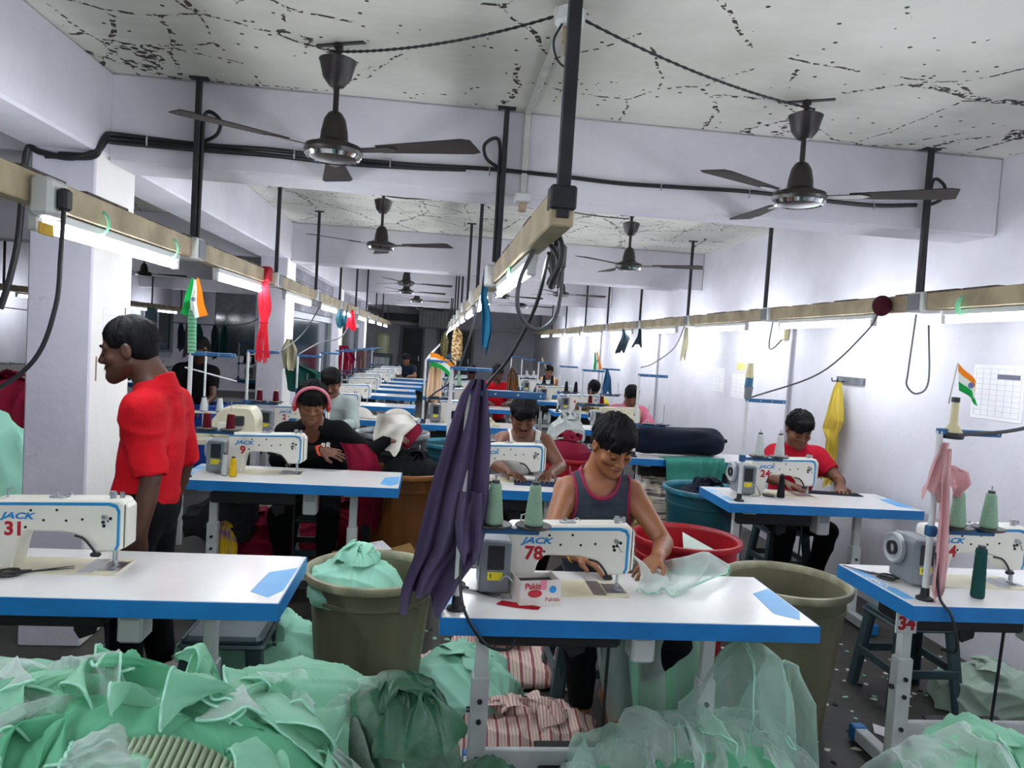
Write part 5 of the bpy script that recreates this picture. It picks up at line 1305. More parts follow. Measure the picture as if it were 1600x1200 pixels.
# ------------------------------------------------------------------ right wall things
M_PAPER = mat('paper', 'e4e4e4', .8, col2='d9d9dc', scale=5)
def wall_item(name, y0, y1, z0, z1, m_, label, cat, d=.004): return single(name, MB().box(XR-d, XR, y0, y1, z0, z1, m_, min(.001, d/3)).mesh(name, 0), label, cat)
hb = wall_item('hanger_board', 4.98, 5.33, 1.475, 1.525, mat('board_grey', '6e7077', .7, col2='55575e', scale=14), 'grey scuffed peg board on the right wall holding the yellow shirt', 'board', .02)
for k, y in enumerate((5.22, 5.30)): obj('hook', MB().tube([(XR-.02, y, 1.49), (XR-.07, y, 1.485), (XR-.075, y, 1.51)], .005, M_DISP).mesh('hook'), hb)
def chart(name, y0, y1, z0, z1, rows, cols, label, ms='pencil_grey'):
    ml = mat(ms, 'c4c4cd', .8); mb = MB().box(XR-.003, XR, y0, y1, z0, z1, M_PAPER)
    o = single(name, mb.mesh(name, 0), label, 'paper'); g = MB()
    for r in range(rows+1): z = z0+.02+(z1-z0-.04)*r/rows; g.box(XR-.0038, XR-.003, y0+.02, y1-.02, z-.0012, z+.0012, ml)
    for c in range(cols+1): y = y0+.02+(y1-y0-.04)*c/cols; g.box(XR-.0038, XR-.003, y-.0012, y+.0012, z0+.02, z1-.02, ml)
    obj('ruled_lines', g.mesh('lines', 0), o)
chart('wall_chart', 3.55, 3.92, 1.36, 1.66, 9, 6, 'white ruled paper calendar on the right wall at the picture edge')
obj('heading', MB().box(XR-.0045, XR-.0036, 3.58, 3.74, 1.585, 1.61, mat('ink', '6b6b7c', .7)).mesh('h', 0), D.objects['wall_chart'])
chart('wall_paper', 7.0, 7.35, 1.22, 1.46, 5, 3, 'white ruled sheet on the right wall nearer of a pair'); chart('wall_paper', 7.55, 7.9, 1.25, 1.5, 5, 3, 'white ruled sheet on the right wall farther of a pair')
wall_item('yellow_note', 7.05, 7.25, 1.50, 1.57, mat('note_yellow', 'dcd98a', .8), 'faded yellow note on the right wall above the ruled sheets', 'paper')
single('switch_box', MB().box(XR-.05, XR, 6.18, 6.30, 1.80, 1.95, mat('cream_box', 'cfc59c', .5), .008).mesh('box', 0), 'cream switch box on the right wall below the trunking', 'switch')
cable('switch_wire', [(XR-.03, 6.2, 1.83), (XR-.05, 6.38, 1.72), (XR-.03, 6.5, 1.76), (XR-.03, 6.45, 2.0)], .006, M_CABLE, 'black wire looping from the cream switch box')
# papers and marks on the first column
cp = single('column_chart', MB().box(XC, XC+.003, 3.86, 4.08, 1.38, 1.66, M_PAPER).mesh('paper', 0), 'pale ruled sheet taped on the side of the first column', 'paper')
g = MB()
for r in range(8): g.box(XC+.003, XC+.0036, 3.88, 4.06, 1.40+r*.032, 1.402+r*.032, mat('pencil_grey'))
obj('ruled_lines', g.mesh('l', 0), cp)
for y, z in ((4.12, 1.55), (3.80, 1.30)): single('tape_strip', MB().box(XC, XC+.002, y-.006, y+.006, z, z+.12, mat('old_tape', '8d7468', .7)).mesh('tape', 0), 'brown tape strip %s the sheet on the first column' % ('right of' if y > 4 else 'left of'), 'tape')
# box unit with socket near camera on left trunking, yellow tag
single('junction_unit', MB().box(-1.18, -1.12, 2.27, 2.38, 1.89, 2.0, M_WPL, .01).mesh('unit', 0), 'large grey-white junction box on the left trunking nearest the camera', 'socket')
single('plug', MB().box(-1.12, -1.09, 2.30, 2.345, 1.91, 1.975, M_CABLE, .008).mesh('plug', 0), 'dark plug in the nearest left junction box', 'plug')
single('yellow_tag', MB().box(-1.15, -1.145, 2.27, 2.35, 1.835, 1.87, mat('tag_yellow', 'c9a23c', .7), .001).mesh('tag', 0), 'yellow tape label hanging under the nearest left junction box', 'label')
cable('drop_cable', [(-1.105, 2.32, 1.92), (-1.105, 2.31, 1.78), (-1.11, 2.30, 1.63), (-1.16, 2.29, 1.47), (-1.28, 2.26, 1.36), (-1.5, 2.2, 1.25)], .007, M_CABLE, 'black drop cable from the nearest left junction box past the column')
# drop cables
cable('drop_cable', [(2.56, 4.1, 1.93), (2.48, 4.1, 1.80), (2.25, 4.15, 1.55), (1.84, 4.17, 1.38)], .005, M_GCABLE, 'grey drop cable from the right trunking to the stand of table 24')
cable('drop_cable', [(2.53, 3.72, 1.90), (2.50, 3.70, 1.6), (2.50, 3.70, 1.52), (2.56, 3.70, 1.48), (2.62, 3.70, 1.55), (2.62, 3.74, 1.85)], .005, M_GCABLE, 'grey cable hanging in a loop from the right socket box')
cable('drop_cable', [(2.60, 2.3, 1.93), (2.45, 2.32, 1.60), (2.1, 2.40, 1.43), (1.87, 2.49, 1.375)], .007, M_GCABLE, 'thick dark cable sagging to the stand of machine 34')
cable('drop_cable', [(2.56, 7.5, 1.93), (2.3, 7.0, 1.68), (1.95, 6.5, 1.52), (1.66, 5.85, 1.49)], .006, M_GCABLE, 'long grey cable sagging across the right wall to the far stand')
cable('drop_cable', [(-1.21, 8.0, 1.93), (-1.25, 7.2, 1.6), (-1.35, 6.6, 1.42), (-1.44, 5.98, 1.40)], .006, M_GCABLE, 'grey cable sagging from the left trunking to the stand of machine 2')
cable('drop_cable', [(-1.21, 11.2, 1.93), (-1.22, 9.8, 1.58), (-1.3, 8.6, 1.5), (-1.35, 7.55, 1.38)], .007, M_GCABLE, 'grey cable sagging past the dark window')
cable('drop_cable', [(.24, 11.5, 1.92), (.1, 10, 1.62), (-.02, 9, 1.48), (-.09, 7.4, 1.40)], .012, M_WPL, 'thick white cable running to the middle stand')
cable('drop_cable', [(.34, 2.35, 1.9), (.34, 2.6, 1.74), (.30, 3.0, 1.55), (.23, 3.3, 1.40), (.20, 3.2, 1.25), (.15, 2.6, 1.12), (.11, 2.27, 1.0)], .007, M_CABLE, 'thick black cable from the middle trunking down to the purple cloth')
cable('drop_cable', [(.25, 4.5, 1.9), (.2, 4.7, 1.6), (.12, 4.9, 1.35), (-.02, 5.2, 1.2), (-.05, 5.4, 1.0)], .006, M_GCABLE, 'thin grey cable hanging behind the purple cloth')
cable('stand_cable', [(.122, 2.26, 1.03), (.115, 2.24, .9), (.13, 2.185, .80), (.20, 2.18, .70), (.27, 2.18, .685), (.30, 2.22, .715)], .005, M_CABLE, 'black cable hanging over the front edge of the centre table')
cable('stand_cable', [(1.84, 2.47, .95), (1.845, 2.44, .80), (1.87, 2.40, .74), (1.90, 2.40, .62), (1.92, 2.5, .58)], .005, M_CABLE, 'black cable hanging over the edge of the right front table')
for k, (r, dy) in enumerate(((.085, 0), (.055, .03))):
    P = [(.325+.01*math.sin(i), 2.12+dy+r*.9*math.cos(i*2*PI/16)*.8, 1.86+r*math.sin(i*2*PI/16)-.02*k) for i in range(17)]
    cable('cable_coil', P, .008, M_CABLE, ('large' if k == 0 else 'small')+' coil of black cable on the near end of the middle trunking')
cable('cable_coil', [(.30, 2.3, 1.93), (.245, 2.28, 1.80), (.25, 2.28, 1.70), (.31, 2.3, 1.655), (.37, 2.32, 1.70), (.385, 2.34, 1.83), (.37, 2.34, 1.88)], .007, M_GCABLE, 'grey cable loop hanging below the middle trunking')
single('plug', MB().box(.345, .395, 2.33, 2.37, 1.85, 1.93, M_CABLE, .008).box(.37, .392, 2.335, 2.365, 1.79, 1.86, M_CABLE, .006).mesh('plug', 0), 'large black plug in the middle trunking socket', 'plug')
# ------------------------------------------------------------------ the people
C_RED = mat('red_shirt_cloth', 'bf0f1d', .8, col2='a80b17', scale=5, bump=.9, bscale=13); C_TEE = mat('red_tee_cloth', 'b0142a', .8, col2='9c1024', scale=5, bump=.7, bscale=13)
C_TANK = mat('grey_tank_cloth', '3b424d', .9, col2='323843', scale=7, bump=.6, bscale=13); C_BLK = mat('black_shirt_cloth', '07080b', .85, col2='050608', scale=5)
C_VEST = mat('white_vest_cloth', 'd9d6cc', .85); C_PALE = mat('pale_shirt_cloth', 'a9b4b0', .8, col2='9aa5a1', scale=5); C_JEAN = mat('black_trouser_cloth', '08090c', .9, col2='050608', scale=5)
C_YEL = mat('yellow_shirt_cloth', 'd2c22c', .8); C_ORV = mat('orange_vest_cloth', 'e0b070', .8); C_NAVY = mat('navy_tee_cloth', '101c2b', .8)
C_PLAID = stripe_mat('pink_plaid_cloth', ['b84a67', 'd28093', '3a3038', 'b84a67', 'c96480'], 9, 'DIAGONAL')
C_MAG = mat('magenta_trim', '8e2c48', .8)
p1, i1 = person('person', 'man standing in a red shirt, seen from his left side by the column', (-1.20, 3.06, 1.485), (-1, -.12, -.22), (-1.095, 3.08, 1.345), (-1.09, 2.92, 1.265), (-1.09, 3.26, 1.265), (-1.03, 2.87, 1.02), (-1.06, 3.34, 1.0),
    (-1.06, 2.86, .80), (-1.12, 3.36, .78), (-1.125, 3.08, .86), [(-1.16, 2.99, .47), (-1.12, 3.18, .47)], [(-1.12, 2.98, .10), (-1.06, 3.2, .10)], skin=2, h=.0065, top='tee', topcol=C_RED, legcol=C_JEAN, hair='short', hd=1.0,
    palms=((.3, -1, 0), (.3, 1, 0)), hdir=((-.15, 0, -1), (0, 0, -1)), curl=(.8, .5), sleeve=.9, side=(1, -1), fold=.0045, thick=1.0)
cl = MB()
C = Field(i1['N']-.16, i1['N']+.16, .006); N_ = i1['N']; C.cone(N_+np.array((.012, 0, -.03)), N_+np.array((-.002, 0, .035)), .084, .070, .01); C.ell(N_+np.array((-.01, 0, .03)), (.060, .060, .12), None, .004, 'cut'); C.plane(N_+np.array((-.02, 0, .035)), (-.45, 0, 1)); C.plane(N_+np.array((0, 0, -.025)), (0, 0, -1))
me = C.mesh('collar', C_RED); me.transform(Matrix.Translation(-Vector(i1['o0']))); obj('collar', me, p1)
p2, i2 = person('person', 'young man in a grey tank top with red trim sewing at the front centre table', (.775, 3.08, 1.200), (.26, -1, -.62), (.745, 3.2, 1.045), (.605, 3.17, .985), (.895, 3.17, .985), (.50, 2.95, .81), (.985, 2.94, .825),
    (.565, 2.70, .835), (.88, 2.70, .83), (.75, 3.28, .52), [(.64, 2.86, .47), (1.02, 2.84, .45)], [(.68, 2.93, .12), (.80, 2.98, .17)], skin=0, h=.0052, top='tank', topcol=C_TANK, trim=C_MAG, legcol=C_JEAN, hair='full',
    palms=((0, .1, 1), (0, .1, 1)), hdir=((1, -.75, -.25), (-.75, -.8, -.25)), curl=(.3, .35), fold=.0035, hair_h=.0045)
# bangle, trim
bg = obj('gold_bangle', MB().ring([(.031, -.004), (.034, 0), (.031, .004), (.029, 0)], mat('gold', 'd9a93c', .25, .9), 24, TR(*(i2['W1']-i2['o0'])) @ Vector((i2['W1']-i2['E1'])).to_track_quat('Z', 'Y').to_matrix().to_4x4()).mesh('bangle'), p2)
def ring_trim(info, par, c, r, n_=28, rr=.006, m_=C_MAG, grow=.1, tilt=0, cutoff=None):
    pass
p3, i3 = person('person', 'man in a black V-neck shirt wearing pink headphones, working at table 9', (-.752, 4.74, 1.155), (.20, -1, -.38), (-.752, 4.86, 1.01), (-.925, 4.88, .945), (-.585, 4.88, .965), (-.93, 4.72, .80), (-.40, 4.86, .84),
    (-.67, 4.60, .885), (-.28, 4.90, .93), (-.76, 4.98, .50), [(-.90, 4.62, .47), (-.60, 4.62, .47)], [(-.88, 4.72, .10), (-.62, 4.70, .10)], skin=1, h=.0075, top='long', topcol=C_BLK, legcol=C_JEAN, hair='messy',
    palms=((0, -.6, .8), (0, -.5, 1)), hdir=((1, .05, -.12), (.8, .2, .1)), curl=(.25, .5), vneck=.24, mous=False, hair_h=.0055)
hb_ = [tuple(i3['hp'](.107*math.sin(a), .03+.03*math.cos(a), .012+.128*math.cos(a))-i3['o0']) for a in np.linspace(-PI*.53, PI*.53, 19)]
M_HP = mat('pink_headphone', 'd9788c', .4); M_HPR = mat('red_ear_cup', 'c8322c', .4)
obj('headband', MB().tube(hb_, .010, M_HP, 8).mesh('headband'), p3)
for s_ in (-1, 1):
    c_ = i3['hp'](s_*.102, -.002, -.012)-i3['o0']; X_ = i3['X']; mb = MB().sphere((0, 0, 0), (.018, .032, .042), M_HPR, 14, 10)
    mb.v = [tuple(c_+X_@np.array(v)) for v in mb.v]; obj('ear_cup', mb.mesh('cup'), p3)
obj('watch', MB().ring([(.029, -.014), (.035, -.012), (.035, .012), (.029, .014)], mat('orange_strap', 'c8401c', .5), 18, TR(*(i3['W1']-i3['o0'])) @ Vector((i3['W1']-i3['E1'])).to_track_quat('Z', 'Y').to_matrix().to_4x4()).mesh('watch'), p3)
obj('chest_lettering', text_mesh('RR', .05, C_VEST, .001, shear=.2, bold=.002, X=TR(*(np.array((-.655, 4.735, .895))-i3['o0'])) @ RZ(.2) @ RY(-.15) @ RX(PI/2-.25)), p3)
p4, i4 = person('person', 'man with a moustache in a white sleeveless vest at the second centre table', (.605, 4.87, 1.135), (-.04, -1, -.62), (.622, 4.98, 1.00), (.485, 4.97, .955), (.775, 4.97, .955), (.425, 4.78, .825), (.865, 4.80, .825),
    (.50, 4.56, .812), (.755, 4.56, .812), (.63, 5.05, .50), [(.47, 4.7, .47), (.79, 4.7, .47)], [(.5, 4.8, .10), (.76, 4.8, .10)], skin=1, h=.0075, top='vest', topcol=C_VEST, legcol=C_JEAN, hair='full',
    palms=((0, .1, 1), (0, .1, 1)), hdir=((.6, -1, -.1), (-.5, -1, -.1)), curl=(.3, .3), mous=True, neckcut=.13, thick=1.08, hair_h=.006)
p6, i6 = person('person', 'man in a plain red T-shirt sewing at machine 24 by the right wall', (2.545, 4.90, 1.14), (-.12, -1, -.55), (2.58, 5.0, .995), (2.43, 5.0, .945), (2.745, 5.0, .945), (2.30, 4.82, .815), (2.835, 4.84, .81),
    (2.35, 4.64, .805), (2.73, 4.64, .80), (2.58, 5.08, .50), [(2.43, 4.75, .47), (2.73, 4.75, .47)], [(2.45, 4.85, .10), (2.70, 4.85, .10)], skin=1, h=.0075, top='tee', topcol=C_TEE, legcol=C_JEAN, hair='full',
    palms=((0, .1, 1), (0, .1, 1)), hdir=((.6, -1, -.1), (-.5, -1, -.1)), curl=(.3, .3), hair_h=.006, thick=1.05)
def seated(label, x, y, z, face=(0, -1, -.6), skin=1, col=None, top='tee', h=.013, hair='short', mous=False, sw=.165, desk=.80, detail=False):
    return person('person', label, (x, y, z), face, (x+.01, y+.11, z-.14), (x-sw, y+.11, z-.19), (x+sw, y+.11, z-.19), (x-sw-.05, y-.05, desk+.015), (x+sw+.05, y-.05, desk+.015),
        (x-.10, y-.27, desk+.02), (x+.10, y-.27, desk+.02), (x, y+.2, .5), [(x-.14, y-.18, .47), (x+.14, y-.18, .47)], [(x-.12, y-.05, .1), (x+.12, y-.05, .1)], skin=skin, h=h, top=top, topcol=col, legcol=C_JEAN, hair=hair,
        palms=((0, .1, 1), (0, .1, 1)), hdir=((.3, -1, -.1), (-.3, -1, -.1)), curl=(.3, .3), mous=mous, detail=detail, feet=False)
seated('man with a short beard in a pale grey shirt behind the headphone man', -.905, 6.68, 1.165, (.05, -1, -.5), 1, C_PALE, 'long', .0095, 'full', True, detail=True)
seated('man in a red T-shirt in the middle row beside black and orange cloth', .86, 10.1, 1.20, (.2, -1, -.55), 2, C_RED, 'tee', .014)
seated('dark-haired man bent low behind the curling flag in the middle row', .60, 11.95, 1.13, (0, -1, -1), 2, C_NAVY, 'tee', .016)
seated('man in a yellow shirt bent over machine 4', 2.20, 10.05, 1.07, (.1, -1, -1.1), 2, C_YEL, 'tee', .013)
seated('man in a pink plaid shirt bent over the cream machine', 2.26, 8.28, 1.11, (-.2, -1, -1.0), 1, C_PLAID, 'long', .011)
seated('man in an orange vest far back at the right wall', 2.13, 13.7, 1.16, (-.1, -1, -.4), 1, C_ORV, 'tank', .015)
seated('man in a navy T-shirt sewing before the dark back door', -.62, 16.1, 1.16, (-.05, -1, -.6), 1, C_NAVY, 'tee', .015)
person('person', 'man in a black patterned T-shirt standing in the left bay behind the green tube', (-2.43, 8.0, 1.36), (-.6, -.7, -.5), (-2.47, 8.06, 1.20), (-2.63, 8.04, 1.13), (-2.31, 8.04, 1.12), (-2.68, 7.95, .90), (-2.27, 7.95, .88), (-2.55, 7.8, .78), (-2.37, 7.8, .74),
       (-2.47, 8.1, .74), [(-2.56, 8.05, .42), (-2.38, 8.05, .42)], [(-2.56, 8.1, .1), (-2.38, 8.1, .1)], skin=2, h=.012, top='tee', topcol=C_BLK, legcol=C_JEAN, hair='short', detail=False, palms=((0, 0, 1), (0, 0, 1)), feet=False)
# ------------------------------------------------------------------ hanging cloth
def hang(name, label, prof, mt, cat='cloth', folds=4, amp=.02, seed=0, nu=60, nv=46, axis='x', thick=.0015, ragged=.02, group=None, trims=None):
    """prof rows: (z, left, right, other) from the top down; axis 'x' spans x, 'y' spans y"""
    pr = np.array(prof, float); t0 = np.linspace(0, 1, len(pr)); t = np.linspace(0, 1, nv); R_ = [np.interp(t, t0, pr[:, i]) for i in range(4)]
    u = np.linspace(0, 1, nu); U, T_ = np.meshgrid(u, t, indexing='ij'); rs = np.random.RandomState(seed); ph = rs.uniform(0, 6, 6)
    w_ = R_[2]-R_[1]; A_ = amp*np.clip(.35+w_/max(w_.max(), 1e-6), .3, 1.2)
    s = R_[1]+(U+.02*np.sin(U*2*PI*folds+ph[0]))*w_
    f = A_*(np.sin(U*2*PI*folds+ph[1]+1.2*np.sin(T_*3+ph[2]))+.45*np.sin(U*2*PI*folds*1.9+ph[3]+T_*2.5))+amp*.5*np.sin(T_*9+U*5+ph[4])*T_
    z = R_[0]-ragged*T_**3*(np.sin(U*7+ph[5])+.5*np.sin(U*17))
    P = np.stack([s, R_[3]+f, z], -1) if axis == 'x' else np.stack([R_[3]+f, s, z], -1)
    o = tag(obj(name, sheet_mesh(P, mt, 1, thick)), label, cat, group)
    return o, P
M_PURP = mat('purple_grey_cloth', '574d69', .85, col2='4b425c', scale=4, bump=.4, bscale=10); M_OCH = mat('ochre_cloth', 'c9b44e', .8, col2='b8a344', scale=5)
M_PNK = mat('pink_organza', 'ebc6c8', .6, col2='e3b8bb', trans=.4); M_BLUEC = mat('blue_gauze', '3f93b8', .7, col2='3482a6', trans=.4); M_MAROON = mat('maroon_cloth', '7d0e2c', .75, col2='690a24', scale=5)
M_NAVYC = mat('navy_cloth', '10182a', .75, col2='0b1120', scale=5); M_GREYC = mat('charcoal_cloth', '2c2d31', .85, col2='232427', scale=6); M_WHITEC = mat('white_lining_cloth', 'd3cfc5', .8, col2='c5c1b6', scale=5); M_TEALC = mat('sea_green_cloth', '3f8f80', .8, col2='35796c', scale=5)
hang('hanging_cloth', 'purple grey garment hung over the stand of the front centre table', [(1.492, .115, .155, 2.25), (1.44, .085, .165, 2.255), (1.30, .045, .18, 2.26), (1.16, .01, .185, 2.275), (1.02, -.015, .185, 2.285), (.94, -.03, .17, 2.29), (.86, -.06, .11, 2.28), (.79, -.065, .07, 2.27)], M_PURP, folds=2.2, amp=.020, seed=4, ragged=.03)
hang('hanging_cloth', 'loose lower flap of the purple grey garment beside the stand pole', [(1.15, .10, .165, 2.235), (1.05, .09, .17, 2.235), (.98, .10, .175, 2.235), (.95, .12, .16, 2.235)], M_PURP, folds=1.5, amp=.012, seed=9)
hang('hanging_shirt', 'ochre yellow shirt hanging from the peg board on the right wall', [(1.485, 5.20, 5.225, 2.985), (1.42, 5.17, 5.26, 2.98), (1.20, 5.10, 5.33, 2.975), (1.12, 5.12, 5.36, 2.975), (1.04, 5.14, 5.30, 2.98), (.90, 5.17, 5.30, 2.98), (.72, 5.20, 5.36, 2.98)], M_OCH, cat='shirt', folds=3, amp=.018, seed=3, axis='y', ragged=.03)
hang('hanging_ribbon', 'long pink organza strip tied to the stand of machine 34', [(1.33, 1.835, 1.86, 2.47), (1.22, 1.82, 1.865, 2.46), (1.10, 1.825, 1.875, 2.455), (.95, 1.83, 1.885, 2.455), (.82, 1.83, 1.88, 2.46), (.785, 1.845, 1.88, 2.47)], M_PNK, cat='ribbon', folds=1.5, amp=.010, seed=1, nu=30)
hang('ribbon_bow', 'left loop of the pink organza bow above machine 34', [(1.35, 1.83, 1.85, 2.475), (1.28, 1.79, 1.845, 2.47), (1.20, 1.77, 1.845, 2.47), (1.16, 1.765, 1.84, 2.475)], M_PNK, cat='ribbon', folds=1, amp=.012, seed=2, nu=24)
hang('ribbon_bow', 'right loop of the pink organza bow above machine 34', [(1.27, 1.855, 1.875, 2.475), (1.25, 1.855, 1.925, 2.47), (1.20, 1.86, 1.94, 2.47), (1.165, 1.88, 1.92, 2.475)], M_PNK, cat='ribbon', folds=1, amp=.012, seed=5, nu=24)
hang('hanging_strip', 'long blue gauze strip knotted over the middle trunking', [(1.99, .225, .26, 3.86), (1.85, .215, .25, 3.86), (1.74, .225, .28, 3.85), (1.66, .23, .285, 3.85), (1.57, .235, .27, 3.85)], M_BLUEC, cat='cloth strip', folds=1.5, amp=.012, seed=2, nu=26)
hang('hanging_strip', 'mint cloth strip over the lit middle lamp', [(1.99, .26, .30, 2.88), (1.93, .262, .31, 2.87), (1.86, .255, .30, 2.86), (1.83, .26, .285, 2.86)], M_MINT, cat='cloth strip', folds=1, amp=.006, seed=3, nu=20)
hang('hanging_bag', 'beige patterned cloth pouch hanging in the middle row', [(1.70, .13, .15, 5.3), (1.66, .115, .185, 5.3), (1.52, .11, .19, 5.3), (1.46, .12, .18, 5.3)], mat('beige_pattern', 'b59f72', .8, col2='6b4a33', scale=60, lo=.45, hi=.55), cat='pouch', folds=1, amp=.01, seed=3, nu=20)
hang('hanging_bag', 'dark olive cloth pouch hanging behind the beige one', [(1.68, .06, .08, 6.8), (1.6, .04, .12, 6.8), (1.45, .05, .11, 6.8)], mat('olive_pattern', '57502f', .8, col2='33301f', scale=60), cat='pouch', folds=1, amp=.01, seed=6, nu=20)
hang('hanging_strip', 'cream and orange cloth hanging on the middle row stand', [(1.42, -.01, .02, 7.5), (1.30, -.05, .08, 7.5), (1.05, -.07, .09, 7.5), (.98, -.06, .07, 7.5)], stripe_mat('cream_orange_cloth', ['d9a48a', 'e3c27a', 'd2a63e', 'e8d2c4'], 1.2, 'X'), cat='cloth', folds=2, amp=.012, seed=6, nu=24)
hang('hanging_strip', 'black and orange cloth hanging beside the man in red in the middle row', [(1.30, 1.02, 1.05, 9.9), (1.2, .98, 1.12, 9.9), (1.0, .97, 1.14, 9.9), (.92, 1.0, 1.1, 9.9)], stripe_mat('black_orange_cloth', ['17151a', 'd98a1e', '17151a', '24202a'], 1.5, 'X'), cat='cloth', folds=2, amp=.012, seed=7, nu=24)
hang('hanging_strip', 'dark cloth hanging from the right trunking above the man in yellow', [(1.92, 2.50, 2.53, 9.9), (1.8, 2.50, 2.62, 9.9), (1.60, 2.43, 2.56, 9.9)], mat('slate_cloth', '27343c', .8), cat='cloth', folds=1, amp=.012, seed=8, nu=20)
hang('hanging_strip', 'blue cloth hanging from the stand beside the man in yellow', [(1.38, 2.24, 2.27, 9.56), (1.25, 2.22, 2.31, 9.55), (1.05, 2.20, 2.33, 9.55)], mat('steel_blue_cloth', '2b587a', .8), cat='cloth', folds=1.5, amp=.012, seed=8, nu=20)
hang('hanging_strip', 'small cream cloth hanging on the right trunking near its third rod', [(1.90, 2.53, 2.56, 7.4), (1.75, 2.52, 2.58, 7.4), (1.58, 2.50, 2.56, 7.4)], mat('cream_rag', 'b9b394', .8), cat='cloth', folds=1, amp=.01, seed=9, nu=16)
hang('hanging_strip', 'grey blue straps knotted on the right trunking', [(1.93, 2.54, 2.57, 9.2), (1.82, 2.53, 2.58, 9.2), (1.70, 2.47, 2.60, 9.2)], mat('slate_cloth'), cat='cloth', folds=2, amp=.015, seed=10, nu=20)
hang('hanging_strip', 'red garment hanging from the left trunking far back', [(1.95, -1.2, -1.15, 10.4), (1.80, -1.27, -1.12, 10.4), (1.68, -1.24, -1.10, 10.4)], mat('red_cloth2', 'c4182a', .8), cat='cloth', folds=1.5, amp=.012, seed=11, nu=20)
hang('hanging_strip', 'dark teal garment hanging from the left trunking far back', [(2.0, -1.25, -1.17, 9.9), (1.80, -1.32, -1.17, 9.9), (1.70, -1.30, -1.18, 9.9)], mat('teal_rag', '17424b', .8), cat='cloth', folds=1.5, amp=.012, seed=12, nu=20)
hang('hanging_strip', 'maroon garments hanging beside the third column', [(1.42, -1.636, -1.5, 12.9), (1.2, -1.636, -1.35, 12.9), (.95, -1.62, -1.45, 12.9)], M_MAROON, cat='cloth', folds=2.5, amp=.02, seed=13, nu=20)
hang('hanging_strip', 'dark green cloth hanging beside the second column', [(1.25, -1.636, -1.5, 8.4), (1.15, -1.636, -1.2, 8.4), (.95, -1.6, -1.15, 8.4)], mat('bottle_green_cloth', '14463d', .8), cat='cloth', folds=2.5, amp=.02, seed=14, nu=24)
hang('hanging_strip', 'white and brown bag hanging on the second column edge', [(1.52, -1.58, -1.52, 8.1), (1.4, -1.63, -1.46, 8.1), (1.2, -1.6, -1.48, 8.1)], mat('cream_rag'), cat='bag', folds=1.5, amp=.02, seed=15, nu=20)
for k, (x, c_, s_) in enumerate(((-3.05, 'slate_cloth', 'leftmost'), (-2.98, 'mauve_rag', 'second from left'), (-2.85, 'bottle_green_cloth', 'middle'), (-2.66, 'slate_cloth', 'second from right'), (-2.55, 'bottle_green_cloth', 'rightmost'))):
    hang('hanging_strip', '%s of the dark rags hanging in the left bay by the flag' % s_, [(1.62, x-.02, x+.02, 9.3), (1.5, x-.04, x+.05, 9.3), (1.3-.08*(k % 2), x-.05, x+.04, 9.3)], mat(c_, '5b4a5c', .8), cat='rag', folds=1, amp=.02, seed=20+k, nu=16)
# red straps over the left trunking
rs_ = thing('strap_bundle', 'bundle of red straps tied over the left trunking', 'straps', (-1.17, 5.22, 0)); M_RS = mat('red_strap', 'c91f30', .7, col2='b01828', scale=8)
random.seed(11)
for k in range(16):
    a = k/15*2-1; x0 = .035*a
    P = [(x0*.5, 0, 2.02), (x0*.8-.01, -.02, 1.90), (x0*1.1, -.02+.02*random.random(), 1.75), (x0*.55, -.02, 1.65), (x0*1.1+.01*random.uniform(-1, 1), -.02+.015*random.uniform(-1, 1), 1.52), (x0*1.2+.02*random.uniform(-1, 1), -.02, 1.42-.05*random.random())]
    obj('strap', MB().tube(curve_pts(P, 4), .0055, M_RS, 5).mesh('strap'), rs_)
obj('tie', MB().ring([(.028, 1.645), (.032, 1.65), (.028, 1.655)], M_RS, 14, TR(0, -.02, 0)).mesh('tie'), rs_)
obj('strap_loop', MB().box(-.03, .03, -.035, .05, 1.93, 2.03, mat('red_strap_dark', 'a3202e', .7), .008).mesh('loop', 0), rs_)
# ties round the left lamps
for y_, lb in ((2.75, 'nearest'), (3.45, 'second')):
    single('cloth_tie', MB().ring([(.050, -.008), (.056, 0), (.050, .008), (.046, 0)], M_MINT, 16, TR(-1.21, y_, 1.935) @ RX(PI/2)).mesh('tie'), '%s strip of mint cloth tied round the left trunking' % lb, 'tie')
single('cloth_tie', MB().ring([(.054, -.02), (.060, 0), (.054, .02), (.048, 0)], M_MINT, 16, TR(2.59, 3.42, 1.935) @ RX(PI/2)).mesh('tie'), 'pale mint cloth tied round the right trunking', 'tie')
mcap = MB().sphere((0, 0, 0), (.05, .06, .06), mat('maroon_cap', '4c1a28', .8), 14, 10)
single('maroon_cap', mcap.mesh('cap'), 'dark maroon cap hung on the right trunking beside the socket', 'cap', None, (2.52, 4.02, 1.96))

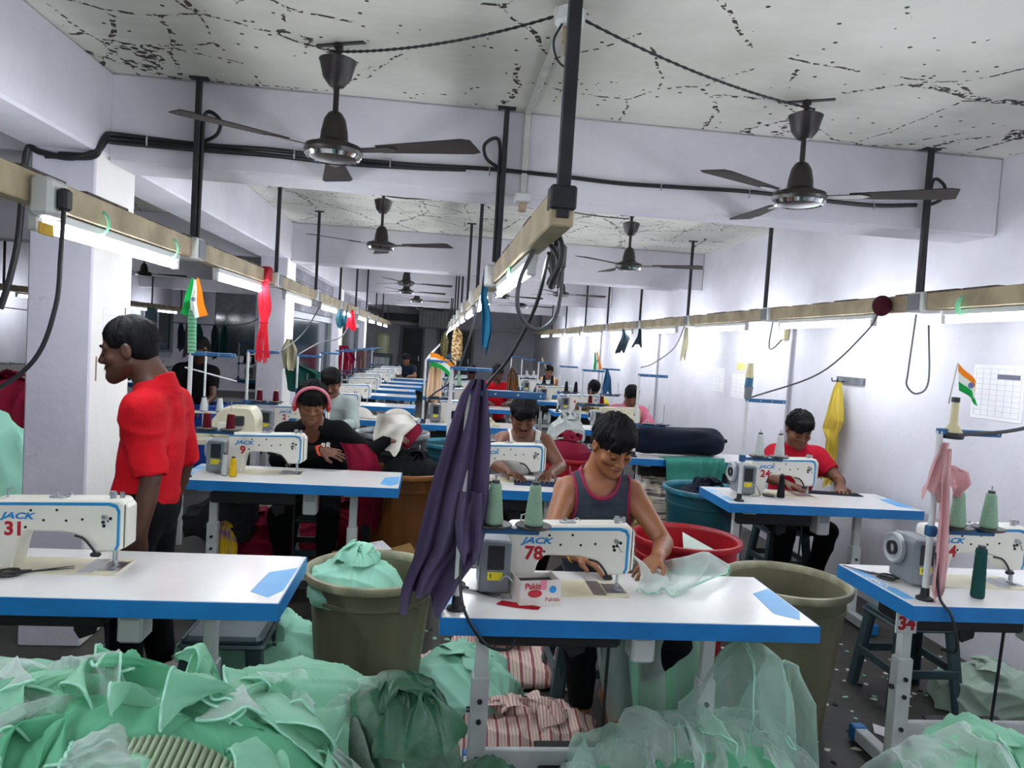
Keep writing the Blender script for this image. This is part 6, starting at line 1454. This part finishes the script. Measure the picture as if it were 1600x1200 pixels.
# ------------------------------------------------------------------ mint piles in the foreground
def strip_over(name, label, c, length, width, rot, squeeze, cs, seed, mt, hem=M_HEM, z0=None, n=(84, 11), steps=42, h=.05, r=.0035, curve=0., parent=None, fl=.01, cat='cloth', sides='13'):
    u = np.linspace(-.5, .5, n[0]); v = np.linspace(-.5, .5, n[1]); U, V_ = np.meshgrid(u, v, indexing='ij')
    x = U*length*squeeze; y = V_*width+.04*np.sin(U*2*PI*(3+seed % 3)+seed)+curve*(U*2)**2; z = h*np.sin(U*2*PI*(6+seed % 4)+seed)*(.4+.6*np.abs(V_*2))+h*.5*np.sin(U*37+seed*2+V_*3)
    P = np.stack([c[0]+x*math.cos(rot)-y*math.sin(rot), c[1]+x*math.sin(rot)+y*math.cos(rot), c[2]+z], -1)
    P = settle(P, (length/(n[0]-1), width/(n[1]-1)), steps=steps, iters=5, col=cs+[c_floor(fl)], bend=.25)
    me = sheet_mesh(P, mt, 2); hm = edge_tube(P, hem, r, sides) if hem else None
    o = obj(name, me, parent)
    if parent is None: tag(o, label, cat)
    if hm: obj('corded_hem', hm, o)
    return o, P
HC = (-.80, 1.58, .33); HR = (.72, .50, .47); HC2 = (-.33, 1.98, .28); HR2 = (.33, .30, .36)
hc = [(HC, HR), (HC2, HR2)]
pile = thing('cloth_pile', 'big heap of mint green gowns filling the left foreground', 'cloth pile', (HC[0], HC[1], 0))
obj('folded_cloth', sheet_mesh(folded(HC, HR, 5, .075, 8, (300, 150), 1.2, .10, (HC[0], HC[1], 0)), M_MINT, 1), pile)
obj('folded_cloth', sheet_mesh(folded(HC2, HR2, 6, .045, 9, (160, 80), 1.2, .12, (HC[0], HC[1], 0)), M_MINT, 1), pile)
RUF = [([(-1.6, 1.95), (-1.1, 2.0), (-.75, 2.02), (-.45, 2.10), (-.25, 2.2)], .42, 3, M_MINT, 1, .07, 'mint flounce along the crest of the left heap'),
       ([(-1.55, 1.72), (-1.1, 1.75), (-.75, 1.78), (-.45, 1.85), (-.2, 1.98)], .34, 4, M_MINT, 5, .07, 'upper mint flounce of the left heap, rippling over the middle'),
       ([(-1.4, 1.58), (-1.0, 1.56), (-.7, 1.60), (-.40, 1.70), (-.15, 1.85)], .30, 4, M_MINTD, 2, .07, 'deeper mint flounce below the crest of the left heap'),
       ([(-1.3, 1.60), (-1.05, 1.62), (-.85, 1.66), (-.7, 1.72)], .36, 2, M_TULLEW, 6, .08, 'white net corner over the left of the heap'),
       ([(-1.4, 1.42), (-.95, 1.40), (-.68, 1.44), (-.45, 1.54), (-.22, 1.70)], .26, 4, M_MINT, 3, .06, 'mint flounce across the front of the left heap'),
       ([(-.72, 1.80), (-.48, 1.82), (-.30, 1.92), (-.15, 2.1)], .30, 2.5, M_MINT, 4, .06, 'mint flounce falling down the right of the left heap'),
       ([(-.50, 2.05), (-.32, 2.10), (-.15, 2.2)], .34, 2, M_TULLE, 7, .08, 'mint net falling from the heap towards the green tarp'),
       ([(-.48, 1.80), (-.32, 1.84), (-.18, 1.94)], .30, 2, M_TULLEW, 9, .07, 'white edged net low on the right of the heap'),
       ([(-.98, 1.56), (-.78, 1.52), (-.58, 1.58), (-.50, 1.66)], .22, 2.5, M_MINTD, 10, .08, 'curled mint frill in the middle of the left heap'),
       ([(-1.25, 1.36), (-1.05, 1.32), (-.88, 1.33), (-.76, 1.38)], .24, 2, M_TULLEW, 11, .06, 'white net frill at the lower left of the picture')]
EXT = [((-1.15, 1.60), .3, 21, 'M_MINT'), ((-.95, 1.66), .4, 22, 'M_TULLEW'), ((-.72, 1.64), -.2, 23, 'M_MINT'), ((-.55, 1.74), -.5, 24, 'M_MINTD'), ((-.42, 1.90), -.6, 25, 'M_MINT'), ((-.62, 1.50), -.4, 26, 'M_TULLEW'), ((-.85, 1.48), .1, 27, 'M_MINTD'), ((-.38, 1.68), -.9, 28, 'M_MINT'), ((-1.05, 1.46), .2, 29, 'M_MINT')]
WORDS = ['far left', 'left net', 'centre', 'right centre', 'right', 'lower net', 'lower left', 'lower right', 'lowest left']
RUF += [([(c[0]-.24*math.cos(a), c[1]-.24*math.sin(a)), (c[0]-.08*math.cos(a), c[1]-.08*math.sin(a)+.04), (c[0]+.09*math.cos(a), c[1]+.09*math.sin(a)+.04), (c[0]+.25*math.cos(a), c[1]+.25*math.sin(a)-.02)], .20, 2.2, globals()[m_], sd, .085, 'small rippled frill on the left heap, %s one' % w_) for (c, a, sd, m_), w_ in zip(EXT, WORDS)]
for pa, wd, wv_, m_, sd, tl, nm in RUF: lay('flounce', nm, pa, wd, wv_, hc, m_, sd, tl)
# pleated panel
nu, nv = 301, 20; U, V_ = np.meshgrid(np.linspace(0, 1, nu), np.linspace(0, 1, nv), indexing='ij')
P = np.stack([-.66+.42*U-.05*V_, 1.40-.30*V_-.005*np.cos(U*PI*64+.4*np.sin(U*9)), .775-.10*(U-.4)**2*4-.28*V_+.007*np.cos(U*PI*64+.4*np.sin(U*9))], -1); P[..., 2] += .03*np.sin(V_*3)
P[..., 2] += .03; P[..., 1] += .05-.12*(U-.5)**2
single('pleated_panel', sheet_mesh(P, M_PLEAT, 1, .0015), 'finely pleated sage panel low in the left heap', 'cloth')
# green tarp bag
tc_ = (-.03, 1.93, .25); tr_ = (.23, .20, .42)
M_TARP2 = M_TARP
tarp, Pt = heap('tarp_bundle', 'crumpled dark green plastic tarp bundle at the front centre', tc_, tr_, M_TARP, 'bundle', 8, amp=.045, freq=10, nn=(200, 110), extra=3)
Pq = folded((.17, 1.98, .12), (.24, .24, .30), 18, .045, 10, (160, 80), 1.3, .14, (tc_[0], tc_[1], 0)); obj('folded_cloth', sheet_mesh(Pq, M_TARP, 1), tarp)
lay('tarp_flap', 'grey green tarp flap lying left of the dark green bundle', [(-.30, 1.80), (-.23, 1.86), (-.15, 1.90)], .16, 1, [(tc_, tr_), (HC2, HR2)], M_TARPG, 4, .03, None)
# the net heap under and before the centre table
NC = (.95, 2.40, .08); NR = (.40, .28, .24); NE = [(NC, NR)]
nh, _ = heap('cloth_pile', 'low heap of mint gowns on the floor under the front centre table', NC, NR, M_MINT, 'cloth pile', 12, amp=.045, freq=10, nn=(200, 90), extra=0)
for pa, wd, wv_, m_, sd, tl, nm in [([(.55, 2.62), (.75, 2.56), (.95, 2.54), (1.2, 2.6)], .34, 3, M_TULLE, 11, .7, 'mint net ruffle over the floor heap under the centre table'),
        ([(.85, 2.45), (1.05, 2.44), (1.22, 2.5), (1.33, 2.6)], .32, 3, M_TULLEW, 12, .8, 'white net ruffle on the right of the floor heap'),
        ([(.50, 2.50), (.68, 2.42), (.9, 2.40)], .28, 3, M_TULLEW, 13, .9, 'white net ruffle left of the sitting man foot'),
        ([(.65, 2.34), (.9, 2.30), (1.15, 2.36)], .22, 3, M_MINTD, 14, .5, 'deep mint fold at the bottom edge centre')]:
    lay('net_ruffle', nm, pa, wd, wv_, NE, m_, sd, .07+.03*(wd > .27))
for k, (c_, r_, sd, m_, lb) in enumerate((((1.12, 2.44, .06), (.22, .19, .46), 3, M_TULLE, 'tall billow of mint net in front of the right leg of the centre table'), ((.86, 2.40, .04), (.20, .17, .36), 5, M_TULLEW, 'white net billow beside the sitting man foot'),
        ((1.30, 2.50, .04), (.14, .15, .50), 7, M_TULLE, 'net billow touching the right olive barrel'), ((-.40, 1.98, .28), (.17, .15, .42), 9, M_TULLEW, 'white net billow between the left heap and the tarp'))):
    P = folded(c_, r_, sd, .045, 9, (110, 60), 1.25, .25); o_ = single('net_billow', sheet_mesh(P, m_, 1), lb, 'cloth')
    mb = MB()
    for q in (12, 45, 80): mb.tube([tuple(P[q, j]) for j in range(2, 60, 2)], .0028, M_HEM, 5)
    obj('corded_hem', mb.mesh('hem', 60), o_); o_.children[0]['kind'] = 'stuff'
# net on the table by the sewing hands, falling behind the table
n_ = 40; U, V_ = np.meshgrid(np.linspace(0, 1, n_), np.linspace(0, 1, 30), indexing='ij')
path_y = np.interp(V_, [0, .3, .42, .55, 1], [2.46, 2.66, 2.76, 2.80, 2.84]); path_z = np.interp(V_, [0, .3, .42, .55, 1], [.78, .80, .82, .70, .10])
P = np.stack([.74+.46*U*(.35+.65*np.clip(V_*2.2, 0, 1))+.05*np.sin(V_*7), path_y+.025*np.sin(U*14+V_*5), path_z+.028*np.sin(U*8+V_*5)*(V_ < .5)*np.clip(V_*4, 0, 1)+.008*np.sin(U*23+V_*4)*(V_ < .4)], -1)
P[..., 2] = np.where(P[..., 1] < 2.72, np.maximum(P[..., 2], .776), P[..., 2])
o_ = single('net_cloth', sheet_mesh(P, M_TULLEW, 2), 'white net being sewn, spreading over the back of the centre table', 'cloth'); obj('corded_hem', edge_tube(P, M_HEM, .003, '123'), o_)
P2 = P[:, 14:].copy(); P2[..., 0] = .86+(P2[..., 0]-.74)*.7; P2[..., 1] += .02
single('net_cloth', sheet_mesh(P2, M_MINT, 2), 'mint lining falling behind the front centre table', 'cloth')
# bottom right mint pile
bh, _ = heap('cloth_pile', 'mint net pile cut by the bottom right corner', (1.66, 1.95, .22), (.33, .25, .30), M_MINT, 'cloth pile', 15, 40, (.9, .8), .72, h=.09, steps=34)
lay('net_ruffle', 'white net ruffle on the bottom right pile', [(1.38, 2.1), (1.55, 2.08), (1.75, 2.08), (1.95, 2.1)], .30, 3, [((1.66, 1.95, .22), (.33, .25, .30))], M_TULLEW, 21, .07)
# floor piles further back
STR1 = stripe_mat('red_striped_cloth', ['dcc8bb', 'b98480', 'e6dccf', 'd6b0a5', 'e9e0d4', '9c5a5e'], 5, 'X')
heap('cloth_pile', 'pale mint jersey pile on the floor left of the olive barrel', (-.68, 3.25, .10), (.32, .38, .24), M_MINTJ, 'cloth pile', 31, 44, (1.0, 1.1), .66, h=.10, steps=32)
heap('cloth_pile', 'mint pile on the floor right of the left olive barrel', (.20, 3.12, .05), (.24, .30, .20), M_MINTJ, 'cloth pile', 32, 36, (.75, .85), .66, h=.08, steps=30)
heap('cloth_pile', 'red striped cloth pile under the front centre table', (.42, 2.85, .03), (.32, .22, .13), STR1, 'cloth pile', 33, 34, (.8, .6), .72, h=.05, steps=30)
heap('cloth_pile', 'cream and red striped cloth pile behind the front centre table', (.42, 3.55, .03), (.42, .30, .14), STR1, 'cloth pile', 34, 34, (1.0, .8), .72, h=.06, steps=30)
heap('cloth_pile', 'white net scraps pile left of the mint jersey pile', (-.98, 3.0, .05), (.20, .20, .16), M_WHITEC, 'cloth pile', 35, 30, (.6, .6), .68, h=.06, steps=28)
heap('cloth_pile', 'sage scraps pile on the floor at the right wall', (2.72, 3.22, .03), (.24, .20, .17), mat('sage_scrap', '8fa392', .85, col2='a9bcae', scale=7), 'cloth pile', 36, 40, (.8, .7), .6, h=.10, steps=30)
heap('cloth_pile', 'maroon piped garments under table 9 on the left', (-1.02, 4.75, .12), (.22, .2, .32), M_MAROON, 'cloth pile', 37, 34, (.8, .8), .6, h=.08, steps=28)
heap('cloth_pile', 'maroon garment bundle with cream piping under table 9', (-.62, 5.45, .15), (.26, .2, .26), M_MAROON, 'cloth pile', 38, 30, (.8, .7), .62, h=.07, steps=28)
heap('cloth_pile', 'dark strapped garments piled behind the standing man', (-1.25, 4.72, .42), (.22, .18, .20), M_GREYC, 'cloth pile', 39, 30, (.6, .55), .62, h=.07, steps=26)
heap('cloth_pile', 'yellow and violet bag under table 9', (-1.18, 4.50, .30), (.07, .06, .13), mat('yellow_rag', 'c9a51c', .8, col2='7c5a86', scale=9, lo=.45, hi=.55), 'bag', 40, 22, (.25, .25), .65, h=.04, steps=24)
heap('cloth_pile', 'charcoal and grey garments piled by the right wall', (2.36, 6.25, .42), (.28, .26, .48), M_GREYC, 'cloth pile', 41, 40, (1.0, 1.0), .58, h=.10, steps=30, col=[])
heap('cloth_pile', 'cream and grey folded garments under the far right table', (1.86, 6.0, .35), (.30, .2, .22), mat('cream_fold', 'cfc6ba', .85, col2='5d5a5a', scale=14, stretch=(.2, .2, 3), lo=.45, hi=.5), 'cloth pile', 42, 30, (.8, .6), .66, h=.06, steps=26)
heap('cloth_pile', 'pale yellow gauze ruffles beside the teal barrel', (1.60, 5.35, .16), (.14, .14, .36), mat('pale_yellow_gauze', 'c9c98c', .7, col2='b5b67a', trans=.4), 'cloth pile', 43, 34, (.6, .6), .5, h=.10, steps=28)
heap('cloth_pile', 'mint pile in the left bay at the picture edge', (-2.75, 4.7, .35), (.35, .35, .62), M_MINTJ, 'cloth pile', 44, 40, (1.6, 1.5), .6, h=.10, steps=30)
heap('cloth_pile', 'maroon cloth pile in the left bay at the picture edge', (-3.15, 5.9, .50), (.35, .3, .62), M_MAROON, 'cloth pile', 45, 34, (1.5, 1.3), .6, h=.10, steps=28)
# cloth inside and over the barrels
def in_barrel(name, label, c, r, z, size, mt, seed, squeeze=.6, n=34, steps=34, peak=0.1, cat='cloth'):
    t = thing(name, label, cat, (c[0], c[1], 0)); cc = (c[0], c[1], z-.10); rr = (r*.92, r*.92, .10+peak)
    obj('folded_cloth', sheet_mesh(folded(cc, rr, seed, .028, 17, (130, 60), 1.0, .12, (c[0], c[1], 0)), mt, 1), t)
    for k in range(3):
        a = k*2.2+seed; pa = [(c[0]+r*.45*math.cos(a+q), c[1]+r*.45*math.sin(a+q)) for q in (-.8, 0, .8)]
        o = lay('cloth_edge', None, pa, r*.55, 2, [(cc, rr)], mt, seed+k, .045, None, parent=t, n=40, rows=7, side=1); o.matrix_parent_inverse = Matrix.Translation((-c[0], -c[1], 0))
    return t
in_barrel('loose_cloth', 'mint cloth heaped inside the left olive barrel', (-.27, 3.02), .21, .64, .62, M_MINTJ, 51, .6, peak=.06)
in_barrel('loose_cloth', 'black cloth heaped in the brown barrel', (-.10, 4.93), .24, .74, .6, mat('black_rag', '0b0c10', .85), 52, .62, peak=.08)
in_barrel('loose_cloth', 'maroon cloth heaped in the large red barrel', (1.22, 6.45), .25, .70, .62, M_MAROON, 53, .6, peak=.12)
in_barrel('loose_cloth', 'black lace edged cloth over the teal barrel', (1.90, 4.83), .24, .70, .5, M_NAVYC, 54, .7, peak=.03)
in_barrel('loose_cloth', 'clear plastic wrap bulging beside the large red barrel', (1.30, 6.95), .20, .84, .6, mat('clear_wrap', 'a9b0ae', .3), 55, .6, peak=.12)
single('paper_sheet', MB().prism([(-.09, -.06), (.10, -.07), (.0, .10)], 0, .002, mat('pale_mint_paper', 'cfe0d4', .7), 0, TR(1.42, 3.78, .60) @ RX(.5) @ RZ(.3)).mesh('sheet', 0), 'pale mint sheet of paper in the red bucket', 'paper')
# white stiff piece and maroon cloth at the grey drum
hang('loose_cloth', 'stiff white lining piece held up beside the grey drum', [(1.10, -.36, -.14, 4.93), (1.04, -.37, -.10, 4.92), (.96, -.38, -.18, 4.90), (.86, -.36, -.20, 4.88)], M_WHITEC, folds=1, amp=.03, seed=60, nu=30)
hang('loose_cloth', 'bright maroon cloth over the edge of the grey drum', [(1.02, -.28, -.08, 5.12), (.98, -.3, -.06, 5.08), (.86, -.27, -.15, 5.05)], M_MAROON, folds=1.5, amp=.03, seed=61, nu=24)
hang('loose_cloth', 'long maroon panel held by the headphone man', [(.93, -.56, -.40, 4.66), (.86, -.52, -.33, 4.665), (.78, -.50, -.30, 4.67), (.6, -.46, -.28, 4.68), (.40, -.44, -.30, 4.68)], M_MAROON, folds=1, amp=.015, seed=62, nu=24)
# cloth on tables
P, L_ = crumple_start((2.12, 5.86, .84), (.50, .34), (36, 26), (.8, .8), .04, 70); P = settle(P, L_, 30, 5, col=[c_box(1.58, 2.79, 5.70, 6.22, .776, .6)])
single('loose_cloth', sheet_mesh(P, M_TEALC, 2), 'sea green cloth lying on the far right table', 'cloth')
hang('loose_cloth', 'sea green cloth hanging over the edge of the far right table', [(.80, 2.12, 2.36, 5.72), (.77, 2.12, 2.36, 5.695), (.60, 2.14, 2.34, 5.69), (.50, 2.15, 2.33, 5.69)], M_TEALC, folds=2, amp=.014, seed=71, nu=30)
b_ = Field((1.55, 5.8, .75), (2.65, 6.5, 1.2), .012); b_.cone((1.78, 5.98, .89), (2.36, 6.04, .89), .11, .115, .02); b_.cone((1.66, 5.98, .88), (1.8, 5.98, .89), .09, .105, .03); b_.rumple(.010, 22, 4, (1, 2, 2))
o_ = single('bundle', b_.mesh('bundle', M_NAVYC), 'large dark blue rolled bundle on the far right table', 'bundle')
obj('tie_end', MB().box(2.45, 2.50, 6.02, 6.06, .89, .92, M_NAVYC, .005).mesh('tie', 0), o_)
P, L_ = crumple_start((.66, 4.42, .82), (.26, .14), (20, 12), (.85, .9), .02, 72); P = settle(P, L_, 22, 5, col=[c_box(0, 1.3, 4.1, 4.75, .776, .6)])
single('loose_cloth', sheet_mesh(P, mat('navy_rag', '182c52', .8), 2, .004), 'navy cloth under the hands of the man in the white vest', 'cloth')
P, L_ = crumple_start((2.60, 4.53, .82), (.40, .10), (24, 10), (.9, .9), .015, 73); P = settle(P, L_, 22, 5, col=[c_box(1.7, 3.0, 4.0, 4.75, .776, .6)])
single('loose_cloth', sheet_mesh(P, M_NAVYC, 2, .004), 'black cloth strip being sewn at machine 24', 'cloth')
for x, y, s_, lb in ((.45, 9.7, 1, 'pale scraps heaped on the table before the man in red'), (-.75, 7.7, 2, 'clear plastic wrapped goods on the third left table'), (-.35, 7.72, 3, 'white scraps on the right end of the third left table'), (.5, 7.6, 4, 'olive and white scraps on the middle table')):
    P, L_ = crumple_start((x, y, .9), (.42, .30), (22, 18), (.7, .7), .05, 80+s_); P = settle(P, L_, 22, 4, col=[c_ell((x, y, .78), (.14, .10, .09)), c_floor(.776)])
    single('loose_cloth', sheet_mesh(P, M_WHITEC if s_ != 4 else mat('olive_scrap', '8a8450', .8, col2='d2cfc0', scale=20), 2), lb, 'cloth')
# boxes, paper scraps on the floor
M_CB = mat('brown_cardboard', '9a7a4a', .8, col2='8a6b3f', scale=5)
cb = thing('cardboard_box', 'open brown cardboard box with white sheets between table 9 and the brown barrel', 'box', (-.36, 4.25, 0), .2)
mbx = MB()
for s_ in (-1, 1): mbx.box(s_*.15-.002, s_*.15+.002, -.11, .11, 0, .34, M_CB).box(-.15, .15, s_*.11-.002, s_*.11+.002, 0, .34, M_CB)
obj('box_walls', mbx.mesh('walls', 0), cb)
obj('flap', MB().box(0, .16, -.11, .11, 0, .004, M_CB, 0, TR(.15, 0, .34) @ RY(-.25)).mesh('flap', 0), cb); obj('flap', MB().box(-.15, .15, 0, .10, 0, .004, M_CB, 0, TR(0, .11, .34) @ RX(-.5)).mesh('flap', 0), cb)
for k, (x, y, a) in enumerate(((-.06, -.03, .3), (.04, .0, -.3), (.09, .03, .7))): single('paper_sheet', MB().box(-.07, .07, -.05, .05, 0, .003, M_PAPER, 0, TR(-.36+x, 4.25+y, .36+.015*k) @ RZ(a) @ RX(.3*(k-1))).mesh('sheet', 0), '%s white sheet lying on the open cardboard box' % ('left', 'middle', 'right')[k], 'paper')
random.seed(5); sc_ = MB(); 
for k in range(260):
    x = random.uniform(1.2, 3.0); y = random.uniform(2.75, 4.3)
    if k > 190: x = random.uniform(-1.2, 1.2); y = random.uniform(3.3, 4.2)
    s_ = random.uniform(.005, .022); a = random.random()*6
    sc_.prism([(s_*math.cos(a+t)*random.uniform(.5, 1.5), s_*math.sin(a+t)*random.uniform(.5, 1.5)) for t in (0, 1.6, 3.1, 4.6)], .001, .003, random.choice([M_PAPER, M_PAPER, M_MINT, M_WHITEC, mat('dark_scrap', '1c1c1f', .8)]), 0, TR(x, y, 0))
tag(obj('floor_scraps', sc_.mesh('scraps', 0)), 'tiny white, mint and dark cloth scraps strewn over the concrete floor', 'scraps', None, 'stuff')
for k, (x, y, a, lb) in enumerate(((1.99, 3.72, .4, 'larger pale scrap on the floor behind the right olive barrel'), (2.05, 3.0, 1.2, 'mint scrap on the floor by the right table foot'), (2.62, 3.75, .2, 'cream scrap on the floor by the stool'))):
    single('floor_scrap', MB().prism([(-.05, -.02), (.04, -.03), (.06, .02), (-.03, .03)], .001, .005, (M_MINT, M_PAPER, mat('cream_rag'))[k], 0, TR(x, y, 0) @ RZ(a)).mesh('scrap', 0), lb, 'scrap')
# far wall: air cooler box, red door, dark shelf with bottle
ac = thing('air_duct_box', 'grey ribbed air cooler box high on the back wall', 'cooler', (0, YB-.5, 2.25))
obj('housing', MB().box(-.55, .45, -.25, .45, -.28, .26, mat('cooler_grey', '8f9290', .6), .01).mesh('h', 0), ac)
for k in range(9): obj('slat', MB().box(-.53+k*.11, -.47+k*.11, -.262, -.25, -.24, .22, mat('cooler_slat', 'a3a6a2', .6)).mesh('slat', 0), ac)
single('wall_shelf', MB().box(-1.6, -1.1, 19.0, 19.4, 0, 1.2, M_DARK, .01).box(-1.55, -1.15, 18.96, 19.0, .7, 1.1, M_FRAME, .005).mesh('shelf', 0), 'dark cabinet at the far left back beside the door', 'cabinet')
single('water_drum', MB().lathe([(.16, 1.2), (.17, 1.25), (.17, 1.65), (.1, 1.72), (.0001, 1.72)], mat('drum_olive', '7c7f62', .4), 20, TR(-1.35, 19.2, 0)).mesh('drum'), 'olive water drum on the dark cabinet far back', 'drum')
single('brown_cabinet', MB().box(-1.62, -1.25, 13.4, 13.8, 0, 1.35, mat('maroon_cabinet', '4a2326', .6), .01).mesh('cab', 0), 'dark red cabinet between the third and fourth columns', 'cabinet')

cable('clothes_line', [(-1.93, 8.6, 1.75), (-2.4, 9.3, 1.64), (-3.1, 9.3, 1.62), (-5, 9.6, 1.66), (-6.65, 9.9, 1.8)], .006, M_GCABLE, 'thin line across the left bay holding dark rags', 'line')

obj('string', MB().tube([(.29, 6.8, 1.90), (.2, 6.8, 1.78), (.07, 6.8, 1.68)], .003, M_GCABLE, 5).mesh('string'), [o for o in D.objects if o.get('label') == 'dark olive cloth pouch hanging behind the beige one'][0])
